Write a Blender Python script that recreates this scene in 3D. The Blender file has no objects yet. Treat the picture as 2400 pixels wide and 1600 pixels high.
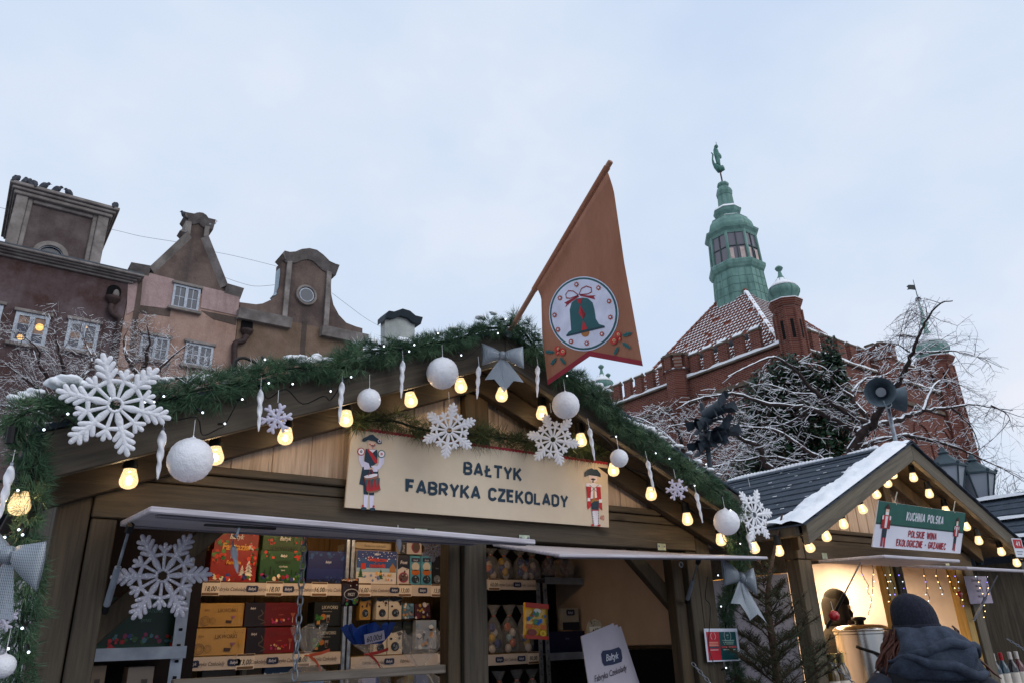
import bpy, math, random
from mathutils import Vector, Matrix, noise as mnoise
random.seed(7)
R = math.radians
scene = bpy.context.scene
col = scene.collection

# ------------------------------------------------------------------ camera
# World axes: X runs along the stall fronts (to the right, receding), Y goes
# away from the viewer into the stalls, Z is up. The viewer stands at 0,0.
FPX, CAM_H = 1730.0, 1.6
_p, _r, _a = R(21.9), R(-1.98), R(53.3)
fw = Vector((math.cos(_a), math.sin(_a), 0)); rt = Vector((math.sin(_a), -math.cos(_a), 0)); up = Vector((0, 0, 1))
c_f = fw*math.cos(_p) + up*math.sin(_p)
c_d = fw*math.sin(_p) - up*math.cos(_p)
c_x = rt*math.cos(_r) - c_d*math.sin(_r)
c_y = rt*math.sin(_r) + c_d*math.cos(_r)
cam_d = bpy.data.cameras.new('camera'); cam = bpy.data.objects.new('camera', cam_d); col.objects.link(cam)
cam_d.sensor_width = 36; cam_d.lens = 36*FPX/2400; cam_d.clip_end = 3000; cam_d.clip_start = .05
m = Matrix((c_x, -c_y, -c_f)).transposed().to_4x4(); m.translation = (0, 0, CAM_H)
cam.matrix_world = m
scene.camera = cam
EYE = Vector((0, 0, CAM_H))
def ray(u, v): return c_x*((u-1200)/FPX) + c_y*((v-800)/FPX) + c_f
def PY(u, v, y): r = ray(u, v); return EYE + r*(y/r.y)
def PX(u, v, x): r = ray(u, v); return EYE + r*(x/r.x)
def PT(u, v, t): return EYE + ray(u, v)*t

# ------------------------------------------------------------------ sky and light
w = bpy.data.worlds.new('World'); scene.world = w; w.use_nodes = True
nt = w.node_tree; nt.nodes.clear()
def N(t, **k):
    n = nt.nodes.new(t)
    for a, b in k.items(): setattr(n, a, b)
    return n
SUN_EL, SUN_AZ = R(32), R(-50)
sky = N('ShaderNodeTexSky', sky_type='NISHITA', sun_disc=False, sun_elevation=R(12), sun_rotation=SUN_AZ)
bg1 = N('ShaderNodeBackground'); bg1.inputs[1].default_value = .06
bg2 = N('ShaderNodeBackground'); bg2.inputs[1].default_value = 1.0
tc = N('ShaderNodeTexCoord'); mp = N('ShaderNodeMapping'); mp.inputs['Scale'].default_value = (1, 1, 1.6)
nz = N('ShaderNodeTexNoise'); nz.inputs['Scale'].default_value = 2.1; nz.inputs['Detail'].default_value = 5; nz.inputs['Roughness'].default_value = .5
cr = N('ShaderNodeValToRGB')
cr.color_ramp.elements[0].position = .34; cr.color_ramp.elements[0].color = (.66, .79, 1.0, 1)
cr.color_ramp.elements[1].position = .66; cr.color_ramp.elements[1].color = (.93, .95, 1.04, 1)
e = cr.color_ramp.elements.new(.5); e.color = (.77, .87, 1.03, 1)
mx = N('ShaderNodeMixShader'); mx.inputs[0].default_value = .9
out = N('ShaderNodeOutputWorld')
L = nt.links.new
L(tc.outputs['Generated'], mp.inputs[0]); L(mp.outputs[0], nz.inputs[0]); L(nz.outputs[0], cr.inputs[0]); L(cr.outputs[0], bg2.inputs[0])
L(sky.outputs[0], bg1.inputs[0]); L(bg1.outputs[0], mx.inputs[1]); L(bg2.outputs[0], mx.inputs[2]); L(mx.outputs[0], out.inputs[0])
sd = bpy.data.lights.new('sun', 'SUN'); sd.energy = .8; sd.angle = R(40); sd.color = (1, .96, .9)
so = bpy.data.objects.new('sun', sd); col.objects.link(so)
so.rotation_euler = (R(90)-SUN_EL, 0, R(20))
scene.view_settings.view_transform = 'Standard'; scene.view_settings.look = 'None'
scene.view_settings.exposure = 0; scene.view_settings.gamma = 1; scene.view_settings.use_curve_mapping = False
try:
    scene.cycles.max_bounces = 6; scene.cycles.diffuse_bounces = 3; scene.cycles.glossy_bounces = 3
    scene.cycles.transparent_max_bounces = 16; scene.cycles.transmission_bounces = 4
    scene.cycles.sample_clamp_indirect = 4; scene.cycles.caustics_reflective = False; scene.cycles.caustics_refractive = False
except Exception: pass

# ------------------------------------------------------------------ materials
def lin(c):
    if isinstance(c, str):
        c = c.lstrip('#'); c = tuple(int(c[i:i+2], 16)/255 for i in (0, 2, 4))
    return tuple((x/12.92 if x <= .04045 else ((x+.055)/1.055)**2.4) for x in c) + (1,)
class NT:
    def __init__(s, name):
        s.m = bpy.data.materials.new(name); s.m.use_nodes = True; s.t = s.m.node_tree
        s.b = s.t.nodes['Principled BSDF']; s.o = s.t.nodes['Material Output']
    def n(s, t, inp=None, **k):
        n = s.t.nodes.new(t)
        for a, b in k.items(): setattr(n, a, b)
        for a, b in (inp or {}).items():
            if isinstance(b, bpy.types.NodeSocket): s.t.links.new(b, n.inputs[a])
            else: n.inputs[a].default_value = b
        return n
    def l(s, a, b): s.t.links.new(a, b)
    def coord(s, scale=(1, 1, 1), kind='Object', loc=(0, 0, 0), rot=(0, 0, 0)):
        if kind == 'World': o = s.n('ShaderNodeNewGeometry').outputs['Position']
        else: o = s.n('ShaderNodeTexCoord').outputs[kind]
        return s.n('ShaderNodeMapping', {'Vector': o, 'Scale': scale, 'Location': loc, 'Rotation': rot}).outputs[0]
    def noise(s, vec, sc=5, det=4, rough=.55, out=0, dist=0):
        return s.n('ShaderNodeTexNoise', {'Vector': vec, 'Scale': sc, 'Detail': det, 'Roughness': rough, 'Distortion': dist}).outputs[out]
    def ramp(s, fac, stops):
        n = s.n('ShaderNodeValToRGB', {'Fac': fac}); r = n.color_ramp
        while len(r.elements) < len(stops): r.elements.new(.5)
        for e, (p, c) in zip(r.elements, stops): e.position = p; e.color = c if len(c) == 4 else tuple(c)+(1,)
        return n.outputs[0]
    def mix(s, fac, a, b, mode='MIX'):
        n = s.n('ShaderNodeMixRGB', {'Fac': fac, 'Color1': a, 'Color2': b}, blend_type=mode); return n.outputs[0]
    def math(s, op, a, b=0.0):
        return s.n('ShaderNodeMath', {0: a, 1: b}, operation=op).outputs[0]
    def bump(s, h, st=.3, dist=.01):
        n = s.n('ShaderNodeBump', {'Height': h, 'Strength': st, 'Distance': dist}); s.l(n.outputs[0], s.b.inputs['Normal'])
    def set(s, **k):
        for a, b in k.items():
            a = a.replace('_', ' ')
            if isinstance(b, bpy.types.NodeSocket): s.l(b, s.b.inputs[a])
            else: s.b.inputs[a].default_value = b
        return s.m
MATS = {}
def flat(c, rough=.6, var=.12, metal=0, name=None, spec=.3):
    k = (c, rough, var, metal)
    if k in MATS: return MATS[k]
    t = NT(name or 'print'); base = lin(c)
    v = t.noise(t.coord(), 14, 3)
    dk = tuple(x*(1-var) for x in base[:3])+(1,); lt = tuple(min(1, x*(1+var)) for x in base[:3])+(1,)
    MATS[k] = t.set(Base_Color=t.ramp(v, [(.3, dk), (.7, lt)]), Roughness=rough, Metallic=metal, Specular_IOR_Level=spec)
    return MATS[k]
def wood(name, dark, light, axis=0, rough=.62, scale=1.0, knots=True, bump=.6, tilt=0):
    t = NT(name); sc = [26, 26, 26]; sc[axis] = 1.5
    rnd = t.n('ShaderNodeObjectInfo').outputs['Random']
    off = t.n('ShaderNodeCombineXYZ', {0: t.math('MULTIPLY', rnd, 37), 1: t.math('MULTIPLY', rnd, 91), 2: t.math('MULTIPLY', rnd, 53)}).outputs[0]
    pos = t.n('ShaderNodeVectorMath', {0: t.n('ShaderNodeNewGeometry').outputs['Position'], 1: off}, operation='ADD').outputs[0]
    if tilt: pos = t.n('ShaderNodeMapping', {'Vector': pos, 'Rotation': (0, R(tilt), 0)}).outputs[0]
    v = t.n('ShaderNodeMapping', {'Vector': pos, 'Scale': [x*scale for x in sc]}).outputs[0]
    g = t.noise(v, 1.0, 6, .6, dist=1.3)
    big = t.noise(pos, 3.0, 3)
    fine = t.noise(v, 4.0, 3, .7)
    c = t.ramp(g, [(.28, lin(dark)), (.5, tuple((a+b)/2 for a, b in zip(lin(dark), lin(light)))), (.75, lin(light))])
    c = t.mix(t.math('MULTIPLY', big, .55), c, t.mix(.5, c, lin(dark)))
    c = t.mix(.38, c, t.ramp(fine, [(.3, (.35, .33, .31)), (.65, (1.1, 1.1, 1.1))]), 'MULTIPLY')
    if knots:
        ks = [5, 5, 5]; ks[axis] = 2.0
        vo = t.n('ShaderNodeTexVoronoi', {'Vector': t.n('ShaderNodeMapping', {'Vector': pos, 'Scale': ks}).outputs[0], 'Scale': 1.0}).outputs['Distance']
        k = t.ramp(vo, [(.05, (0, 0, 0)), (.13, (1, 1, 1))])
        c = t.mix(t.math('MULTIPLY', t.math('SUBTRACT', 1.0, k), .75), c, tuple(x*.35 for x in lin(dark)[:3])+(1,))
    t.bump(t.math('ADD', g, t.math('MULTIPLY', fine, .5)), bump, .004)
    return t.set(Base_Color=c, Roughness=rough, Specular_IOR_Level=.35)
def stucco(name, a, b, stain, sc=1.0, bump=.5, patch=None, grime=.6):
    t = NT(name); p = t.coord(kind='World')
    n1 = t.noise(p, .8*sc, 6, .68); n2 = t.noise(p, 14*sc, 4, .7); n3 = t.noise(t.coord((1.2, 1.2, .18), 'World'), 1.6*sc, 4, .6)
    c = t.ramp(n1, [(.38, lin(a)), (.6, lin(b))])
    c = t.mix(t.math('MULTIPLY', t.ramp(n3, [(.48, (0, 0, 0)), (.72, (1, 1, 1))]), grime), c, lin(stain))
    c = t.mix(.35, c, t.ramp(n2, [(.25, (.45, .45, .45)), (.75, (1.0, 1.0, 1.0))]), 'MULTIPLY')
    t.bump(n2, bump, .03)
    return t.set(Base_Color=c, Roughness=.92, Specular_IOR_Level=.15)
def brickmat(name, c1, c2, mortar):
    t = NT(name); g = t.n('ShaderNodeNewGeometry').outputs['Position']
    x = t.n('ShaderNodeSeparateXYZ', {0: g})
    uv = t.n('ShaderNodeCombineXYZ', {0: t.math('ADD', x.outputs[0], x.outputs[1]), 1: x.outputs[2]}).outputs[0]
    br = t.n('ShaderNodeTexBrick', {'Vector': uv, 'Color1': lin(c1), 'Color2': lin(c2), 'Mortar': lin(mortar), 'Scale': 1.0, 'Mortar Size': .011,
              'Brick Width': .29, 'Row Height': .092, 'Mortar Smooth': .3, 'Bias': -.1})
    n1 = t.noise(g, .5, 4); n2 = t.noise(g, 30, 3)
    c = t.mix(.45, br.outputs[0], t.ramp(n1, [(.3, (.42, .4, .42)), (.7, (1.1, 1.0, 1.0))]), 'MULTIPLY')
    c = t.mix(.3, c, t.ramp(n2, [(.3, (.5, .5, .5)), (.7, (1, 1, 1))]), 'MULTIPLY')
    t.bump(t.math('SUBTRACT', t.math('MULTIPLY', n2, .4), br.outputs[1]), .6, .03)
    return t.set(Base_Color=c, Roughness=.88, Specular_IOR_Level=.2)
def mottled(name, stops, sc=6, rough=.7, bump=.25, bd=.004, metal=0, kind='World', stretch=(1, 1, 1), spec=.35):
    t = NT(name); p = t.coord(stretch, kind); n1 = t.noise(p, sc, 5, .6)
    t.bump(t.noise(p, sc*5, 3), bump, bd)
    return t.set(Base_Color=t.ramp(n1, [(q, lin(c)) for q, c in stops]), Roughness=rough, Metallic=metal, Specular_IOR_Level=spec)
def emit(name, color, strength):
    t = NT(name); return t.set(Base_Color=(0, 0, 0, 1), Emission_Color=tuple(color)+(1,), Emission_Strength=strength, Roughness=.3)

WD_H = wood('stained_wood_along', '#332d25', '#635746', 0)
WD_V = wood('stained_wood_upright', '#2f2a23', '#5a4f40', 2)
WD_R = wood('stained_wood_rafter', '#332d26', '#605546', 0, scale=.8, tilt=22); WD_R2 = wood('stained_wood_rafter_falling', '#332d26', '#605546', 0, scale=.8, tilt=-22)
WD_IN = wood('inner_wood', '#2e261c', '#5a4a34', 2)
RAFT = wood('dark_rafter', '#1f1a13', '#40352a', 0)
WD_Y = wood('yellow_pine', '#9a7a3c', '#c9a664', 2)
PLANK = wood('gable_plank', '#bba38f', '#e6d4c4', 2, rough=.7, bump=.2)
SHUT = wood('white_shutter', '#b3abb2', '#dedae4', 0, rough=.55, bump=.2, knots=False)
SNOW = mottled('snow', [(.2, '#e9eef7'), (.8, '#ffffff')], 9, .75, .5, .012)
def mk_glitter(name, base, amt=.5, sc=900, metal=0):
    t = NT(name); p = t.coord(kind='World')
    vo = t.n('ShaderNodeTexVoronoi', {'Vector': p, 'Scale': sc*.35})
    spark = t.ramp(t.n('ShaderNodeSeparateColor', {0: vo.outputs['Color']}).outputs[0], [(.86, (0, 0, 0)), (.93, (1, 1, 1))])
    t.bump(t.noise(p, sc*.2, 2), .8, .003)
    c = t.mix(t.math('MULTIPLY', t.noise(p, sc*.12, 2), .2), lin(base), tuple(x*.55 for x in lin(base)[:3])+(1,))
    c = t.mix(t.math('MULTIPLY', spark, amt), c, (1, 1, 1, 1))
    return t.set(Base_Color=c, Roughness=t.mix(spark, (.5, .5, .5, 1), (.1, .1, .1, 1)), Metallic=metal, Specular_IOR_Level=.7)
GLIT = mk_glitter('white_glitter', '#f4f4fa'); SILVG = mk_glitter('silver_glitter', '#b4b1bf', .7, metal=.1)
PLUSH = mottled('white_plush', [(.3, '#d8d4ee'), (.7, '#f2eefc')], 60, .95, .9, .006)
ICEM = mottled('white_plastic', [(.3, '#e2e2ea'), (.7, '#f6f6fa')], 20, .3, .1, .002)
BLK = flat('#0f1012', .55, .2, name='black_rubber')
GALV = mottled('galvanised_steel', [(.3, '#6d737c'), (.7, '#a3abb5')], 25, .38, .1, .002, .7)
GREYM = mottled('grey_metal', [(.3, '#7d8694'), (.7, '#a7b0bd')], 8, .4, .05, .002, .3)
ZINC = mottled('zinc_hinge', [(.3, '#8f9a86'), (.7, '#c3ccb8')], 30, .35, .1, .001, .6)
def mk_copper():
    t = NT('verdigris_copper'); p = t.coord(kind='World'); a = t.noise(p, .9, 5, .65); s = t.noise(t.coord((3, 3, .25), 'World'), 1.3, 4)
    c = t.ramp(a, [(.25, lin('#587670')), (.5, lin('#71958c')), (.75, lin('#8dada5'))])
    c = t.mix(t.math('MULTIPLY', t.ramp(s, [(.5, (0, 0, 0)), (.75, (1, 1, 1))]), .55), c, lin('#35544c'))
    t.bump(t.noise(p, 8, 3), .25, .02)
    return t.set(Base_Color=c, Roughness=.7, Specular_IOR_Level=.3)
COPPER = mk_copper()
BRICK = brickmat('red_brick', '#703c32', '#875141', '#937f75')
BSTONE = mottled('brown_sandstone', [(.3, '#4a4038'), (.7, '#7a6c5e')], 3, .9, .5, .02)
def mk_needle(name, cols):
    t = NT(name); p = t.coord(kind='World'); n1 = t.noise(p, 11, 3); n2 = t.noise(p, 160, 2)
    c = t.ramp(n1, [(q, lin(c)) for q, c in cols])
    c = t.mix(.5, c, t.ramp(n2, [(.3, (.45, .45, .4)), (.7, (1.25, 1.25, 1.1))]), 'MULTIPLY')
    return t.set(Base_Color=c, Roughness=.5, Specular_IOR_Level=.35)
NEEDLE = mk_needle('pine_needle', [(.25, '#2f4a38'), (.5, '#46664d'), (.75, '#6c8a66')])
def mk_bow():
    t = NT('silver_mesh_fabric'); p = t.n('ShaderNodeNewGeometry').outputs['Position']
    x = t.n('ShaderNodeSeparateXYZ', {0: p})
    wv = t.math('ABSOLUTE', t.math('SINE', t.math('MULTIPLY', x.outputs[0], 800))); wh = t.math('ABSOLUTE', t.math('SINE', t.math('MULTIPLY', x.outputs[2], 800)))
    h = t.math('MULTIPLY', wv, wh)
    c = t.ramp(h, [(.1, lin('#a3abb4')), (.8, lin('#5d666f'))])
    t.bump(h, -.6, .002)
    t.set(Base_Color=c, Roughness=.45, Metallic=.35)
    tr = t.n('ShaderNodeBsdfTransparent')
    mxs = t.n('ShaderNodeMixShader', {0: t.math('MULTIPLY', t.ramp(h, [(.55, (0, 0, 0)), (.8, (1, 1, 1))]), .45)})
    t.l(t.b.outputs[0], mxs.inputs[1]); t.l(tr.outputs[0], mxs.inputs[2]); t.l(mxs.outputs[0], t.o.inputs[0])
    return t.m
BOWM = mk_bow()
def mk_bulb():
    t = NT('warm_bulb_glass'); p = t.coord(kind='Object')
    vo = t.n('ShaderNodeTexVoronoi', {'Vector': p, 'Scale': 210}, feature='DISTANCE_TO_EDGE').outputs[0]
    c = t.ramp(vo, [(.02, (.62, .34, .12)), (.09, (.95, .62, .30)), (.3, (1.0, .78, .48))])
    em = t.n('ShaderNodeEmission', {0: c, 1: 2.0}); tr = t.n('ShaderNodeBsdfTransparent', {0: (1, .95, .85, 1)})
    gl = t.n('ShaderNodeBsdfGlossy', {'Roughness': .1})
    m1 = t.n('ShaderNodeMixShader', {0: .66}); t.l(tr.outputs[0], m1.inputs[1]); t.l(em.outputs[0], m1.inputs[2])
    m2 = t.n('ShaderNodeMixShader', {0: .05}); t.l(m1.outputs[0], m2.inputs[1]); t.l(gl.outputs[0], m2.inputs[2])
    t.l(m2.outputs[0], t.o.inputs[0]); return t.m
BULBM = mk_bulb()
LEDM = emit('white_led', (.75, .88, 1.0), 3.5); LEDW = emit('warm_led', (1.0, .62, .22), 6.0); LEDB = emit('blue_led', (.15, .12, 1.0), 5.0)
GLASS = NT('dark_window_glass').set(Base_Color=lin('#3a4252'), Roughness=.15, Specular_IOR_Level=.4)
def mk_cello():
    t = NT('cellophane'); p = t.coord(kind='World'); t.bump(t.noise(p, 55, 3, .6, dist=1.5), 1.0, .02)
    t.set(Base_Color=(.85, .85, .85, 1), Roughness=.07, Specular_IOR_Level=1.0)
    tr = t.n('ShaderNodeBsdfTransparent', {0: (.96, .96, .96, 1)})
    mxs = t.n('ShaderNodeMixShader', {0: .17}); t.l(tr.outputs[0], mxs.inputs[1]); t.l(t.b.outputs[0], mxs.inputs[2]); t.l(mxs.outputs[0], t.o.inputs[0])
    return t.m
CELLO = mk_cello()

# ------------------------------------------------------------------ mesh helpers
class MB:
    def __init__(s): s.v = []; s.f = []; s.mi = []; s.uv = None
    def add(s, vs, fs, mi=0):
        b = len(s.v); s.v += [Vector(q) for q in vs]; s.f += [tuple(i+b for i in q) for q in fs]; s.mi += [mi]*len(fs); return s
    def box(s, x0, x1, y0, y1, z0, z1, mi=0):
        return s.add([(x0,y0,z0),(x1,y0,z0),(x1,y1,z0),(x0,y1,z0),(x0,y0,z1),(x1,y0,z1),(x1,y1,z1),(x0,y1,z1)],
                     [(0,3,2,1),(4,5,6,7),(0,1,5,4),(1,2,6,5),(2,3,7,6),(3,0,4,7)], mi)
    def prism(s, pts, off, mi=0):
        # pts: 3D polygon, off: extrusion vector
        n = len(pts); off = Vector(off); a = [Vector(p) for p in pts]
        return s.add(a+[p+off for p in a], [tuple(range(n))[::-1], tuple(range(n, 2*n))]+[(i, (i+1) % n, n+(i+1) % n, n+i) for i in range(n)], mi)
    def beam(s, a, b, wd, ht, upv=(0, 0, 1), mi=0):
        a = Vector(a); b = Vector(b); d = (b-a).normalized(); sd = d.cross(Vector(upv)).normalized(); u2 = sd.cross(d)
        q = [sd*(wd/2*i)+u2*(ht/2*j) for i, j in ((-1,-1),(1,-1),(1,1),(-1,1))]
        return s.prism([a+k for k in q], b-a, mi)
    def tube(s, pts, rad, seg=6, mi=0, cap=True):
        pts = [Vector(p) for p in pts]; n = len(pts)
        if not hasattr(rad, '__len__'): rad = [rad]*n
        vs = []; prev = None
        for i, p in enumerate(pts):
            d = (pts[min(i+1, n-1)]-pts[max(i-1, 0)])
            d = d.normalized() if d.length > 1e-9 else Vector((0, 0, 1))
            if prev is None: ux = d.orthogonal().normalized()
            else:
                ux = prev - d*prev.dot(d); ux = ux.normalized() if ux.length > 1e-6 else d.orthogonal().normalized()
            prev = ux; uy = d.cross(ux)
            for k in range(seg):
                t = 2*math.pi*k/seg; vs.append(p+(ux*math.cos(t)+uy*math.sin(t))*rad[i])
        fs = [(i*seg+k, i*seg+(k+1) % seg, (i+1)*seg+(k+1) % seg, (i+1)*seg+k) for i in range(n-1) for k in range(seg)]
        if cap: fs += [tuple(range(seg))[::-1], tuple((n-1)*seg+k for k in range(seg))]
        return s.add(vs, fs, mi)
    def lathe(s, prof, o=(0, 0, 0), seg=16, ax=None, mi=0, ph=0):
        # prof: list (r, h) along axis ax (default Z)
        o = Vector(o); az = Vector(ax or (0, 0, 1)).normalized(); ux = az.orthogonal().normalized() if ax else Vector((1, 0, 0)); uy = az.cross(ux)
        vs = [o+az*h+(ux*math.cos(2*math.pi*k/seg+ph)+uy*math.sin(2*math.pi*k/seg+ph))*r for r, h in prof for k in range(seg)]
        n = len(prof); fs = [(i*seg+k, i*seg+(k+1) % seg, (i+1)*seg+(k+1) % seg, (i+1)*seg+k) for i in range(n-1) for k in range(seg)]
        fs += [tuple(range(seg))[::-1], tuple((n-1)*seg+k for k in range(seg))]
        return s.add(vs, fs, mi)
    def ball(s, o, r, seg=12, rings=8, sc=(1, 1, 1), mi=0):
        b = len(s.v)
        s.lathe([(r*math.sin(math.pi*i/rings)+1e-5, -r*math.cos(math.pi*i/rings)) for i in range(rings+1)], (0, 0, 0), seg, mi=mi)
        for i in range(b, len(s.v)): q = s.v[i]; s.v[i] = Vector((q.x*sc[0], q.y*sc[1], q.z*sc[2]))+Vector(o)
        return s
    def xf(s, mat):
        s.v = [mat @ q for q in s.v]; return s
    def build(s, name, mat, parent=None, smooth=False, bevel=0, uvs=None):
        me = bpy.data.meshes.new(name)
        off = Vector(parent.get('_o', (0, 0, 0))) if parent else Vector((0, 0, 0))
        base = off
        if parent is None and s.v:
            xs = [q.x for q in s.v]; ys = [q.y for q in s.v]; zs = [q.z for q in s.v]
            base = Vector(((min(xs)+max(xs))/2, (min(ys)+max(ys))/2, min(zs)))
        me.from_pydata([q-base for q in s.v], [], s.f); me.update()
        for q in (mat if isinstance(mat, (list, tuple)) else [mat]): me.materials.append(q)
        if any(s.mi): me.polygons.foreach_set('material_index', s.mi)
        if smooth: me.polygons.foreach_set('use_smooth', [True]*len(me.polygons))
        o = bpy.data.objects.new(name, me); col.objects.link(o)
        if parent: o.parent = parent; o['_o'] = tuple(off)
        else: o.location = base; o['_o'] = tuple(base)
        if smooth == 'auto':
            md = o.modifiers.new('smooth', 'EDGE_SPLIT'); md.split_angle = R(35)
        if bevel:
            md = o.modifiers.new('bevel', 'BEVEL'); md.width = bevel; md.segments = 1; md.limit_method = 'ANGLE'
        return o
def tag(o, label=None, cat=None, group=None, kind=None):
    if label: o['label'] = label
    if cat: o['category'] = cat
    if group: o['group'] = group
    if kind: o['kind'] = kind
    return o
def thing(name, label, cat, loc=(0, 0, 0), group=None):
    o = bpy.data.objects.new(name, None); o.empty_display_size = .05; col.objects.link(o); o.location = loc; o['_o'] = tuple(loc)
    return tag(o, label, cat, group)
def copy_tree(o, parent=None):
    c = o.copy(); col.objects.link(c)
    if parent: c.parent = parent
    for ch in o.children: copy_tree(ch, c)
    return c
def smoothpath(pts, n=8):
    # Catmull-Rom
    P = [Vector(p) for p in pts]; P = [P[0]*2-P[1]]+P+[P[-1]*2-P[-2]]; o = []
    for i in range(1, len(P)-2):
        for k in range(n):
            t = k/n; a, b, c, d = P[i-1], P[i], P[i+1], P[i+2]
            o.append(.5*((2*b)+(c-a)*t+(2*a-5*b+4*c-d)*t*t+(3*b-a-3*c+d)*t**3))
    o.append(P[-2]); return o
def jit(a): return random.uniform(-a, a)

# ------------------------------------------------------------------ flat print
class Panel:
    """A flat sheet: origin o at lower left, ex to the right, ey up (unit vectors), nrm outwards; coordinates in metres."""
    def __init__(s, o, ex, ey):
        s.o = Vector(o); s.x = Vector(ex).normalized(); s.y = Vector(ey); s.y = (s.y-s.x*s.y.dot(s.x)).normalized(); s.n = s.x.cross(s.y)
        s.layers = {}
    def pt(s, x, y, h=0): return s.o+s.x*x+s.y*y+s.n*h
    def poly(s, pts, c, lay=1, gap=.0008):
        s.layers.setdefault(c, MB()).add([s.pt(x, y, lay*gap) for x, y in pts], [tuple(range(len(pts)))])
    def rect(s, x0, y0, x1, y1, c, lay=1): s.poly([(x0, y0), (x1, y0), (x1, y1), (x0, y1)], c, lay)
    def ell(s, cx, cy, rx, ry, c, lay=1, n=20, a0=0, a1=2*math.pi): s.poly([(cx+rx*math.cos(a0+(a1-a0)*k/n), cy+ry*math.sin(a0+(a1-a0)*k/n)) for k in range(n+(a1-a0 < 6))], c, lay)
    def ring(s, cx, cy, r0, r1, c, lay=1, n=32, ys=1):
        m = s.layers.setdefault(c, MB())
        vs = [s.pt(cx+r*math.cos(2*math.pi*k/n), cy+r*ys*math.sin(2*math.pi*k/n), lay*.0008) for r in (r0, r1) for k in range(n)]
        m.add(vs, [(k, n+k, n+(k+1) % n, (k+1) % n) for k in range(n)])
    def stroke(s, pts, wd, c, lay=1):
        m = s.layers.setdefault(c, MB()); n = len(pts); L = []; Rr = []
        for i, (x, y) in enumerate(pts):
            a = Vector(pts[max(i-1, 0)]); b = Vector(pts[min(i+1, n-1)]); d = b-a
            if d.length < 1e-9: d = Vector((1, 0))
            d.normalize()
            k = 1.0
            if 0 < i < n-1:
                d1 = (Vector(pts[i])-a); 
                if d1.length > 1e-9: k = 1/max(.5, d1.normalized().dot(d))
            nx = Vector((-d.y, d.x))*wd/2*k
            L.append(s.pt(x+nx.x, y+nx.y, lay*.0008)); Rr.append(s.pt(x-nx.x, y-nx.y, lay*.0008))
        m.add(L+Rr, [(i, n+i, n+i+1, i+1) for i in range(n-1)])
    def text(s, body, x, y, size, c, lay=2, xs=1.0, shear=0, bold=0, align='LEFT', rot=0):
        vs, fs, wd = text_mesh(body, shear, bold); k = size
        x0 = x-(wd*k*xs*{'LEFT': 0, 'CENTER': .5, 'RIGHT': 1}[align] if not rot else 0)
        m = s.layers.setdefault(c, MB()); cr, sr = math.cos(rot), math.sin(rot)
        m.add([s.pt(x0+(a*k*xs)*cr-b*k*sr, y+(a*k*xs)*sr+b*k*cr, lay*.0008) for a, b in vs], fs)
    def caps(s, body, x, y, h, c, lay=2, wd=.17, ws=1.0, align='CENTER', gap=.2):
        # condensed sans capitals drawn as strokes
        tot = sum((GL[ch][0]*ws+gap)*h for ch in body)-gap*h
        cx = x-tot*{'LEFT': 0, 'CENTER': .5, 'RIGHT': 1}[align]
        for ch in body:
            gw, st = GL[ch]
            for qi, q in enumerate(st): s.stroke([(cx+px*ws*h, y+(py*(1-wd)+wd/2)*h) for px, py in q], wd*h, c, lay+qi*.12)
            cx += (gw*ws+gap)*h
    def build(s, name, parent, rough=.55):
        # one mesh for all print of this sheet
        a = MB(); ms = []
        for i, (c, mbx) in enumerate(s.layers.items()):
            a.add(mbx.v, mbx.f, i); ms.append(c if isinstance(c, bpy.types.Material) else flat(c, rough))
        if a.v: o_ = a.build(name, ms, parent); o_['kind'] = 'stuff'; return o_
def _arc(cx, cy, rx, ry, a0, a1, n=8): return [(cx+rx*math.cos(R(a0+(a1-a0)*k/n)), cy+ry*math.sin(R(a0+(a1-a0)*k/n))) for k in range(n+1)]
_O = _arc(.22, .72, .22, .28, 0, 180)+_arc(.22, .28, .22, .28, 180, 360)+[(.44, .72)]
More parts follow.
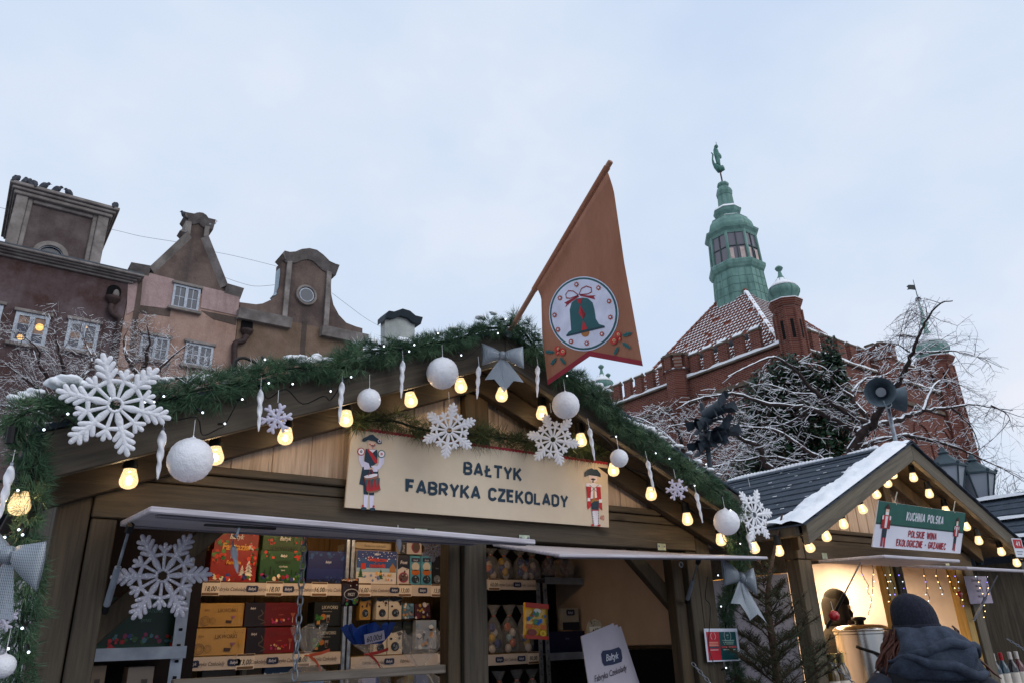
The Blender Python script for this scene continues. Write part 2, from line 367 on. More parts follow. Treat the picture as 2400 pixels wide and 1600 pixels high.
GL = {' ': (.22, []), '-': (.25, [[(0, .45), (.25, .45)]]),
 'A': (.5, [[(0, -.02), (.23, 1)], [(.27, 1), (.5, -.02)], [(.09, .28), (.41, .28)], [(.19, 1), (.31, 1)]]),
 'B': (.44, [[(0, 0), (0, 1), (.22, 1)]+_arc(.22, .76, .2, .24, 90, -90)+[(0, .52)], [(.22, .52)]+_arc(.22, .26, .22, .26, 90, -90)+[(0, 0)]]),
 'C': (.42, [_arc(.22, .72, .22, .28, 10, 180)+_arc(.22, .28, .22, .28, 180, 350)]),
 'D': (.44, [[(0, 0), (0, 1), (.16, 1)]+_arc(.16, .7, .28, .3, 90, 0)+_arc(.16, .3, .28, .3, 0, -90)+[(0, 0)]]),
 'E': (.38, [[(.38, 1), (0, 1), (0, 0), (.38, 0)], [(0, .52), (.33, .52)]]),
 'F': (.38, [[(.38, 1), (0, 1), (0, 0)], [(0, .5), (.33, .5)]]),
 'G': (.44, [_arc(.22, .72, .22, .28, 10, 180)+_arc(.22, .28, .22, .28, 180, 360)+[(.44, .48), (.24, .48)]]),
 'H': (.44, [[(0, -.1), (0, 1.1)], [(.44, -.1), (.44, 1.1)], [(0, .5), (.44, .5)]]),
 'I': (.04, [[(.02, -.1), (.02, 1.1)]]),
 'K': (.46, [[(0, -.1), (0, 1.1)], [(.44, 1.06), (.03, .36)], [(.14, .56), (.47, -.08)]]),
 'L': (.38, [[(0, 1), (0, 0), (.38, 0)]]),
 'Ł': (.42, [[(.08, 1), (.08, 0), (.42, 0)], [(-.06, .36), (.3, .66)]]),
 'N': (.46, [[(0, -.1), (0, 1.1)], [(0, 1.04), (.46, -.04)], [(.46, -.1), (.46, 1.1)]]),
 'O': (.44, [_O]),
 'P': (.42, [[(0, 0), (0, 1), (.2, 1)]+_arc(.2, .73, .22, .27, 90, -90)+[(0, .46)]]),
 'R': (.44, [[(0, 0), (0, 1), (.2, 1)]+_arc(.2, .74, .22, .26, 90, -90)+[(0, .48)], [(.2, .48), (.44, 0)]]),
 'S': (.42, [_arc(.21, .75, .2, .25, 20, 270)+_arc(.21, .26, .21, .26, 80, -160)]),
 'T': (.44, [[(-.06, 1), (.5, 1)], [(.22, 1), (.22, -.1)]]),
 'U': (.44, [[(0, 1)]+_arc(.22, .26, .22, .26, 180, 360)+[(.44, 1)]]),
 'W': (.7, [[(0, 1.08), (.17, -.05)], [(.17, -.05), (.35, .95)], [(.35, .95), (.53, -.05)], [(.53, -.05), (.7, 1.08)]]),
 'Y': (.48, [[(0, 1.05), (.24, .42)], [(.24, .42), (.48, 1.05)], [(.24, .5), (.24, -.08)]]),
 'Z': (.42, [[(-.04, 1), (.46, 1)], [(.42, 1), (0, 0)], [(-.04, 0), (.46, 0)]]),
 '4': (.44, [[(.32, 0), (.32, 1), (0, .26), (.44, .26)]]), '0': (.44, [_O]), '1': (.2, [[(0, .8), (.18, 1), (.18, 0)]])}
_TX = {}
def text_mesh(body, shear=0, bold=0):
    k = (body, shear, bold)
    if k not in _TX:
        cu = bpy.data.curves.new('lettering', 'FONT'); cu.body = body; cu.size = 1; cu.shear = shear; cu.offset = bold; cu.resolution_u = 2
        o = bpy.data.objects.new('lettering', cu); me = o.to_mesh()
        vs = [(q.co.x, q.co.y) for q in me.vertices]; fs = [tuple(p.vertices) for p in me.polygons]
        # the outward side must face +n
        o.to_mesh_clear(); bpy.data.objects.remove(o); bpy.data.curves.remove(cu)
        _TX[k] = (vs, fs, max([q[0] for q in vs] or [0]))
    return _TX[k]
# ================================================================== ground
COBB = NT('wet_cobbles')
_v = COBB.n('ShaderNodeTexVoronoi', {'Vector': COBB.coord((1, 1, 0), 'World'), 'Scale': 9}, feature='DISTANCE_TO_EDGE').outputs[0]
COBB.bump(COBB.ramp(_v, [(0, (0, 0, 0)), (.15, (1, 1, 1))]), .8, .03)
COBBLES = COBB.set(Base_Color=COBB.mix(COBB.noise(COBB.coord(kind='World'), .6, 4), lin('#4e4c4c'), lin('#a9adb5')), Roughness=.5)
mb = MB(); mb.add([(-400, -400, 0), (600, -400, 0), (600, 600, 0), (-400, 600, 0)], [(0, 1, 2, 3)])
tag(mb.build('ground', COBBLES), kind='structure')

# ================================================================== the chocolate stall
XL, XR, XC, YF, YB = .253, 3.66, 1.956, 3.0, 4.95
stall = thing('market_stall', 'brown wooden chocolate stall with cream sign and raised white shutters', 'market stall', (XC, 4.0, 0))
def bd(name, x0, x1, y0, y1, z0, z1, mat=WD_H, par=stall, bv=.004):
    m = MB(); m.box(x0, x1, y0, y1, z0, z1); return m.build(name, mat, par, bevel=bv)
# corner posts and boards (front)
bd('corner_board', XL, .358, YF, YF+.10, 0, 2.178, WD_V)
bd('post', .364, .447, YF-.004, YF+.08, 0, 2.041, WD_V)
bd('post', 1.912, 2.039, YF-.006, YF+.09, 0, 2.041, WD_V)
bd('post', 1.845, 1.909, YF+.02, YF+.10, 0, 2.04, WD_IN)
bd('post', 3.44, 3.528, YF-.004, YF+.08, 0, 2.041, WD_V)
bd('corner_board', 3.534, XR, YF, YF+.10, 0, 2.178, WD_V)
bd('corner_board', 3.35, 3.437, YF+.03, YF+.10, 0, 2.04, WD_IN)
# lintel, upper board and trim
bd('lintel', .362, 3.53, YF-.008, YF+.07, 2.045, 2.181, WD_H)
bd('header_board', .3, 3.61, YF, YF+.06, 2.186, 2.228, WD_H)
bd('trim_strip', .55, 3.25, YF-.016, YF+.05, 2.232, 2.263, WD_H)
# gable planks
SL = .404                                     # roof slope
def zunder(x, y=2.7): return 2.815-abs(x-XC)*SL   # underside of barge board
x = .66
k = 0
while x < 3.28:
    w_ = .158; x1 = x+w_
    zt = lambda q: 2.80-abs(q-XC)*SL
    pts = [(x+.004, YF+.03, 2.24), (x1-.004, YF+.03, 2.24), (x1-.004, YF+.03, max(2.245, zt(x1))), (x+.004, YF+.03, max(2.245, zt(x)))]
    if x < XC < x1: pts.insert(3, (XC, YF+.03, zt(XC)))
    m_ = MB(); m_.prism(pts, (0, .02, 0)); m_.build('gable_plank', PLANK, stall, bevel=.003)
    if x1 < 3.25:
        m_ = MB(); m_.box(x1-.0025, x1+.0105, YF+.036, YF+.05, 2.24, max(2.245, zt(x1)-.01)); m_.build('bead', PLANK, stall)
    x = x1+.008
p0, p1 = PY(1084, 960, YF).x, PY(1138, 960, YF).x
m_ = MB(); m_.prism([(p0, YF-.03, 2.25), (p1, YF-.03, 2.25), (p1, YF-.03, 2.75), (p0, YF-.03, 2.75)], (0, .055, 0)); m_.build('king_post', WD_IN, stall, bevel=.004)
# inner rafters against the wall, purlin undersides and roof
def rafter(name, sgn, y0, y1, zb0, xe, ht, mat, sl=SL, bv=.004, top=None):
    xa = XC
    pts = [(xa, y0, zb0), (xe, y0, zb0-abs(xe-xa)*sl), (xe, y0, zb0-abs(xe-xa)*sl+ht), (xa, y0, zb0+ht)]
    if sgn > 0: pts = pts[::-1]
    m = MB(); m.prism(pts, (0, y1-y0, 0)); return m.build(name, mat, stall, bevel=bv)
rafter('rafter', -1, YF-.075, YF-.02, 2.758, .2, .11, RAFT); rafter('rafter', 1, YF-.075, YF-.02, 2.758, 3.71, .11, RAFT)
rafter('barge_board', -1, 2.68, 2.72, 2.82, .155, .16, WD_R); rafter('barge_board', 1, 2.68, 2.72, 2.82, 3.68, .16, WD_R2)
rafter('soffit', -1, 2.725, YB+.15, 2.885, .15, .02, RAFT); rafter('soffit', 1, 2.725, YB+.15, 2.885, 3.765, .02, RAFT)
ROOFM = mottled('bitumen_shingle', [(.3, '#27303c'), (.7, '#3f4a57')], 14, .85, .5, .006)
rafter('roof_sheet', -1, 2.67, YB+.2, 2.983, .12, .02, ROOFM); rafter('roof_sheet', 1, 2.67, YB+.2, 2.983, 3.74, .02, ROOFM)
# side and back walls, ceiling
WHITEP = mottled('white_panel', [(.3, '#b7b0ba'), (.7, '#d8d3da')], 3, .6, .15, .003)
BEIGE = mottled('beige_panel', [(.3, '#b39a82'), (.7, '#cdb49c')], 2.5, .7, .1, .003)
bd('side_wall', XL+.012, XL+.03, YF+.11, YB, 0, 1.93, WHITEP); bd('side_board', XL, XL+.04, YF+.105, YB, 1.935, 2.17, WD_IN)
zsw = PX(1450, 1512, XR-.035).z
bd('side_wall', XR-.03, XR-.012, YF+.11, YB, 0, 2.15, WHITEP)
bd('inner_panel', XR-.045, XR-.032, YF+.2, YB-.04, zsw, 2.13, BEIGE)
bd('panel_trim', XR-.05, XR-.032, YF+.2, YB-.04, zsw-.022, zsw-.002, WD_IN)
bd('dark_panel', XR-.040, XR-.032, YF+.2, YB-.04, .2, zsw-.024, flat('#060608', .95))  # near-black board covering the side wall below the beige panel
bd('inner_beam', XR-.09, XR-.048, YF+.12, YB-.05, 2.135, 2.26, WD_IN)
for i in range(21):
    xx = .3+i*.16
    bd('back_plank', xx, xx+.156, YB-.03, YB, 0, 2.3, wood('back_wall_plank', '#8a6a42', '#b8935f', 2, knots=False) if i == 0 else bpy.data.materials['back_wall_plank'])
bd('ceiling', .29, 3.62, YF+.09, YB-.04, 2.30, 2.32, WD_IN, bv=0)
bd('counter', .45, 3.44, 3.02, 3.5, .9, .94, WD_H)
bd('display_step', .9, 2.15, 3.38, 3.74, .945, 1.392, WD_IN)
bd('display_step', 2.45, 3.3, 3.12, 3.36, .945, 1.252, WD_IN)
# right opening: beige back board and black panel below
a, b = PY(1378, 1330, 4.85), PY(1530, 1505, 4.85)
# diagonal braces
def brace(name, q0, q1, y, wpx, mat):
    A, B = PY(*q0, y), PY(*q1, y); m = MB(); m.beam(A, B, .05, wpx, (0, 1, 0)); 
    return m.build(name, mat, stall, bevel=.004)
def brace2(q0, q1, y, ht, mat=WD_IN):
    A, B = PY(*q0, y), PY(*q1, y); d = (B-A).normalized(); nn = Vector((-d.z, 0, d.x))*ht/2
    m = MB(); m.prism([A-nn, B-nn, B+nn, A+nn] if nn.z > 0 else [A+nn, B+nn, B-nn, A-nn], (0, .05, 0)); return m.build('brace', mat, stall, bevel=.004)
brace2((1478, 1290), (1632, 1468), 3.09, .085); brace2((530, 1215), (205, 1495), 3.09, .075)
# front rail
A, B = PY(395, 1606, 3.1), PY(1062, 1562, 3.1)
bd('rail', A.x, 1.845, 3.04, 3.075, A.z-.013, A.z+.022, wood('grey_rail', '#5b5249', '#93887c', 0))
# shutters
def shutter(x0, x1, zb, zfl, zfr, t_=.02, yf=2.472, yb=2.965):
    up_ = Vector((0, 0, t_)); m = MB()
    m.prism([Vector((x0, yb, zb)), Vector((x0, yf, zfl)), Vector((x1, yf, zfr)), Vector((x1, yb, zb))][::-1], up_)
    o = m.build('shutter', SHUT, stall, bevel=.004)
    # raised borders under the flap
    def P(s_, t): return Vector((x0+(x1-x0)*s_, yf+(yb-yf)*t, (zfl+(zfr-zfl)*s_)*(1-t)+zb*t-.0015))
    BM = bpy.data.materials.get('shutter_underside') or mottled('shutter_underside', [(.3, '#6f6a74'), (.7, '#8d8892')], 6)
    for ta, tb_ in ((.05, .15), (.85, .95)):
        m = MB(); m.prism([P(.02, ta), P(.98, ta), P(.98, tb_), P(.02, tb_)], (0, 0, -.006)); m.build('border', BM, o, bevel=.002)
    return o
sh1 = shutter(.452, 1.93, 2.013, 1.990, 1.957); sh2 = shutter(2.052, 3.48, 2.010, 1.910, 1.946, .014)
# hinge plates
for u, v in ((441, 1189), (987, 1236), (1229, 1252), (1550, 1272)):
    p = PY(u, v, YF-.012); m = MB()
    m.box(p.x-.033, p.x+.033, YF-.0135, YF-.010, 2.036, 2.075); h = m.build('hinge_plate', ZINC, stall, bevel=.002)
    for dx in (-.022, .022): m2 = MB().lathe([(.006, 0), (.006, .003), (.003, .005)], (p.x+dx, YF-.0137, 2.06), 8, (0, -1, 0)); m2.build('screw', GALV, h)
# bolt and latch under shutter, eyelet on right post
m = MB(); m.box(.63, .86, 2.52, 2.54, 1.968, 1.974); m.build('latch_bar', BLK, sh1); MB().tube([(.74, 2.53, 1.972), (.735, 2.53, 1.945), (.73, 2.53, 1.938)], [.005, .005, .009], 8).build('bolt', GALV, sh1)
p = PY(1594, 1322, YF-.006); m = MB(); 
for k in range(16): pass
m.tube([(p.x+.014*math.cos(k*math.pi/8), YF-.012, p.z+.014*math.sin(k*math.pi/8)) for k in range(17)], .004, 6, cap=False); m.build('eyelet', GALV, stall)
# gas struts
def strut(q0, y0, q1, y1, nm=stall):
    A, B = PY(*q0, y0), PY(*q1, y1); d = B-A
    m = MB(); m.tube([A, A+d*.5], .005, 8); m.build('strut_rod', GALV, stall)
    m = MB(); m.tube([A+d*.48, A+d*.95], .011, 10); m.build('strut_cylinder', GREYM, stall)
    m = MB(); m.tube([A-d*.02, A+d*.06], .013, 8); m.build('strut_end', BLK, stall)
    m = MB(); m.tube([A+d*.94, A+d*1.03], .012, 8); m.build('strut_end', BLK, stall)
strut((305, 1232), 2.75, (247, 1428), 3.0); strut((1637, 1312), 2.72, (1610, 1408), 3.0)
# lamp batten inside
LAMP = emit('lamp_tube', (1.0, .66, .33), 14.0)
la = thing('ceiling_lamp', 'warm tube lamp under the chocolate stall ceiling behind the lintel', 'lamp', (1.6, 3.55, 2.26))
m = MB(); m.box(.9, 1.9, 3.52, 3.58, 2.275, 2.295); m.build('lamp_housing', flat('#cccccc'), la)
MB().tube([(.95, 3.55, 2.258), (1.85, 3.55, 2.258)], .013, 8).build('lamp_tube', LAMP, la)
ld = bpy.data.lights.new('lamp_light', 'AREA'); ld.shape = 'RECTANGLE'; ld.size = 1.7; ld.size_y = .05; ld.energy = 4.8; ld.color = (1, .68, .42)
lo = bpy.data.objects.new('lamp_light', ld); col.objects.link(lo); lo.parent = la; lo.location = (.1, -.1, -.03); lo.rotation_euler = (R(30), 0, 0)
# ================================================================== row of old houses (fronts on Y = 24)
HY = 24.0
def fac(pts, y=HY): return [PY(u, v, y) for u, v in pts]
def slab(name, pts, mat, par, y=HY, dep=.3, bevel=0, smooth=False):
    q = fac(pts, HY); q = [Vector((p.x, y, p.z)) for p in q]
    # make the polygon counter-clockwise seen from -Y
    ar = sum(q[i].x*q[(i+1) % len(q)].z-q[(i+1) % len(q)].x*q[i].z for i in range(len(q)))
    if ar < 0: q = q[::-1]
    m = MB(); m.prism(q[::-1], (0, dep, 0)); return m.build(name, mat, par, bevel=bevel)
def strip(name, pts, wd, mat, par, y0, y1, closed=False, flip=1):
    """a moulding of height wd following a pixel path (pts at its top edge)"""
    q = fac(pts); n = len(q); vs = []
    for i, p in enumerate(q):
        a, b = q[max(i-1, 0)], q[min(i+1, n-1)]; d = (b-a).normalized(); nn = Vector((d.z, 0, -d.x))*flip
        e = p+nn*wd
        vs += [(p.x, y0, p.z), (e.x, y0+(y1-y0)*.35, e.z), (e.x, y1, e.z), (p.x, y1, p.z)]
    fs = [(i*4+k, i*4+(k+1) % 4, i*4+4+(k+1) % 4, i*4+4+k) for i in range(n-1) for k in range(4)]+[(0, 1, 2, 3), (n*4-1, n*4-2, n*4-3, n*4-4)]
    m = MB(); m.add(vs, fs); return m.build(name, mat, par)
PURPLE = stucco('purple_plaster', '#503a37', '#6d6062', '#422e2b')
PURP2 = stucco('grey_purple_plaster', '#584a49', '#736866', '#473d3b')
PINKP = stucco('pink_plaster', '#a58a88', '#bda3a0', '#75645f', grime=.7)
SALMON = stucco('salmon_plaster', '#a08072', '#b5978a', '#6d5f5a')
GABLE = stucco('brown_grey_plaster', '#5c4e4a', '#7b6b63', '#484241')
ORANGE = stucco('ochre_plaster', '#74604f', '#8b7566', '#625750', grime=.4)
MOULD = mottled('weathered_moulding', [(.3, '#67605d'), (.5, '#837b77'), (.7, '#9a928e')], 2.5, .9, .5, .02)
SKYB = flat('#a9bcc8', .7)
WINF = mottled('white_window_paint', [(.3, '#9aa2ae'), (.7, '#c0c7d1')], 12, .5, .1, .003)
RUST = mottled('rusty_pipe', [(.3, '#2e211f'), (.7, '#463431')], 9, .7, .3, .006)
WARMIN = emit('lit_room_lamp', (1.0, .55, .15), 1.6)
CURT = mottled('curtain_glow', [(.3, '#7a6258'), (.7, '#a08470')], 5, .6)
def window(par, tl, tr, br, bl, cols=2, bars=(2,), rows=1, frame=.07, depth=.12, mull=.09, glow=None, lint=True, mid=1):
    """wooden window in the house front; corner pixels give its place"""
    A, B, Cc, D = (PY(*q, HY) for q in (tl, tr, br, bl))
    x0 = (A.x+D.x)/2; x1 = (B.x+Cc.x)/2; z1 = (A.z+B.z)/2; z0 = (Cc.z+D.z)/2
    y = HY-.012
    m = MB()
    def bar(a0, a1, b0, b1, yy=0): m.box(a0, a1, y-.03+yy, y+.02, b0, b1)
    bar(x0, x0+frame, z0, z1); bar(x1-frame, x1, z0, z1); bar(x0+frame, x1-frame, z1-frame, z1); bar(x0+frame, x1-frame, z0, z0+frame)
    xm = (x0+x1)/2; bar(xm-mull/2, xm+mull/2, z0+frame, z1-frame, -.012)
    wn = m.build('window', WINF, par)
    for (a, b) in ((x0+frame, xm-mull/2), (xm+mull/2, x1-frame)):
        nx, nz = cols, rows
        for i in range(nx):
            for j in range(nz):
                g = .012
                px0 = a+(b-a)*i/nx+(g if i else 0); px1 = a+(b-a)*(i+1)/nx-(g if i < nx-1 else 0)
                pz0 = z0+frame+(z1-z0-2*frame)*j/nz+(g if j else 0); pz1 = z0+frame+(z1-z0-2*frame)*(j+1)/nz-(g if j < nz-1 else 0)
                mm = MB(); mm.box(px0, px1, y, y+.008, pz0, pz1); mm.build('pane', GLASS if not glow or random.random() < .35 else CURT, wn)
        if nx > 1:
            mm = MB(); xx = (a+b)/2; mm.box(xx-.012, xx+.012, y-.012, y+.012, z0+frame, z1-frame); mm.build('glazing_bar', WINF, wn)
        for j in range(1, nz):
            zz = z0+frame+(z1-z0-2*frame)*j/nz; mm = MB(); mm.box(a, b, y-.010, y+.012, zz-.012, zz+.012); mm.build('glazing_bar', WINF, wn)
    mm = MB(); mm.box(x0-.1, x1+.1, HY-.16, HY+.02, z0-.1, z0-.003); mm.build('sill', MOULD, wn, bevel=.01)
    if lint: mm = MB(); mm.box(x0-.06, x1+.06, HY-.10, HY+.02, z1+.003, z1+.1); mm.build('lintel', MOULD, wn, bevel=.01)
    if glow:
        for gx, gz, r in glow:
            mm = MB(); mm.ball((x0+(x1-x0)*gx, y-.004, z0+(z1-z0)*gz), r, 8, 6, (1, .1, 1)); mm.build('room_lamp', WARMIN, wn)
    return wn
# --- purple house
h1 = thing('town_house', 'purple plastered house with square attic block and half-round window', 'house', (0, HY+4, 0))
eL, eR = PY(-250, 508, HY), PY(310, 645, HY)
ez = PY(150, 610, HY).z
hx1 = PY(304, 664, HY).x
m = MB(); m.box(-9, hx1, HY, HY+9, 0, ez-.1); m.build('wall', PURPLE, h1)
zt, zb = PY(150, 602, HY-.36).z, PY(150, 629, HY-.1).z
m = MB()
for i, (o, a, b) in enumerate(((.38, .0, .30), (.30, .30, .5), (.2, .5, .72), (.1, .72, 1.0))):
    m.box(-9.3, hx1+o*.9, HY-o, HY+.02-.003*i, zt-(zt-zb)*b, zt-(zt-zb)*a-.002)
m.build('cornice', MOULD, h1, bevel=.02)
m = MB(); m.box(-9.3, hx1+.3, HY-.36, HY+9, zt, zt+.05); m.build('roof', mottled('wet_lead', [(.3, '#3a3f45'), (.7, '#596068')], 3), h1)
m = MB(); q = PY(285, 628, HY); m.box(q.x-.16, q.x+.16, HY+1, HY+1.4, q.z-.2, q.z+.18); m.build('chimney', GABLE, h1)
# attic block: pilasters, cornice, half-round window
AY = HY-.3; ez = zt-.02
ax0, ax1 = PY(28, 500, AY).x, PY(246, 560, AY).x; az1 = PY(150, 452, AY-.25).z-.25
m = MB(); m.box(ax0+.05, ax1-.05, AY+.12, AY+3.4, ez, az1); m.build('attic_wall', PURP2, h1)
pw = .30
for xx in (ax0, ax1-pw): m = MB(); m.box(xx, xx+pw, AY-.03, AY+.4, ez-.02, az1-.06); m.build('pilaster', MOULD, h1, bevel=.02)
for xx in (ax0+pw+.002, ax1-pw-.13): m = MB(); m.box(xx, xx+.13, AY+.03, AY+.3, ez-.02, az1-.06); m.build('panel_strip', MOULD, h1, bevel=.02)
m = MB(); m.box(ax0+pw+.135, ax1-pw-.135, AY+.03, AY+.3, az1-.2, az1-.08); m.build('panel_strip', MOULD, h1, bevel=.02)
m = MB(); 
for o, a, b in ((.05, -.08, .04), (.12, .04, .14), (.2, .14, .25)): m.box(ax0-o-.03, ax1+o+.03, AY-.05-o, AY+3.4+o, az1+a, az1+b-.003)
m.build('attic_cornice', MOULD, h1, bevel=.02)
cx = PY(121, 585, AY).x; r1 = PY(163, 596, AY).x-cx; zb_ = ez-.02
m = MB(); n = 18
vs = [(cx+r*math.cos(math.pi*k/n), y_, zb_+r*math.sin(math.pi*k/n)) for y_ in (AY-.02, AY+.14) for r in (r1, r1*.72) for k in range(n+1)]
fs = []
for k in range(n):
    fs += [(k, n+1+k, n+2+k, k+1), (k, k+1, 2*(n+1)+k+1, 2*(n+1)+k), (n+1+k, 3*(n+1)+k, 3*(n+1)+k+1, n+2+k)]
m.add(vs, fs); m.build('arch_surround', MOULD, h1)
m = MB(); m.prism([(cx+r1*.73*math.cos(math.pi*k/n), AY+.1, zb_+r1*.73*math.sin(math.pi*k/n)) for k in range(n+1)], (0, .03, 0)); m.build('arch_window', GLASS, h1)
m = MB(); vs = [(cx+r*math.cos(math.pi*k/n), AY+.05, zb_+r*math.sin(math.pi*k/n)) for r in (r1*.73, r1*.66) for k in range(n+1)]
m.add(vs, [(k, n+1+k, n+2+k, k+1) for k in range(n)]); m.build('arch_frame', WINF, h1)
window(h1, (40, 727), (118, 748), (103, 812), (20, 803), 1, rows=3, glow=[(.75, .62, .11), (.28, .2, .09)], frame=.1, mull=.13)
window(h1, (162, 749), (235, 763), (222, 828), (147, 818), 1, rows=3, glow=[(.55, .85, .05)], frame=.1, mull=.13)
window(h1, (-70, 700), (9, 720), (-8, 784), (-88, 765), 1, rows=3, frame=.1, mull=.13)
def downpipe(par, hop, path, rad, niche=True, inner=None):
    c = PY(*hop, HY)
    if niche:
        m = MB(); n = 10
        m.prism([(c.x-.2, HY-.02, c.z)]+[(c.x-.2*math.cos(math.pi*k/n), HY-.02, c.z+.26+.2*math.sin(math.pi*k/n)) for k in range(n+1)]+[(c.x+.2, HY-.02, c.z)], (0, .01, 0)); m.build('niche', flat('#08080a', .95), par)
    m = MB(); m.lathe([(.05, -.26), (.09, -.2), (.2, -.07), (.23, .02), (.19, .03)], (c.x, HY-.06, c.z), 14); m.build('rain_hopper', RUST, par, smooth=True)
    if inner:
        m = MB(); m.ball((c.x+.06, HY-.1, c.z+.1), .12, 8, 8, (.8, .4, 1.6)); m.build('white_patch', MOULD, par, smooth=True)
    m = MB(); q = [Vector((c.x, HY-.1, c.z-.26))]+[Vector((PY(*k, HY).x, HY-.13, PY(*k, HY).z)) for k in path]
    m.tube(smoothpath(q, 5), rad, 8); m.build('down_pipe', RUST, par, smooth=True)
downpipe(h1, (264, 700), [(257, 728), (262, 740), (278, 752), (277, 770), (268, 840), (250, 950)], .09, inner=True)
# --- pink house with a pointed gable
h2 = thing('town_house', 'pink and salmon house with pointed concave gable beside the purple house', 'house', (4.5, HY+4, 0))
x0 = hx1+.02; x1 = PY(560, 720, HY).x
ez2 = PY(480, 690, HY).z
m = MB(); m.box(x0, x1, HY+.01, HY+9, 0, ez2+.0); m.build('wall', SALMON, h2)
slab('gable_wall', [(306, 634), (352, 640), (444, 552), (449, 520), (478, 528), (480, 558), (525, 672), (562, 684), (562, 720), (300, 660)], GABLE, h2, HY+.02, .5)
slab('plaster_patch', [(331, 640), (352, 641), (408, 655), (405, 725), (326, 716), (316, 700)], PINKP, h2, HY-.015, .03)
slab('plaster_patch', [(475, 672), (562, 692), (556, 740), (470, 722)], PINKP, h2, HY-.015, .03)
slab('plaster_patch', [(300, 664), (324, 655), (318, 726), (296, 738)], PINKP, h2, HY-.012, .03)
DAMP = stucco('damp_plaster', '#554a45', '#6d5f58', '#3d3733')
slab('damp_streak', [(325, 655), (334, 656), (330, 700), (322, 760), (316, 860), (302, 860), (308, 770), (316, 715)], DAMP, h2, HY-.03, .02)
slab('damp_streak', [(330, 716), (400, 727), (398, 742), (370, 738), (322, 734)], DAMP, h2, HY-.006, .02)
slab('damp_streak', [(472, 728), (556, 744), (553, 762), (500, 748)], DAMP, h2, HY-.006, .02)
strip('coping', [(304, 622), (350, 630)], .30, MOULD, h2, HY-.25, HY+.5)
strip('coping', [(348, 630), (437, 547)], .27, MOULD, h2, HY-.18, HY+.5)
strip('coping', [(437, 546), (433, 549)], .2, MOULD, h2, HY-.16, HY+.5)
strip('coping', [(485, 556), (531, 672)], .25, MOULD, h2, HY-.18, HY+.5)
strip('coping', [(529, 671), (567, 682)], .30, MOULD, h2, HY-.25, HY+.5)
for a, b, c_, d in (((434, 520), (448, 523), (444, 552), (431, 549)), ((479, 532), (490, 534), (487, 558), (476, 556))): slab('side_pilaster', [a, b, c_, d], MOULD, h2, HY-.1, .5)
strip('crown_cornice', [(428, 512), (432, 507), (450, 510), (455, 508), (462, 507), (470, 508), (478, 513), (483, 520), (500, 524)], .27, MOULD, h2, HY-.3, HY+.45)
window(h2, (407, 664), (471, 681), (462, 733), (401, 719), 2, rows=2)
window(h2, (436, 801), (502, 815), (492, 865), (429, 852), 2, rows=2)
window(h2, (331, 782), (398, 797), (390, 850), (325, 836), 2, rows=2)
# --- ochre house with a bell gable
h3 = thing('town_house', 'ochre brown house with curved bell gable and round window', 'house', (7.5, HY+4, 0))
x0b = x1+.02; x1b = PY(852, 800, HY).x
zc = PY(620, 740, HY).z
m = MB(); m.box(x0b, x1b, HY+.01, HY+9, 0, zc); m.build('wall', ORANGE, h3)
curve = [(556, 745), (562, 708), (600, 713), (616, 711), (636, 702), (650, 690), (657, 668), (660, 640), (661, 612), (700, 598), (720, 597), (750, 610), (775, 635), (777, 690), (782, 714), (795, 738), (812, 756), (835, 765), (850, 769), (850, 800), (750, 790), (560, 760)]
slab('gable_wall', curve, GABLE, h3, HY+.02, .6)
strip('crown_cornice', [(655, 602), (660, 596), (672, 599), (685, 598), (700, 592), (718, 590), (735, 594), (750, 605), (765, 620), (778, 626), (788, 629)], .32, MOULD, h3, HY-.32, HY+.5)
for q in ([(673, 609), (684, 610), (671, 748), (660, 746)], [(765, 633), (776, 635), (768, 769), (757, 767)]): slab('pilaster', q, MOULD, h3, HY-.08, .4)
strip('cornice', [(556, 727), (679, 752)], .34, MOULD, h3, HY-.32, HY+.05)
strip('cornice', [(750, 768), (856, 790)], .34, MOULD, h3, HY-.32, HY+.05)
strip('blue_side_catch', [(663, 625), (661, 655), (658, 680), (648, 690)], .07, SKYB, h3, HY+.1, HY+.55)  # light caught by the gable's side face, put in as a pale blue strip
c = PY(717, 693, HY); r_ = (PY(741, 698, HY)-c).length
m = MB(); m.lathe([(r_, 0), (r_, .14), (r_*.8, .16), (r_*.72, .05), (r_*.72, -.02)], (c.x, HY+.05, c.z), 28, (0, -1, 0)); m.build('window_surround', MOULD, h3, smooth='auto')
m = MB(); m.lathe([(r_*.71, 0), (r_*.71, .04), (r_*.6, .05), (r_*.6, 0)], (c.x, HY-.035, c.z), 28, (0, -1, 0)); rw = m.build('round_window', WINF, h3)
m = MB(); m.lathe([(r_*.6, 0), (r_*.6, .01)], (c.x, HY-.08, c.z), 28, (0, -1, 0)); m.build('pane', GLASS, rw)
m = MB(); sx = PY(713, 780, HY); m.box(sx.x-.1, sx.x+.08, HY+.0, HY+.02, zc-2.5, zc+.1); m.build('damp_streak', bpy.data.materials['damp_plaster'], h3)
downpipe(h3, (577, 776), [(573, 792), (566, 802), (552, 805), (547, 815), (546, 850), (540, 950)], .1)
downpipe(h3, (829, 825), [(830, 850), (826, 900)], .1)
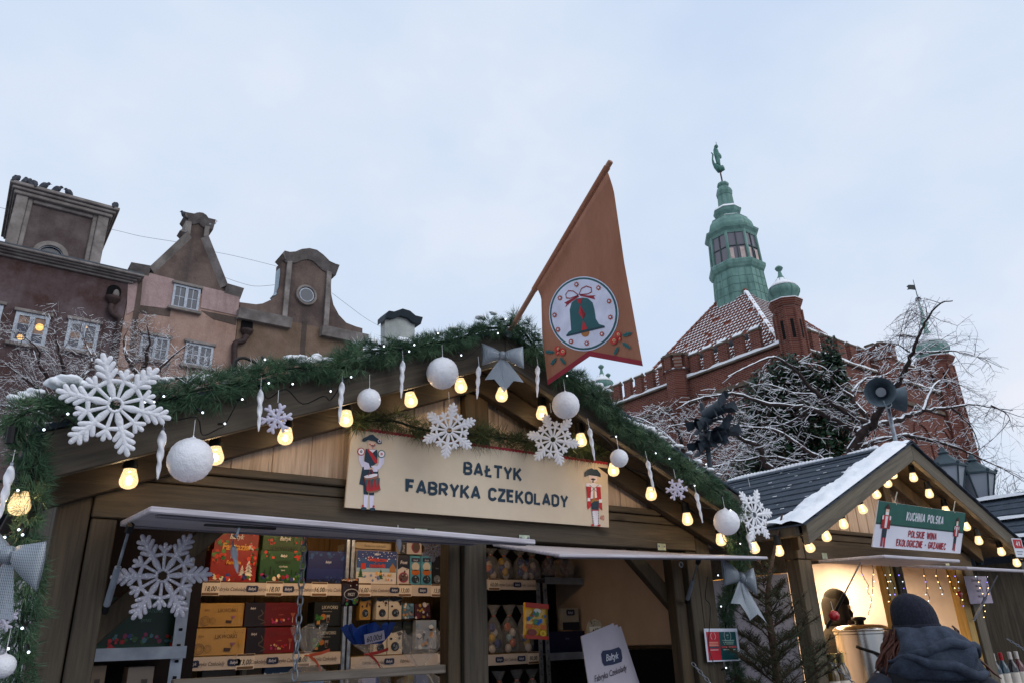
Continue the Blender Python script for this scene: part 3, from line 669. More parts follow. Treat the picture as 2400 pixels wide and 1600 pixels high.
# --- pale house far right, mostly hidden
h4 = thing('town_house', 'pale house with dark scrolled coping peeking over the garland', 'house', (11, HY+8, 0))
def fac4(pts, y): return [PY(u, v, y) for u, v in pts]
Y4 = 30.0
PALE = stucco('pale_plaster', '#aab0ae', '#c2c7c4', '#989c9a', grime=.2)
q = fac4([(902, 748), (915, 741), (935, 737), (955, 744), (972, 754), (972, 1100), (902, 1100)], Y4); m = MB(); m.prism([Vector((p.x, Y4, p.z)) for p in q], (0, .45, 0)); m.build('gable_wall', PALE, h4)
m = MB(); qa, qb = PY(902, 800, Y4), PY(972, 800, Y4); m.box(qa.x-1.5, qb.x+1.5, Y4+.46, Y4+8, 0, qa.z-.6); m.build('wall', PALE, h4)
HYs = HY
pts = fac4([(896, 742), (903, 735), (915, 737), (935, 730), (952, 735), (965, 746), (982, 750)], Y4); vs = []
for p in pts: vs += [(p.x, Y4-.4, p.z), (p.x, Y4-.2, p.z-.3), (p.x, Y4+.5, p.z-.3), (p.x, Y4+.5, p.z)]
m = MB(); n = len(pts); m.add(vs, [(i*4+k, i*4+(k+1) % 4, i*4+4+(k+1) % 4, i*4+4+k) for i in range(n-1) for k in range(4)]+[(0, 1, 2, 3), (n*4-1, n*4-2, n*4-3, n*4-4)])
m.build('coping', flat('#3b444c', .7), h4)
# aerial wires strung over the gables
def wire(label, pts, ys, r=.007):
    q = [PY(u, v, y) for (u, v), y in zip(pts, ys)]
    return tag(MB().tube(smoothpath(q, 8), r, 5).build('aerial_wire', flat('#83878f', .6)), label, 'wire')
wire('thin wire running from purple attic block to pointed gable', [(-20, 482), (80, 505), (252, 536), (330, 554), (410, 567), (436, 574)], [25]*6)
wire('upper thin wire between the pointed gable and bell gable', [(488, 588), (540, 598), (600, 612), (662, 628)], [25]*4)
wire('lower sagging wire between pointed gable and bell gable', [(520, 648), (560, 662), (600, 671), (655, 667)], [25]*4)
wire('thin wire sloping down to the right of bell gable', [(778, 687), (815, 715), (860, 748), (905, 772)], [25, 26, 27, 29])
# pigeons
PIG = mottled('pigeon_grey', [(.3, '#23252b'), (.7, '#4d525c')], 20, .8); GULL = mottled('gull_white', [(.3, '#b9bcc4'), (.7, '#e4e6ea')], 20, .8)
def bird(u, v, y, ang, label, mat=PIG, s=1.0):
    o = PY(u, v, y); m = MB()
    prof = [(.002, -.17), (.03, -.15), (.045, -.1), (.085, 0), (.09, .06), (.07, .11), (.045, .14), (.04, .17), (.045, .19), (.03, .215), (.006, .225)]
    ca, sa = math.cos(ang), math.sin(ang)
    m.lathe([(r*s, h*s) for r, h in prof], (0, 0, 0), 8, (ca*.55, sa*.55, .62))
    hd = Vector((ca*.55, sa*.55, .62)).normalized()*.2*s
    m.tube([hd, hd+Vector((ca*.07, sa*.07, -.01))*s], [.014*s, .003*s], 5)
    for k in (-1, 1): m.tube([Vector((-sa*.03*k, ca*.03*k, -.02))*s, Vector((-sa*.03*k, ca*.03*k, -.13))*s], .006*s, 4)
    m.xf(Matrix.Translation(o+Vector((0, 0, .01*s)))); b = m.build('pigeon', mat, smooth=True)
    tag(b, label, 'bird', 'birds resting on the gables')
for (u, v, a, lb) in ((36, 420, 1, 'dark pigeon at the left corner of the purple attic cornice'), (57, 428, .4, 'upright pigeon second from left on the purple attic cornice'),
                  (70, 430, 2.6, 'pigeon in the middle of the close trio on the attic cornice'), (81, 433, 1.9, 'pigeon at the right of the close trio on the attic cornice'),
                  (100, 438, .2, 'pigeon crouching low, fifth from left on the attic cornice'), (130, 446, .3, 'pigeon standing alone, sixth from left on the attic cornice'),
                  (163, 455, 2.5, 'pigeon standing alone, seventh from left on the attic cornice'), (269, 483, 1.2, 'pigeon at the right corner of the purple attic cornice')):
    p = PY(u, v, HY-.3); bird(u, v, HY-.45, a, lb, PIG, 1.15)
bird(434, 506, HY-.1, 2.4, 'dark bird on left shoulder of the pointed gable crown', PIG, 1.15); bird(498, 523, HY-.1, .5, 'white gull on right shoulder of the pointed gable crown', GULL, 1.05)

# ================================================================== red brick hall with copper lantern
BX, BY = 28.2, 17.5            # the corner nearest to the viewer: left face X = BX, right face Y = BY
hall = thing('brick_hall', 'red brick battlemented hall with green copper lantern and snowy tiled roof', 'hall', (BX+7, BY+9, 0))
ZL = 13.5; LY1 = 29.6; RX1 = 43.4
m = MB(); m.box(BX, RX1, BY, LY1, 0, ZL-.1); m.build('wall', BRICK, hall)
def ledge(name, x0, x1, y0, y1, z0, z1, mat, bv=.02):
    m = MB(); m.box(x0, x1, y0, y1, z0, z1); return m.build(name, mat, hall, bevel=bv)
# string courses and snow on the parapet ledge
ledge('string_course', BX-.12, RX1+.1, BY-.12, LY1+.1, ZL-1.35, ZL-1.15, BSTONE)
ledge('parapet_ledge', BX-.16, RX1+.1, BY-.16, LY1+.1, ZL-.1, ZL, BSTONE)
m = MB()
def snowbar(m, a, b, wd, h=.1, seg=24):
    a = Vector(a); b = Vector(b); d = (b-a)/seg; s_ = d.cross(Vector((0, 0, 1))).normalized()*wd/2
    for i in range(seg):
        h1 = h*(.6+.8*mnoise.noise(a*3+d*i*2)+.3); h2 = h*(.6+.8*mnoise.noise(a*3+d*(i+1)*2)+.3); h1 = max(.02, h1); h2 = max(.02, h2)
        p, q = a+d*i, a+d*(i+1); u_ = Vector((0, 0, 1))
        m.add([p-s_, q-s_, q+s_, p+s_, p-s_*.8+u_*h1, q-s_*.8+u_*h2, q+s_*.8+u_*h2, p+s_*.8+u_*h1], [(4, 5, 6, 7), (0, 1, 5, 4), (2, 3, 7, 6), (1, 2, 6, 5), (3, 0, 4, 7)])
snowbar(m, (BX-.05, BY, ZL+.003), (BX-.05, LY1, ZL+.003), .2, .13, 60); snowbar(m, (BX, BY-.05, ZL+.003), (RX1, BY-.05, ZL+.003), .2, .12, 60)
tag(m.build('ledge_snow', SNOW, hall), kind='stuff')
ledge('inner_roof_deck', BX+.3, RX1-.3, BY+.3, LY1-.3, ZL-.05, ZL+.02, SNOW)
# merlons with stone caps and snow
def merlon(cx, cy, lw, dw, h, along='y'):
    w2, d2 = lw/2, dw/2
    x0, x1, y0, y1 = (cx-d2, cx+d2, cy-w2, cy+w2) if along == 'y' else (cx-w2, cx+w2, cy-d2, cy+d2)
    m = MB(); m.box(x0, x1, y0, y1, ZL+.003, ZL+h); me = m.build('merlon', BRICK, hall, bevel=.015)
    e = .03; m = MB(); b0 = ZL+h+.002
    vs = [(x0-e, y0-e, b0), (x1+e, y0-e, b0), (x1+e, y1+e, b0), (x0-e, y1+e, b0), (x0-e, y0-e, b0+.08), (x1+e, y0-e, b0+.08), (x1+e, y1+e, b0+.08), (x0-e, y1+e, b0+.08)]
    rid = [((x0+x1)/2, y0-e, b0+.22), ((x0+x1)/2, y1+e, b0+.22)] if along == 'y' else [(x0-e, (y0+y1)/2, b0+.22), (x1+e, (y0+y1)/2, b0+.22)]
    vs += rid
    fs = [(0, 3, 2, 1), (0, 1, 5, 4), (1, 2, 6, 5), (2, 3, 7, 6), (3, 0, 4, 7)]
    fs += [(4, 5, 8), (6, 7, 9), (5, 6, 9, 8), (7, 4, 8, 9)] if along == 'y' else [(7, 4, 8), (5, 6, 9), (4, 5, 9, 8), (6, 7, 8, 9)]
    m.add(vs, fs); m.build('cap', BSTONE, me)
    m = MB(); m.add([Vector(v)*1+Vector((0, 0, .05)) for v in vs], fs); m.xf(Matrix.Translation((0, 0, 0))); s_ = m
    s_.v = [Vector((cx+(v.x-cx)*.9, cy+(v.y-cy)*.9, v.z)) for v in s_.v]; s_.build('snow_cap', SNOW, me)
for yy in (18.9, 19.85, 20.8, 21.72, 22.6): merlon(BX+.1, yy, .54, .24, 1.05)
for yy in (24.75, 25.65, 26.5, 27.35, 28.2, 29.0): merlon(BX+.1, yy, .5, .24, 1.05)
for xx in (29.75, 30.9, 32.0, 33.1, 34.2, 35.2): merlon(xx, BY+.1, .62, .26, 1.05, 'x')
for xx in (37.9, 39.0, 40.1, 41.2): merlon(xx, BY+.1, .62, .26, 1.05, 'x')
# corner turrets and bartizans
def octa(m, cx, cy, prof, seg=8, mi=0): m.lathe(prof, (cx, cy, 0), seg, mi=mi, ph=math.pi/8)
def turret(cx, cy, r, ztop, zbot, dome_r, neck=True, spire=0, snowy=True):
    m = MB(); octa(m, cx, cy, [(r, zbot), (r, ztop-.35), (r*1.1, ztop-.25), (r*1.24, ztop-.05), (r*1.26, ztop)]); t_ = m.build('turret', BRICK, hall)
    for k in range(8):
        an = math.pi/8+k*math.pi/4; m = MB()
        m.tube([(cx+r*math.cos(an), cy+r*math.sin(an), zbot+.2), (cx+r*math.cos(an), cy+r*math.sin(an), ztop-.5)], .07, 6); m.build('corner_roll', BRICK, t_)
    for k in range(8):
        an = k*math.pi/4; m = MB(); rr = r*math.cos(math.pi/8)+.004
        ex = Vector((-math.sin(an), math.cos(an), 0)); c0 = Vector((cx+rr*math.cos(an), cy+rr*math.sin(an), 0)); z0, z1 = ztop-1.9, ztop-1.0
        m.add([c0-ex*.07+Vector((0, 0, z0)), c0+ex*.07+Vector((0, 0, z0)), c0+ex*.07+Vector((0, 0, z1)), c0-ex*.07+Vector((0, 0, z1))], [(0, 1, 2, 3)]); m.build('slit', flat('#0c0b0d', .9), t_)
    m = MB(); octa(m, cx, cy, [(r*1.2, ztop+.003), (r*1.22, ztop+.06), (r*.9, ztop+.12)]); m.build('ring_snow', SNOW, t_)
    d = dome_r
    pr = [(d*.6, 0), (d*.8, .14*d), (d*.97, .42*d), (d*1.0, .62*d), (d*.9, .86*d), (d*.66, 1.12*d), (d*.44, 1.34*d), (d*.28, 1.55*d), (d*.14, 1.85*d), (d*.09, 2.15*d), (d*.18, 2.22*d), (d*.26, 2.36*d), (d*.2, 2.46*d), (d*.05, 2.56*d)]
    m = MB(); octa(m, cx, cy, [(a, ztop+.1+b) for a, b in pr], 16); dm = m.build('copper_dome', COPPER, t_, smooth='auto')
    for k in range(8):
        an = math.pi/8+k*math.pi/4; m = MB(); m.tube([(cx+(a+.01)*math.cos(an), cy+(a+.01)*math.sin(an), ztop+.1+b) for a, b in pr[:8]], .022, 5); m.build('rib', COPPER, dm)
    m = MB(); octa(m, cx, cy, [(a*1.02, ztop+.1+b+.03) for a, b in pr[4:8]], 16); m.build('dome_snow', SNOW, dm, smooth=True)
    if spire:
        m = MB(); z0 = ztop+.1+2.3*d
        m.lathe([(d*.2, 0), (d*.15, .2), (.04, spire*.5), (.03, spire*.52)], (cx, cy, z0), 10); m.build('spire', COPPER, dm, smooth=True)
        MB().ball((cx, cy, z0+spire*.55), .17, 10, 8).build('spire_ball', flat('#2f2d3a', .5), dm, smooth=True)
        MB().tube([(cx, cy, z0+spire*.5), (cx, cy, z0+spire)], [.035, .015], 5).build('vane_rod', flat('#3a4a46', .6), dm)
        zz = z0+spire*.82; m = MB(); q = [(0, .18), (-.35, .2), (-.5, .1), (-.42, 0), (-.52, -.12), (-.3, -.1), (0, -.15)]
        m.prism([(cx+a*.8, cy-a*.58, zz+b) for a, b in q], (.02, .02, 0)); m.build('vane', flat('#39403f', .6), dm)
    return t_
turret(BX+.42, BY-.2, .62, 15.45, 5, .72)
turret(RX1-.2, BY+.1, .85, 15.6, 0, .92, spire=2.9)
turret(BX+.4, LY1+.1, .6, 14.55, 8, .68); turret(BX+1.8, LY1+1.0, .55, 14.7, 8, .62)
def bartizan(cx, cy, r, zt, zb):
    m = MB(); octa(m, cx, cy, [(r*.3, zb-.9), (r, zb), (r, zt-.1), (r*1.12, zt)]); b = m.build('bartizan', BRICK, hall)
    m = MB(); octa(m, cx, cy, [(r*1.1, zt+.003), (r*1.1, zt+.07), (r*.7, zt+.16)]); m.build('bartizan_snow', SNOW, b)
    for k in range(8):
        an = k*math.pi/4; rr = r*.95; m = MB(); c0 = Vector((cx+rr*math.cos(an), cy+rr*math.sin(an), 0)); ex = Vector((-math.sin(an), math.cos(an), 0))*.2; er = Vector((math.cos(an), math.sin(an), 0))*.12
        m.prism([c0-ex-er+Vector((0, 0, zt+.02)), c0+ex-er+Vector((0, 0, zt+.02)), c0+ex+er+Vector((0, 0, zt+.02)), c0-ex+er+Vector((0, 0, zt+.02))], (0, 0, .68)); mm = m.build('small_merlon', BRICK, b)
        m = MB(); m.prism([c0-ex*1.2-er*1.3+Vector((0, 0, zt+.703)), c0+ex*1.2-er*1.3+Vector((0, 0, zt+.703)), c0+ex*1.2+er*1.3+Vector((0, 0, zt+.703)), c0-ex*1.2+er*1.3+Vector((0, 0, zt+.703))], (0, 0, .13)); m.build('small_cap', BSTONE, b)
    return b
bartizan(BX-.05, 23.65, .66, 13.95, 12.3); bartizan(36.55, BY-.05, .7, 14.15, 12.2)
# blind arches with sloping sills
def arch(par, o, ex, wd, ht, nm='blind_arch'):
    o = Vector(o); ex = Vector(ex); nn = ex.cross(Vector((0, 0, 1)))   # outward normal
    n = 14; inner = [o-ex*wd/2]+[o+ex*(-wd/2*math.cos(math.pi*k/n))+Vector((0, 0, ht+wd/2*math.sin(math.pi*k/n))) for k in range(n+1)]+[o+ex*wd/2]
    m = MB(); m.add([p+nn*.012 for p in inner], [tuple(range(len(inner)))]); a = m.build(nm, BRICK, par)
    m = MB(); out = [o+(p-o-Vector((0, 0, 0)))*1.0 for p in inner]
    k0 = len(inner); rr = []
    for i, p in enumerate(inner):
        c_ = o+Vector((0, 0, ht)) if p.z >= o.z+ht-1e-6 else Vector((o.x, o.y, p.z)); d = (p-c_).normalized(); rr.append(p+d*.26)
    vs = [p+nn*.09 for p in inner]+[p+nn*.09 for p in rr]+[p for p in inner]+[p for p in rr]
    fs = [(i, i+1, k0+i+1, k0+i) for i in range(k0-1)]+[(i, 2*k0+i, 2*k0+i+1, i+1) for i in range(k0-1)]+[(k0+i, k0+i+1, 3*k0+i+1, 3*k0+i) for i in range(k0-1)]
    m.add(vs, fs); m.build('arch_ring', BRICK, a)
for yy in (19.6, 21.6, 26.3): arch(hall, (BX-.002, yy, 8.6), (0, -1, 0), 1.15, 2.6)
for xx in (31.5, 33.8, 39.3, 41.6): arch(hall, (xx, BY-.002, 7.4), (1, 0, 0), 1.25, 3.2)
for xx in (39.8, 41.2): arch(hall, (xx, BY-.002, 5.2), (1, 0, 0), .8, 1.0)
ledge('string_course', BX-.1, RX1+.08, BY-.1, LY1+.08, 6.5, 6.7, BSTONE)
# pyramid roof with tiles
LC = Vector((33.8, 23.1, 0)); ZR0 = ZL+.3; ZR1 = 20.4; HB = 5.05
TILE = mottled('clay_tile', [(.3, '#6e3a30'), (.7, '#94543f')], 9, .8, .3, .01)
base = [Vector((LC.x-HB, LC.y-HB, ZR0)), Vector((LC.x+HB, LC.y-HB, ZR0)), Vector((LC.x+HB, LC.y+HB, ZR0)), Vector((LC.x-HB, LC.y+HB, ZR0))]; apx = Vector((LC.x, LC.y, ZR1))
m = MB(); m.add(base+[apx], [(0, 1, 4), (1, 2, 4), (2, 3, 4), (3, 0, 4), (3, 2, 1, 0)]); m.build('roof', TILE, hall)
tl, ts = MB(), MB()
for a, b in ((base[3], base[0]), (base[0], base[1])):
    ex = (b-a).normalized(); mid = (a+b)/2; up_ = (apx-mid); Ls = up_.length; up_.normalize(); nn = ex.cross(up_).normalized(); rows = int(Ls/.30)
    for r_ in range(rows):
        half = HB*(1-(r_+.5)*.30/Ls); n = int(2*half/.235)
        for k in range(n):
            c = mid+up_*(r_*.30)+ex*(-half+(k+.5)*2*half/n+((r_ % 2)-.5)*.0); w2 = .112; t0 = nn*.06; t1 = nn*.02
            j_ = up_*jit(.02)
            pts = [c-ex*w2+t0+j_, c-ex*w2*.2+t0*1.5+j_, c+ex*w2+t0*.6+j_, c-ex*w2+up_*.33+t1, c-ex*w2*.2+up_*.33+t1*1.8, c+ex*w2+up_*.33+t1]
            tl.add(pts+[c-ex*w2+j_, c+ex*w2+j_], [(0, 1, 4, 3), (1, 2, 5, 4), (6, 7, 2, 1, 0)])
            top = r_/rows
            if random.random() < (.98 if top < .8 else .4)-.35*max(0, mnoise.noise(c*.55)-.1):
                s0 = jit(.012)-.01; q = nn*.05; wl = w2*random.uniform(.62, .92)
                e1 = c-ex*wl*.95+up_*(.09+s0)+t0+q; e2 = c+ex*wl*.75+up_*(.09+s0)+t0*1.2+q; e3 = c+ex*wl*.75+up_*(.31)+t1+q; e4 = c-ex*wl*.95+up_*.30+t1+q
                ts.add([e1, e2, e3, e4], [(0, 1, 2, 3)])
tag(tl.build('roof_tiles', TILE, hall), kind='stuff'); tag(ts.build('tile_snow', SNOW, hall), kind='stuff')
for i in (0, 1, 3):
    for k in range(22):
        t0, t1 = k/24, (k+.9)/24; p, q = base[i].lerp(apx, t0), base[i].lerp(apx, t1)
        m = MB(); m.tube([p+Vector((0, 0, .05)), q+Vector((0, 0, .03))], [.15, .12], 8); m.build('ridge_tile', TILE if k % 3 or i else SNOW, hall)
    m = MB(); snowbar(m, base[i]+Vector((0, 0, .17)), base[i].lerp(apx, .75)+Vector((0, 0, .17)), .2, .06, 24); tag(m.build('ridge_snow', SNOW, hall), kind='stuff')
m = MB(); m.box(BX+.5, BX+.56, 19.6, 22.9, ZL+1.0, ZL+1.3); m.build('gutter_board', flat('#3a4147', .6), hall)
# lantern: copper drum, glazed storey, domes
def zat(v, X=LC.x, Y=LC.y):
    lo, hi = 0, 60
    for _ in range(40):
        md = (lo+hi)/2; p = Vector((X, Y, md))-EYE; vv = 800+FPX*p.dot(c_y)/p.dot(c_f)
        lo, hi = (md, hi) if vv > v else (lo, md)
    return lo
KP = (LC-Vector((0, 0, 0))).length/FPX*1.045
def zv(zy): return zat(300+zy*.319)
def prf(l): return [(hw*.319*KP*1.03, zv(zy)) for zy, hw in l]
lan = lambda nm, l, mat=COPPER, seg=8: (lambda m: (octa(m, LC.x, LC.y, prf(l), seg), m.build(nm, mat, hall))[1])(MB())
drum = lan('lantern_drum', [(1420, 196), (1330, 192), (1100, 178)])
lan('lantern_sill', [(1100, 176), (1090, 190), (1070, 203), (1050, 206), (1040, 196)])
glz = lan('lantern_glazing', [(1042, 172), (838, 162)], NT('leaded_glass').set(Base_Color=lin('#6f6a74'), Roughness=.25, Specular_IOR_Level=.6))
lan('lantern_cornice', [(842, 168), (825, 176), (808, 196), (796, 200), (788, 176)])
lan('bell_dome', [(790, 164), (765, 168), (735, 160), (700, 134), (684, 104), (676, 84)])
lan('neck', [(690, 78), (655, 72), (640, 96), (622, 104), (606, 90), (598, 68)])
lan('lantern_stage', [(605, 62), (500, 55)])
lan('stage_cornice', [(505, 58), (480, 62), (462, 56), (448, 44)])
lan('finial_stage', [(450, 40), (432, 38)]); lan('finial_dome', [(434, 42), (424, 46), (410, 38), (400, 16), (394, 5)])
for k in range(8):
    an = math.pi/8+k*math.pi/4; (ra, za), (rb, zb_) = prf([(1045, 176), (830, 166)])
    a = Vector((LC.x+ra*math.cos(an), LC.y+ra*math.sin(an), za)); b = Vector((LC.x+rb*math.cos(an), LC.y+rb*math.sin(an), zb_)); MB().tube([a, b], .09, 6).build('lantern_post', COPPER, hall)
    an2 = an+math.pi/4; a2 = Vector((LC.x+ra*math.cos(an2), LC.y+ra*math.sin(an2), za)); b2 = Vector((LC.x+rb*math.cos(an2), LC.y+rb*math.sin(an2), zb_))
    MB().tube([(a+a2)/2*1.0, (b+b2)/2], .035, 5).build('mullion', flat('#4b5a58', .6), glz); MB().tube([a.lerp(b, .5), a2.lerp(b2, .5)], .03, 5).build('mullion', flat('#4b5a58', .6), glz)
    for t0, t1 in ((.08, .28), (.62, .85)):
        if k in (4, 5, 6):
            c1, c2 = a.lerp(a2, t0), a.lerp(a2, t1); d1, d2 = a.lerp(a2, t0).lerp(b.lerp(b2, t0), .42), a.lerp(a2, t1).lerp(b.lerp(b2, t1), .42); off = Vector((math.cos(an+math.pi/8), math.sin(an+math.pi/8), 0))*.015
            m = MB(); m.add([c1+off, c2+off, d2+off, d1+off], [(0, 1, 2, 3)]); m.build('pale_blind', mottled('blind', [(.3, '#b59a92'), (.7, '#d5c2bb')], 6), glz)
    # standing seams on the drum
    (r0, z0), (r1, z1) = prf([(1330, 193), (1100, 179)])
    for t in (.0, .36, .7):
        p = Vector((LC.x+r0*math.cos(an), LC.y+r0*math.sin(an), z0)).lerp(Vector((LC.x+r0*math.cos(an2), LC.y+r0*math.sin(an2), z0)), t); q = Vector((LC.x+r1*math.cos(an), LC.y+r1*math.sin(an), z1)).lerp(Vector((LC.x+r1*math.cos(an2), LC.y+r1*math.sin(an2), z1)), t)
        MB().tube([p, q], .022, 4).build('seam', COPPER, drum)
    for zz in (.25, .5, .75):
        rr = r0+(r1-r0)*zz+.006; z_ = z0+(z1-z0)*zz
        MB().tube([(LC.x+rr*math.cos(an), LC.y+rr*math.sin(an), z_), (LC.x+rr*math.cos(an2), LC.y+rr*math.sin(an2), z_)], .016, 4).build('seam', COPPER, drum)
m = MB(); octa(m, LC.x, LC.y, [(a+.02, b+.03) for a, b in prf([(622, 104), (606, 92), (598, 70)])]); m.build('lantern_snow', SNOW, hall)
m = MB(); octa(m, LC.x, LC.y, [(a+.02, b+.03) for a, b in prf([(700, 134), (684, 104), (676, 84)])]); m.build('lantern_snow', SNOW, hall)
# weather vane figure: armoured rider over a dragon
vz = zv(400); PAT = mottled('vane_patina', [(.3, '#39615a'), (.7, '#5f8f84')], 5, .6)
def vp(zx, zy): # figure lies in the plane facing the viewer
    k = KP*.319; return Vector((LC.x, LC.y, zv(zy)))+rt*((zx-480-(400-zy)*-.14)*k*1.0)
m = MB(); m.tube([Vector((LC.x, LC.y, vz)), vp(465, 320)], .05, 6); m.build('vane_rod', flat('#4d3b38', .6), hall)
vane = MB()
vane.tube([vp(400, 180), vp(412, 195), vp(408, 230), vp(415, 260), vp(435, 285), vp(460, 305), vp(485, 300), vp(500, 312)], [.03, .05, .05, .08, .16, .26, .2, .05], 7)
for a, b in (((470, 300), (485, 275)), ((480, 300), (500, 290)), ((470, 310), (478, 328))): vane.tube([vp(*a), vp(*b)], [.1, .02], 5)
vane.tube([vp(450, 285), vp(446, 250), vp(443, 215), vp(437, 180), vp(437, 160), vp(440, 150)], [.09, .1, .15, .17, .12, .05], 7)
vane.tube([vp(462, 290), vp(458, 255), vp(452, 215)], [.08, .09, .12], 6); vane.ball(vp(440, 138), .13, 8, 6)
vane.tube([vp(440, 175), vp(425, 165), vp(432, 140), vp(443, 128)], [.09, .08, .07, .05], 6); vane.tube([vp(446, 180), vp(462, 195), vp(465, 212)], [.08, .07, .05], 6); vane.ball(vp(467, 208), .16, 8, 6, (1, .4, 1.2))
vane.tube([vp(440, 105), vp(466, 290)], .018, 4)
vane.build('vane_figure', PAT, hall, smooth=True)
# ================================================================== trees
BARK = mottled('dark_bark', [(.3, '#2b2220'), (.7, '#4a3b38')], 12, .9, .5, .01)
TWIG = mottled('twig_bark', [(.3, '#3d2b2b'), (.7, '#5e4644')], 12, .9, .2, .004)
def twigseg(m, a, b, r0, r1, seg=3):
    d = (b-a); 
    if d.length < 1e-6: return
    d.normalize(); ux = d.orthogonal().normalized(); uy = d.cross(ux); k = len(m.v); n = seg
    for p, r in ((a, r0), (b, r1)):
        for i in range(n): t = 2*math.pi*i/n; m.v.append(p+(ux*math.cos(t)+uy*math.sin(t))*r)
    for i in range(n): m.f.append((k+i, k+(i+1) % n, k+n+(i+1) % n, k+n+i)); m.mi.append(0)
def snowseg(m, a, b, r0, r1, th):
    d = b-a
    if d.length < 1e-6: return
    d.normalize()
    if abs(d.z) > .9: return
    s_ = d.cross(Vector((0, 0, 1))).normalized(); u_ = s_.cross(d); k = len(m.v); h = th*random.uniform(.5, 1.3)
    for p, r in ((a, r0), (b, r1)): m.v += [p-s_*r*.85+u_*r*.55, p+s_*r*.85+u_*r*.55, p+u_*(r+h)]
    m.f += [(k, k+3, k+5, k+2), (k+1, k+2, k+5, k+4)]; m.mi += [0, 0]
CUT = None
def pix(p):
    q = p-EYE; d = q.dot(c_f); return 1200+FPX*q.dot(c_x)/d, 800+FPX*q.dot(c_y)/d
def cut_at(p):
    if CUT is None: return False
    u, v = pix(p)
    for i in range(len(CUT)-1):
        if CUT[i][0] <= u <= CUT[i+1][0]: return v < CUT[i][1]+(CUT[i+1][1]-CUT[i][1])*(u-CUT[i][0])/(CUT[i+1][0]-CUT[i][0])
    return False
def grow(mt, ms, p, d, ln, r, lev, maxlev, droop=0.0, spread=.75, seg=4, snow=.012, kids=3, psnow=.75):
    """one branch: bent segments, then side shoots"""
    pts = [p]; d = d.normalized(); n = seg
    for i in range(n):
        d = (d+Vector((jit(.22), jit(.22), jit(.18)-droop))).normalized(); pts.append(pts[-1]+d*ln/n)
    if cut_at(pts[-1]) or cut_at(pts[n//2]): return
    for i in range(n):
        ra, rb = r*(1-.6*i/n), r*(1-.6*(i+1)/n)
        twigseg(mt, pts[i], pts[i+1], ra, rb, 3 if lev > 0 else 5)
        if random.random() < psnow: snowseg(ms, pts[i], pts[i+1], ra, rb, snow)
    if lev < maxlev:
        for k in range(kids+random.randint(0, 1)):
            i = random.randint(1, n); q = pts[i]; rd = Vector((jit(1), jit(1), jit(.8))).normalized()
            nd = (d*(1-spread*.55)+rd*spread+Vector((0, 0, .15 if droop <= 0 else -.02))).normalized()
            grow(mt, ms, q, nd, ln*random.uniform(.45, .75), r*random.uniform(.45, .65), lev+1, maxlev, droop, spread, max(2, seg-1), snow*.85, kids, psnow)
def tree(label, limbs, depthfn, base, r0, maxlev=3, group='snowy bare trees', kids=3, droop=.0, twl=.8, step=.22, snow=.02, tw_r=.008, psnow=.75):
    t_ = thing('bare_tree', label, 'tree', tuple(base), group)
    mtrunk, mt, ms = MB(), MB(), MB()
    for li, (px, ra, rb) in enumerate(limbs):
        q = smoothpath([depthfn(u, v, i/(len(px)-1), li) for i, (u, v) in enumerate(px)], 5); n = len(q)
        rad = [rb*.6+(ra-rb*.6)*(1-i/(n-1))**1.5 for i in range(n)]
        q = [p+Vector((jit(1), jit(1), jit(1)))*rad[i]*.5 for i, p in enumerate(q)]
        mtrunk.tube(q, rad, 6)
        acc = 0
        for i in range(n-1):
            snowseg(ms, q[i], q[i+1], rad[i], rad[i+1], snow); L_ = (q[i+1]-q[i]).length; acc += L_
            d = (q[i+1]-q[i]).normalized()
            while acc > step:
                acc -= step*random.uniform(.7, 1.3)
                rd = Vector((jit(1), jit(1), jit(.9)))
                grow(mt, ms, q[i].lerp(q[i+1], random.random()), (d*.8+rd*.9), twl*random.uniform(.4, 1.1), tw_r*random.uniform(.7, 1.4), 0, maxlev-1, droop, .8, 4, snow*.7, kids, psnow)
    q = depthfn(*limbs[0][0][0], 0, 0)
    mtrunk.tube([Vector(base), (Vector(base)+q)/2+Vector((.05, .03, 0)), q], [r0*1.3, r0*1.1, r0], 8)
    mtrunk.build('trunk', BARK, t_, smooth=True); tag(mt.build('crown', TWIG, t_), kind='stuff'); tag(ms.build('crown_snow', SNOW, t_), kind='stuff')
    return t_
random.seed(11)
# natural height of the crowns (nothing grows above these outlines)
CUT = [(-400, 735), (60, 725), (130, 700), (240, 735), (300, 745), (345, 715), (420, 760), (480, 800), (520, 850), (600, 900)]
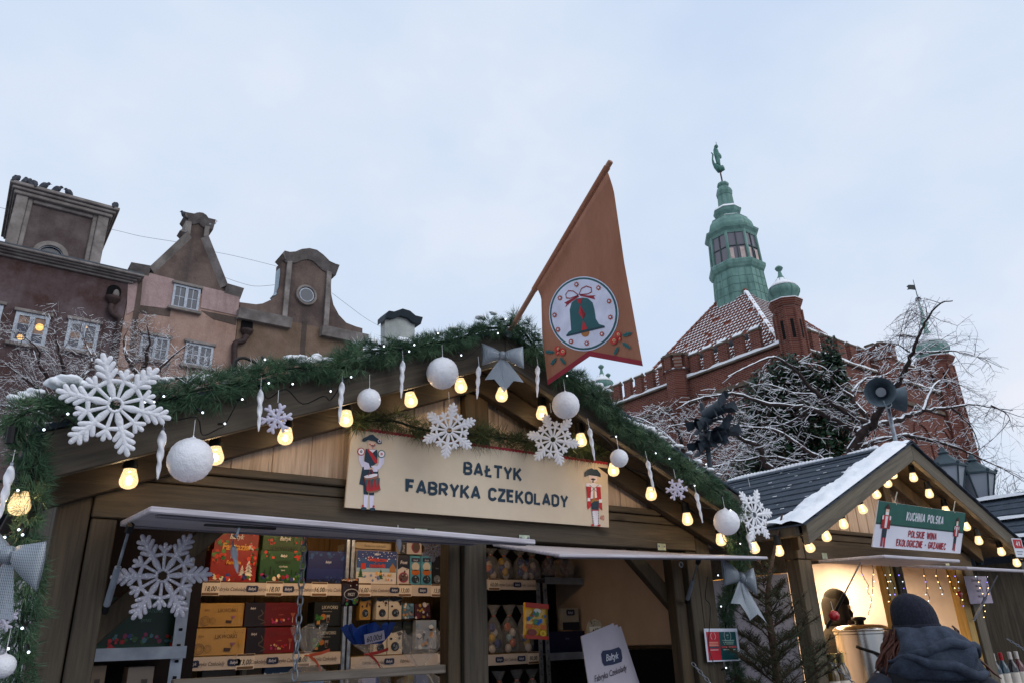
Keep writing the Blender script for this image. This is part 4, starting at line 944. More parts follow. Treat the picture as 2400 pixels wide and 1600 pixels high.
# left trees, between stall and houses
def dl(Y): return lambda u, v, t, li: PY(u, v, Y+((li*37) % 7-3)*.35*t)
b1 = PY(150, 1000, 15.5)
tree('low spreading snowy tree in front of the purple house', [([(130, 1060), (140, 960), (150, 890), (138, 820), (125, 770)], .10, .015), ([(140, 980), (100, 920), (60, 890), (10, 850)], .07, .015), ([(145, 940), (200, 880), (215, 840), (190, 790)], .06, .012), ([(140, 990), (70, 960), (0, 950), (-60, 930)], .06, .015), ([(150, 930), (95, 860), (90, 820), (60, 790)], .05, .01), ([(140, 1000), (30, 990), (-30, 1010)], .05, .01)],
     dl(15.5), (b1.x, 15.5, 0), .14, 4, kids=3, twl=.85, step=.11, tw_r=.0058, snow=.007, psnow=.33)
b2 = PY(330, 960, 16.5)
tree('taller snowy tree in front of the pink house', [([(330, 1010), (335, 900), (340, 850), (350, 800), (345, 765)], .11, .015), ([(333, 930), (370, 870), (410, 830), (450, 800)], .06, .012), ([(335, 900), (300, 840), (290, 800), (300, 770)], .06, .012), ([(333, 920), (280, 880), (240, 855), (215, 815)], .06, .012), ([(335, 910), (400, 890), (460, 880), (500, 850)], .05, .01), ([(330, 950), (400, 930), (470, 925)], .05, .01)],
     dl(16.5), (b2.x, 16.5, 0), .15, 4, kids=3, twl=.85, step=.13, tw_r=.0056, snow=.007, psnow=.33)
CUT = [(1300, 985), (1450, 965), (1600, 925), (1700, 893), (1800, 850), (1860, 830), (1960, 815), (2040, 800), (2100, 740), (2140, 690), (2260, 690), (2320, 820), (2420, 900)]
# big tree on the right, limbs laid out in depth
def dr(u, v, t, li): return PT(u, v, 11.5+((li*53) % 11-5)*.28*(.3+t))
LIMBS = [([(1968, 1180), (2009, 1028), (2043, 1001), (2060, 964), (2098, 907), (2120, 866), (2137, 829), (2151, 792), (2173, 748), (2205, 711), (2232, 706)], .085, .012),
 ([(2012, 1030), (2043, 1001), (2100, 985), (2137, 969), (2188, 959), (2229, 954), (2279, 947), (2323, 954), (2374, 961)], .06, .012),
 ([(1985, 1100), (2012, 1047), (2114, 1022), (2164, 1027), (2232, 1044), (2289, 1069), (2340, 1093), (2391, 1120)], .055, .01),
 ([(1960, 1160), (1805, 1099), (1779, 1044), (1739, 1030), (1716, 1007), (1687, 973)], .07, .02),
 ([(2030, 1015), (1960, 985), (1900, 958), (1802, 947), (1727, 924), (1673, 927), (1624, 938), (1595, 953)], .055, .012),
 ([(2040, 1000), (1960, 950), (1899, 909), (1871, 875), (1830, 843), (1802, 838), (1744, 863), (1707, 882)], .05, .008),
 ([(2045, 1000), (1999, 930), (2026, 890), (2070, 880), (2110, 863), (2190, 870)], .045, .01),
 ([(1990, 1110), (1900, 1060), (1820, 1010), (1750, 1000), (1660, 985), (1560, 1000)], .05, .01),
 ([(1985, 1110), (1900, 1090), (1800, 1070), (1720, 1080), (1640, 1060)], .045, .01),
 ([(2137, 829), (2200, 825), (2240, 823), (2290, 835), (2310, 840)], .02, .006),
 ([(2151, 792), (2110, 785), (2080, 800)], .02, .006), ([(2137, 829), (2105, 808), (2070, 802)], .015, .005),
 ([(2164, 960), (2185, 910), (2210, 890), (2260, 905)], .03, .008), ([(2229, 954), (2270, 990), (2290, 1030), (2300, 1060)], .02, .006),
 ([(2323, 950), (2360, 970), (2375, 1010)], .015, .005), ([(2173, 748), (2170, 720), (2165, 705)], .012, .004), ([(2173, 750), (2145, 735), (2135, 722)], .01, .004), ([(1900, 958), (1850, 990), (1800, 1000), (1700, 1010)], .03, .008),
 ([(1960, 985), (1920, 930), (1860, 920), (1800, 900), (1760, 905)], .03, .008), ([(1999, 930), (1960, 900), (1930, 860), (1880, 850)], .025, .006)]
bt = dr(1968, 1180, 0, 0)
tree('large spreading bare tree loaded with snow before the brick hall', LIMBS, dr, (bt.x, bt.y, 0), .12, 3, kids=3, droop=.035, twl=.55, step=.12, snow=.009, tw_r=.0046, psnow=.5)
random.seed(23)
b3 = PT(1600, 1100, 17)
def d3(u, v, t, li): return PT(u, v, 17+((li*31) % 9-4)*.4*t)
tree('fine twigged pale shrub tree behind the garland, left of the big tree', [([(1610, 1130), (1600, 1050), (1580, 990), (1540, 950)], .08, .012), ([(1605, 1080), (1640, 1010), (1650, 960), (1630, 920)], .06, .01), ([(1600, 1060), (1550, 1010), (1500, 980), (1450, 975)], .05, .01), ([(1610, 1090), (1680, 1050), (1720, 1000)], .05, .01), ([(1605, 1100), (1690, 1090), (1740, 1060)], .05, .01)],
     d3, (b3.x, b3.y, 0), .1, 4, kids=3, twl=.9, step=.17, tw_r=.006, snow=.010, psnow=.5)
CUT = None
# ivy and evergreen on the hall corner
def foliage(name, label, blobs, mats, leaf, cat, base, group=None, stem=None):
    t_ = thing(name, label, cat, base, group); lm = MB()
    for (c, rx, rz, n) in blobs:
        for _ in range(n):
            v = Vector((random.gauss(0, 1), random.gauss(0, 1), random.gauss(0, 1))).normalized()*(random.random()**.45)
            p = c+Vector((v.x*rx, v.y*rx, v.z*rz)); a = Vector((jit(1), jit(1), jit(1))).normalized(); b = a.orthogonal().normalized(); l = leaf*random.uniform(.6, 1.3)
            lm.add([p-a*l*.5, p+b*l*.35, p+a*l*.5, p-b*l*.35], [(0, 1, 2, 3)])
    tag(lm.build('crown', mats, t_), kind='stuff')
    if stem: MB().tube(smoothpath(stem, 4), [.12]*((len(stem)-1)*4+1), 6).build('trunk', BARK, t_)
    return t_
IVY = mk_needle('ivy_leaf', [(.25, '#182a20'), (.5, '#243d2c'), (.75, '#35533a')])
bl = []
for (u, v, rx, rz, n) in ((1800, 930, 1.0, 1.2, 1500), (1850, 880, .9, .9, 1300), (1870, 960, 1.3, 1.5, 2300), (1930, 900, 1.0, 1.4, 1600), (1955, 850, .45, 1.2, 600), (1900, 1040, 1.6, 1.4, 2400), (1820, 1050, 1.5, 1.4, 2200), (1760, 1000, .8, 1.2, 900), (1960, 980, .9, 1.4, 1200), (1780, 1110, 1.6, 1.0, 1600), (1920, 1110, 1.5, 1.0, 1600)):
    bl.append((PT(u, v, 29.3), rx, rz, n))
bi = PT(1870, 1000, 29.3)
foliage('ivy', 'dark evergreen ivy climbing the near corner of the brick hall', bl, IVY, .22, 'ivy', (bi.x, bi.y, 0), stem=[(bi.x, bi.y, 0), (bi.x+.1, bi.y, 3), (bi.x, bi.y+.1, 6)])
# hedge twigs peeping over the far right roof
random.seed(5)
mt, ms = MB(), MB(); hb = thing('bare_shrub', 'thin bare shrub above the far right stall roof', 'shrub', tuple(PT(2340, 1190, 14)))
for i in range(26):
    u = random.uniform(2290, 2420); grow(mt, ms, PT(u, 1190, 14+jit(.5)), Vector((jit(.3), jit(.3), 1)), random.uniform(.25, .6), .006, 1, 2, 0, .6, 3, .008, 2, .3)
tag(mt.build('crown', TWIG, hb), kind='stuff'); tag(ms.build('crown_snow', SNOW, hb), kind='stuff')

# ================================================================== the wine stall on the right
X2L, X2R, X2C = 4.55, 7.05, 5.79
s2 = thing('market_stall', 'brown wooden wine stall with snowy shingled roof and green white sign', 'market stall', (X2C, 4, 0))
def bd2(name, x0, x1, y0, y1, z0, z1, mat=WD_H, bv=.004): m = MB(); m.box(x0, x1, y0, y1, z0, z1); return m.build(name, mat, s2, bevel=bv)
S2, ZA = .438, 2.895                                  # slope and ridge height at the barge top
WDG = wood('grey_stained_wood', '#453e33', '#786c58', 0); WDGV = wood('grey_stained_upright', '#453e33', '#786c58', 2)
WDG_L = wood('grey_barge', '#4d463b', '#7d725f', 0, tilt=23.6); WDG_R = wood('grey_barge_falling', '#4d463b', '#7d725f', 0, tilt=-23.6)
bd2('post', X2L, 4.70, YF, YF+.1, 0, 2.03, WDGV); bd2('corner_board', X2L, 4.63, YF-.003, YF+.1, 2.035, 2.2, WDGV)
bd2('post', 6.9, X2R, YF, YF+.1, 0, 2.03, WDGV); bd2('post', 5.80, 5.9, YF+.01, YF+.1, 0, 2.03, WD_V)
bd2('lintel', 4.635, X2R, YF-.006, YF+.07, 2.035, 2.165); bd2('header_board', 4.635, X2R, YF, YF+.06, 2.17, 2.215); bd2('trim_strip', 4.8, 6.85, YF-.016, YF+.05, 2.219, 2.245)
zt2 = lambda q: 2.76-abs(q-X2C)*S2
x = 4.78
while x < 6.8:
    x1 = x+.128; pts = [(x+.003, YF+.03, 2.22), (x1-.003, YF+.03, 2.22), (x1-.003, YF+.03, max(2.225, zt2(x1))), (x+.003, YF+.03, max(2.225, zt2(x)))]
    if x < X2C < x1: pts.insert(3, (X2C, YF+.03, zt2(X2C)))
    m = MB(); m.prism(pts, (0, .02, 0)); m.build('gable_plank', PLANK, s2, bevel=.003); x = x1+.004
bd2('king_post', 5.80, 5.90, YF-.03, YF+.02, 2.23, 2.72, WD_IN)
def raft2(name, sgn, y0, y1, zb, xe, ht, mat, bv=.004, xa=X2C):
    pts = [(xa, y0, zb), (xe, y0, zb-abs(xe-xa)*S2), (xe, y0, zb-abs(xe-xa)*S2+ht), (xa, y0, zb+ht)]
    if sgn > 0: pts = pts[::-1]
    m = MB(); m.prism(pts, (0, y1-y0, 0)); return m.build(name, mat, s2, bevel=bv)
for sg, xe, mt_ in ((-1, 4.21, WDG_L), (1, 7.37, WDG_R)):
    raft2('barge_board', sg, 2.68, 2.72, ZA-.128, xe, .126, mt_); raft2('rafter', sg, YF-.08, YF-.02, 2.66, xe+.25*-sg, .11, WD_IN); raft2('soffit', sg, 2.725, 5.2, ZA-.075, xe, .02, WD_IN)
# roof shingles: one part for each course
slen = math.hypot(1, S2); nc = 11; X2E = 4.16
for sg, xe, nn_ in ((-1, 4.16, nc), (1, 7.42, nc)):
    for k in range(nn_):
        t0, t1 = k/nn_, (k+1.15)/nn_; xa, xb = xe+(X2C-xe)*t0, xe+(X2C-xe)*min(1, t1)
        za, zb = ZA+.004-abs(xa-X2C)*S2+.012, ZA+.004-abs(xb-X2C)*S2+.002
        pts = [(xa, 2.66, za), (xb, 2.66, zb), (xb, 2.66, zb-.006), (xa, 2.66, za-.010)]
        if sg < 0: pts = pts[::-1]
        m = MB(); m.prism(pts, (0, 2.6, 0)); m.build('shingle_course', ROOFM, s2)
raft2('ridge_cap', -1, 2.66, 5.26, ZA+.015, 5.70, .012, ROOFM); raft2('ridge_cap', 1, 2.66, 5.26, ZA+.015, 5.88, .012, ROOFM)
bd2('eave_board', 4.165, 4.20, 2.725, 5.2, 2.13, 2.195, WD_V)
# snow along the front edge of the roof and the ridge
m = MB(); nu, nv = 60, 14
for i in range(nu+1):
    xx = 4.15+(X2C-4.15)*i/nu; edge = 2.92+.07*mnoise.noise(Vector((xx*3.1, 0, 0)))+.035*mnoise.noise(Vector((xx*14, 3, 0)))+.05*mnoise.noise(Vector((xx*6, 9, 0)))+.03*mnoise.noise(Vector((xx*45, 5, 0)))
    if i < 4: edge += .25*(1-i/4)
    for j in range(nv+1):
        t = j/nv; yy = 2.665+(edge-2.665)*t; prof = min(1, t*7)*min(1, (1-t)*5); h = .004+prof*(.024+.016*mnoise.noise(Vector((xx*9, yy*9, 1)))+.012*mnoise.noise(Vector((xx*30, yy*30, 4))))
        m.v.append(Vector((xx-h*.3, yy, ZA+.016-abs(xx-X2C)*S2+h)))
m.f = [(i*(nv+1)+j, (i+1)*(nv+1)+j, (i+1)*(nv+1)+j+1, i*(nv+1)+j+1) for i in range(nu) for j in range(nv)]; m.mi = [0]*len(m.f)
tag(m.build('roof_snow', SNOW, s2, smooth=True), kind='stuff')
m = MB()
for i in range(60):
    y0 = 2.95+i*.036; hh = max(0, .02+.03*mnoise.noise(Vector((y0*2.3, 7, 2))))
    if hh > .012: m.ball((X2C-.015, y0, ZA+.02), .024, 6, 4, (1, 1.2, hh/.024))
for i in range(80):
    xx = random.uniform(4.2, 5.7); yy = random.uniform(2.95, 4.9); h_ = ZA+.021-abs(xx-X2C)*S2; l = random.uniform(.005, .022)
    m.add([(xx-l*.3, yy-l, h_-l*.3*S2), (xx+l*.3, yy-l*.8, h_+l*.3*S2), (xx+l*.2, yy+l, h_+l*.2*S2), (xx-l*.3, yy+l*.7, h_-l*.3*S2)], [(0, 1, 2, 3)])
tag(m.build('snow_flecks', SNOW, s2), kind='stuff')
# walls and interior
bd2('side_wall', X2L+.01, X2L+.03, YF+.12, 5.0, 0, 1.95, WHITEP); bd2('side_board', X2L, X2L+.04, YF+.105, 5.0, 1.955, 2.2, WDG)
bd2('back_wall', X2L+.04, X2R, 4.98, 5.0, 0, 2.25, mottled('cream_panel', [(.3, '#d9c7b4'), (.7, '#e9dac8')], 2, .7)); bd2('side_wall', X2R-.03, X2R-.012, YF+.12, 4.97, 0, 2.2, WHITEP)
bd2('back_beam', X2L+.05, X2R-.05, 4.9, 4.97, 2.0, 2.2, WD_Y); bd2('back_post', 5.55, 5.66, 4.88, 4.96, 0, 1.995, WD_Y); bd2('back_post', 7.0, 7.12, 4.86, 4.96, 0, 2.2, WD_Y); bd2('side_post', 6.78, 6.895, YF+.02, YF+.1, 0, 2.03, WD_Y); bd2('side_post', 5.68, 5.797, YF+.03, YF+.1, 0, 2.03, WD_Y)
bd2('ceiling', X2L+.05, X2R-.05, YF+.11, 4.97, 2.26, 2.28, WD_Y, 0); CT2 = PY(2340, 1525, 3.05).z-.322; CT2L = PY(1962, 1525, 3.05).z-.322
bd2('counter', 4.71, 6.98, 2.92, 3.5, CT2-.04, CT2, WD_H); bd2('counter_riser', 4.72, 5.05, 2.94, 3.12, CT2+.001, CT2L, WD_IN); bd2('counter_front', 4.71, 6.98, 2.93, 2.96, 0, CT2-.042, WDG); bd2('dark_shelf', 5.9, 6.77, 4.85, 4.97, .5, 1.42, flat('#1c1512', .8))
def shut2(x0, x1, zb, zf, yf=2.5, yb=2.965):
    n_ = Vector((0, -(zf-zb)/(yf-yb), 1)).normalized()*.02; m = MB(); m.prism([Vector((x0, yb, zb)), Vector((x0, yf, zf)), Vector((x1, yf, zf)), Vector((x1, yb, zb))][::-1], n_); return m.build('shutter', SHUT, s2, bevel=.005)
shut2(4.72, 5.72, 2.008, 1.995); shut2(5.8, 6.95, 2.008, 1.95)
for xx in (4.85, 5.5, 5.95, 6.6): 
    m = MB(); m.box(xx-.03, xx+.03, YF-.012, YF-.008, 2.04, 2.08); m.build('hinge_plate', ZINC, s2, bevel=.002)
def strut2(A, B):
    A, B = Vector(A), Vector(B); d = B-A
    MB().tube([A, A+d*.5], .005, 8).build('strut_rod', GALV, s2); MB().tube([A+d*.48, A+d], .011, 10).build('strut_cylinder', BLK if A.x < 5 else GREYM, s2)
strut2((4.78, 2.7, 1.99), (4.74, 3.0, 1.6)); strut2((6.88, 2.75, 1.95), (6.84, 3.0, 1.62))
la = thing('ceiling_lamp', 'bright warm tube lamp under the wine stall ceiling', 'lamp', (5.8, 3.9, 2.2))
m = MB(); m.box(5.2, 6.4, 3.87, 3.93, 2.23, 2.255); m.build('lamp_housing', flat('#cccccc'), la); MB().tube([(5.25, 3.9, 2.215), (6.35, 3.9, 2.215)], .014, 8).build('lamp_tube', LAMP, la)
ld = bpy.data.lights.new('lamp_light', 'AREA'); ld.shape = 'RECTANGLE'; ld.size = 1.6; ld.size_y = .1; ld.energy = 75; ld.color = (1, .68, .36)
lo = bpy.data.objects.new('lamp_light', ld); col.objects.link(lo); lo.parent = la; lo.location = (.15, .25, -.02); lo.rotation_euler = (R(12), 0, 0)
# stall beyond, only its roof and number plate in view
s3 = thing('market_stall', 'further stall behind the wine stall showing snowy dark shingle roof', 'market stall', (10.5, 5, 0))
m = MB(); m.box(8.6, 11.4, 3.2, 5.2, 0, 2.15); m.build('wall', WDGV, s3)
xe = 8.3; xc3 = 10.2
for k in range(10):
    t0, t1 = k/10, (k+1.15)/10; xa, xb = xe+(xc3-xe)*t0, xe+(xc3-xe)*min(1, t1); za, zb = 2.2+(xa-xe)*.44+.012, 2.2+(xb-xe)*.44
    m = MB(); m.prism([(xa, 2.75, za), (xb, 2.75, zb), (xb, 2.75, zb-.006), (xa, 2.75, za-.01)][::-1], (0, 3.4, 0)); m.build('shingle_course', ROOFM, s3)
    if k in (0, 2, 5, 9):
        m = MB(); snowbar(m, (xa+.02, 2.8, za+.005), (xa+.02, 6.1, za+.005), .16, .035, 30); tag(m.build('roof_snow', SNOW, s3), kind='stuff')
m = MB(); m.prism([(xc3, 2.75, 2.2+(xc3-xe)*.44), (12.1, 2.75, 2.2), (12.1, 2.75, 2.19), (xc3, 2.75, 2.19+(xc3-xe)*.44)], (0, 3.4, 0)); m.build('roof_sheet', ROOFM, s3)

# ================================================================== street furniture behind
LAMPM = mottled('dark_green_iron', [(.3, '#2a3940'), (.7, '#405159')], 8, .55, .2, .004); FROST = NT('frosted_glass').set(Base_Color=lin('#9aa0aa'), Roughness=.6, Transmission_Weight=.0)
lampp = PT(2262, 1180, 9.5); lroot = thing('street_lamp', 'old-fashioned twin lantern street lamp behind the wine stall roof', 'street lamp', (lampp.x, lampp.y, 0))
lc = PT(2262, 1190, 9.5); MB().tube([(lc.x, lc.y, 0), (lc.x, lc.y, lc.z-.25)], [.07, .045], 10).build('lamp_post', LAMPM, lroot)
for (u, v) in ((2225, 1118), (2294, 1136)):
    c = PT(u, v, 9.5); k = 60/182.0
    lm = MB().lathe([(.10, -.26), (.11, -.24), (.10, -.23)], c, 6); ln_ = lm.build('lantern', LAMPM, lroot)
    MB().lathe([(.095, -.23), (.205, .12)], c, 6).build('lantern_glass', FROST, ln_)
    m = MB(); m.lathe([(.235, .12), (.24, .145), (.19, .18), (.08, .28), (.055, .30), (.07, .32), (.04, .345), (.03, .38), (.012, .4)], c, 6); m.build('lantern_roof', LAMPM, ln_)
    for q in range(6):
        an = q*math.pi/3; MB().tube([c+Vector((.1*math.cos(an), .1*math.sin(an), -.24)), c+Vector((.215*math.cos(an), .215*math.sin(an), .13))], .011, 5).build('lantern_bar', LAMPM, ln_); MB().ball(c+Vector((.23*math.cos(an), .23*math.sin(an), .16)), .022, 6, 5).build('lantern_knob', LAMPM, ln_)
    MB().tube(smoothpath([c+Vector((0, 0, -.26)), c+Vector((0, 0, -.4)), Vector((lc.x, lc.y, lc.z-.35)).lerp(c, .5)+Vector((0, 0, -.3)), (lc.x, lc.y, lc.z-.42)], 5), .022, 6).build('lamp_arm', LAMPM, lroot)
    for q in (-1, 1): MB().tube(smoothpath([c+rt*.07*q+Vector((0, 0, -.25)), c+rt*.10*q+Vector((0, 0, -.33)), c+rt*.06*q+Vector((0, 0, -.4)), c+rt*.11*q+Vector((0, 0, -.46))], 4), .01, 5).build('scroll', LAMPM, lroot)
# loudspeakers on a pole
HORN = mottled('blue_grey_paint', [(.3, '#46535c'), (.7, '#5f6d76')], 10, .5, .1, .003); pc = PT(2086, 945, 8.6); pb = PT(2102, 1045, 8.6)
lsp = thing('loudspeaker_pole', 'pair of grey horn loudspeakers on a pole behind the wine stall', 'loudspeaker', (pb.x, pb.y, 0))
MB().tube([(pb.x, pb.y, 0), (pb.x, pb.y, pc.z+.1)], .024, 10).build('pole', GALV, lsp)
def horn(c, d, r, nm):
    d = Vector(d).normalized(); m = MB(); m.lathe([(.05, -.33), (.07, -.2), (r*.55, -.13), (r*.8, -.04), (r, .05), (r*1.02, .06), (r*.97, .055), (r*.7, -.03), (r*.45, -.10), (.03, -.14)], c, 28, d); h = m.build('horn', [HORN], lsp, smooth='auto')
    MB().lathe([(r*.33, -.09), (r*.33, -.02), (r*.1, -.012)], c, 20, d).build('driver_plug', flat('#8b9096', .5), h, smooth='auto')
hc = PT(2064, 918, 8.5); toc = (EYE-hc).normalized()
horn(hc, (toc.x, toc.y+.12, toc.z*.6-.05), .165, 0); h2c = PT(2096, 935, 8.65); horn(h2c+rt*.06, rt*.85+fw*-.25+Vector((0, 0, -.12)), .15, 0)
MB().tube(smoothpath([hc+Vector((.02, 0, -.1)), PT(2080, 955, 8.4), PT(2090, 948, 8.5), PT(2084, 940, 8.55)], 5), .006, 5).build('cable', flat('#8d949b'), lsp)
# floodlight mast
FLD = mottled('dark_grey_paint', [(.3, '#232b33'), (.7, '#39434d')], 10, .5); mpos = PT(1652, 1000, 9.2)
fm = thing('floodlight_mast', 'dark mast carrying four stage floodlights behind the garland', 'floodlight', (mpos.x, mpos.y, 0))
tp = PT(1644, 938, 9.2); MB().tube([(mpos.x, mpos.y, 0), (mpos.x, mpos.y, tp.z)], .032, 10).build('mast', FLD, fm)
def flood(u, v, d, s=1.0, t=9.1):
    c = PT(u, v, t); d = Vector(d).normalized(); m = MB(); m.lathe([(.05*s, -.2*s), (.075*s, -.17*s), (.085*s, .0), (.095*s, .08*s), (.09*s, .085*s), (.08*s, .02*s)], c, 14, d); h = m.build('floodlight', FLD, fm, smooth='auto')
    sdv = d.cross(Vector((0, 0, 1))).normalized(); upv = sdv.cross(d)
    for k in (0, 1, 2, 3):
        a_ = k*math.pi/2+.2; e1 = sdv*math.cos(a_)+upv*math.sin(a_); e2 = -sdv*math.sin(a_)+upv*math.cos(a_); b_ = c+d*.085*s+e1*.085*s
        m = MB(); m.add([b_-e2*.06*s, b_+e2*.06*s, b_+e2*.075*s+d*.12*s+e1*.05*s, b_-e2*.075*s+d*.12*s+e1*.05*s], [(0, 1, 2, 3)]); m.build('barn_door', FLD, h)
    m = MB(); m.tube([c+sdv*.1*s, c+sdv*.1*s-upv*.13*s, c-sdv*.1*s-upv*.13*s, c-sdv*.1*s], .012, 5); m.build('yoke', FLD, h)
    q = PT(1652, v+25, 9.2); MB().tube([c-upv*.13*s, (mpos.x, mpos.y, c.z-.12)], .016, 6).build('bracket', FLD, fm)
flood(1680, 958, rt*.6-fw*.5+Vector((0, 0, .25))); flood(1690, 1012, rt*.6-fw*.5+Vector((0, 0, .25))); flood(1665, 1022, rt*.2-fw*.6+Vector((0, 0, -.2)), .9); flood(1645, 990, rt*-.7-fw*.3+Vector((0, 0, -.3)), .8); flood(1648, 1040, rt*-.7-fw*.3+Vector((0, 0, -.3)), .8)
# ================================================================== garlands
random.seed(3)
DKGREEN = flat('#141f18', .9, .3, name='garland_core')
def needles(m, root, d, n, l0, l1, spread, wd=.0021, mi=0):
    d = d.normalized(); u1 = d.orthogonal().normalized(); u2 = d.cross(u1)
    for _ in range(n):
        a = random.uniform(0, 6.2832); k = spread*math.sqrt(random.random()); q = (d+(u1*math.cos(a)+u2*math.sin(a))*k).normalized(); l = random.uniform(l0, l1)
        sd = Vector((jit(1), jit(1), jit(1))).cross(q)
        if sd.length < 1e-4: continue
        sd.normalize(); b = root+q*random.uniform(0, .02); tip = b+q*l+Vector((0, 0, -l*l*1.2))
        m.v += [b-sd*wd/2, b+sd*wd/2, tip]; k0 = len(m.v); m.f.append((k0-3, k0-2, k0-1)); m.mi.append(mi if random.random() < .5 else 0)
def garland(label, path, rad, dens=1.0, l=(.026, .05), core=.006, mat=None, per=17, grp='pine garlands on the stall', lump=.6, snowy=.16):
    P = smoothpath(path, 10); g = thing('garland', label, 'garland', tuple(P[len(P)//2]), grp); m = MB()
    lens = [(P[i+1]-P[i]).length for i in range(len(P)-1)]; tot = sum(lens)
    for i in range(len(P)-1):
        n = max(1, int(lens[i]*dens*330)); ax = (P[i+1]-P[i]).normalized(); u1 = ax.orthogonal().normalized(); u2 = ax.cross(u1)
        sw = 1+lump*mnoise.noise(P[i]*9.0)
        for _ in range(n):
            a = random.uniform(0, 6.2832); rd = u1*math.cos(a)+u2*math.sin(a); r0 = rad*random.uniform(.0, .8)*sw
            needles(m, P[i].lerp(P[i+1], random.random())+rd*r0, rd+ax*jit(1.0), per, l[0]*sw, l[1]*sw, 1.1, .0024, 1 if rd.z > .45 and r0 > rad*.45 and random.random() < snowy else 0)
            needles(m, P[i].lerp(P[i+1], random.random())+rd*rad*random.uniform(.3, .75)*sw, ax*random.choice((-1, 1))+rd*.35+Vector((0, 0, jit(.5))), int(per*.7), l[0]*sw, l[1]*sw, .6, .0024)
    tag(m.build('needles', [mat or NEEDLE, SNOW], g), kind='stuff')
    MB().tube(P, core, 8).build('wire_core', DKGREEN, g)
    return g
GY = 2.635
gl_path = [PY(u, v, GY) for u, v in ((18, 1010), (60, 965), (110, 955), (200, 945), (290, 930), (390, 935), (470, 912), (530, 902), (600, 885), (665, 866), (740, 862), (800, 856), (850, 828), (900, 820), (960, 816), (1020, 803), (1080, 792), (1130, 772), (1172, 768))]
gr_path = [PY(u, v-6, GY) for u, v in ((1180, 770), (1215, 772), (1250, 815), (1290, 860), (1340, 893), (1390, 930), (1440, 985), (1490, 1025), (1545, 1060), (1600, 1100), (1650, 1135), (1690, 1165), (1718, 1200), (1728, 1230))]
garland('thick pine garland along the left roof slope of the chocolate stall', gl_path, .056, 1.35)
garland('pine garland along the right roof slope of the chocolate stall', gr_path, .066, 1.5)
garland('pine garland hanging down the left corner of the chocolate stall', [PY(u, v, 2.66) for u, v in ((30, 1000), (70, 1060), (75, 1130), (70, 1200), (60, 1270), (75, 1330), (60, 1400), (50, 1480), (45, 1560), (30, 1640))], .05, 1.3)
garland('pine garland hanging down the right corner of the chocolate stall', [PY(u, v, y_) for u, v, y_ in ((1728, 1235, 2.7), (1735, 1300, 2.8), (1722, 1370, 2.95), (1700, 1430, 3.05), (1706, 1500, 3.06), (1722, 1570, 3.06), (1730, 1650, 3.06))], .06, 1.5)
WARMN = mk_needle('brown_green_needle', [(.25, '#27331f'), (.5, '#3c4a2c'), (.75, '#56613c')])
garland('short drooping garland draped over the cream chocolate sign', [PY(u, v, 2.90) for u, v in ((830, 990), (870, 985), (920, 985), (970, 1000), (1020, 1010), (1080, 1015), (1150, 1022), (1220, 1032), (1290, 1045), (1350, 1050), (1410, 1068))], .035, .8, (.05, .09), .006, WARMN, 12, snowy=0)
# snow resting on the garlands
sm = MB()
def lump(u, v, r, y=GY+.03, sx=1.3, sz=.55):
    if 500 < u < 985: v += 22
    c = PY(u, v, y); 
    for k in range(3):
        o = c+Vector((jit(r*.6), jit(r*.3), jit(r*.2))); b = len(sm.v); sm.ball(o, r*random.uniform(.6, 1.0), 12, 8, (sx, 1.1, sz))
        for i in range(b, len(sm.v)): q = sm.v[i]; sm.v[i] = q+(q-o)*.5*mnoise.noise(q*55)
for u, v, r in ((45, 932, .018), (75, 925, .026), (140, 898, .03), (175, 893, .036), (215, 905, .03), (300, 900, .025), (392, 890, .022), (465, 888, .022), (480, 885, .02), (525, 872, .02), (560, 850, .016), (690, 822, .026), (715, 822, .03), (745, 818, .03), (770, 822, .02), (830, 815, .016), (868, 778, .022), (910, 787, .024), (945, 778, .024), (975, 783, .022), (1060, 770, .02), (1125, 745, .018), (1155, 733, .016), (1385, 895, .02), (1405, 905, .024), (1425, 915, .016), (1450, 972, .02), (1465, 983, .024), (1478, 990, .024), (1492, 996, .026), (1508, 1000, .026), (1525, 1004, .024), (1540, 1015, .02), (1552, 1025, .018), (1570, 1045, .016), (1592, 1045, .018), (1615, 1060, .016), (1640, 1082, .02), (1665, 1100, .018), (1685, 1110, .016)): lump(u, v, r)
tag(tag(sm.build('garland_snow', SNOW, smooth=True), 'clumps of snow lying on top of the roof garlands', 'snow'), kind='stuff')
# white fairy lights in the garlands
def ledstring(label, pts, y, mat=LEDM, r=.0036, grp='fairy light strings'):
    q = [PY(u, v, y) for u, v in pts]; s_ = thing('fairy_lights', label, 'fairy lights', tuple(q[0]), grp)
    path = []
    for i in range(len(q)-1): path += [q[i], q[i].lerp(q[i+1], .5)+Vector((jit(.01), .03, -.02-.02*random.random()))]
    path.append(q[-1]); MB().tube(smoothpath([p+Vector((0, .07, 0)) for p in path], 4), .0022, 4).build('cable', BLK, s_)
    for p in q:
        d = Vector((jit(.7), -1, jit(.7)-.2)).normalized(); MB().tube([p-d*.03, p-d*.006], .0045, 6).build('socket', BLK, s_); MB().ball(p, r, 8, 6).build('led', mat, s_)
LY = GY-.085
ledstring('white fairy lights threaded through the left roof garland', [(103, 1006), (159, 969), (258, 933), (340, 941), (361, 941), (384, 928), (475, 966), (527, 992), (568, 935), (621, 842), (630, 897), (686, 899), (775, 916), (823, 883), (900, 811), (959, 823), (971, 808), (1027, 781), (1081, 832), (1167, 781)], LY)
ledstring('white fairy lights threaded through the right roof garland', [(1185, 748), (1329, 880), (1444, 1022), (1537, 1061), (1569, 1074), (1655, 1087), (1628, 1137), (1712, 1194), (1735, 1273)], LY)
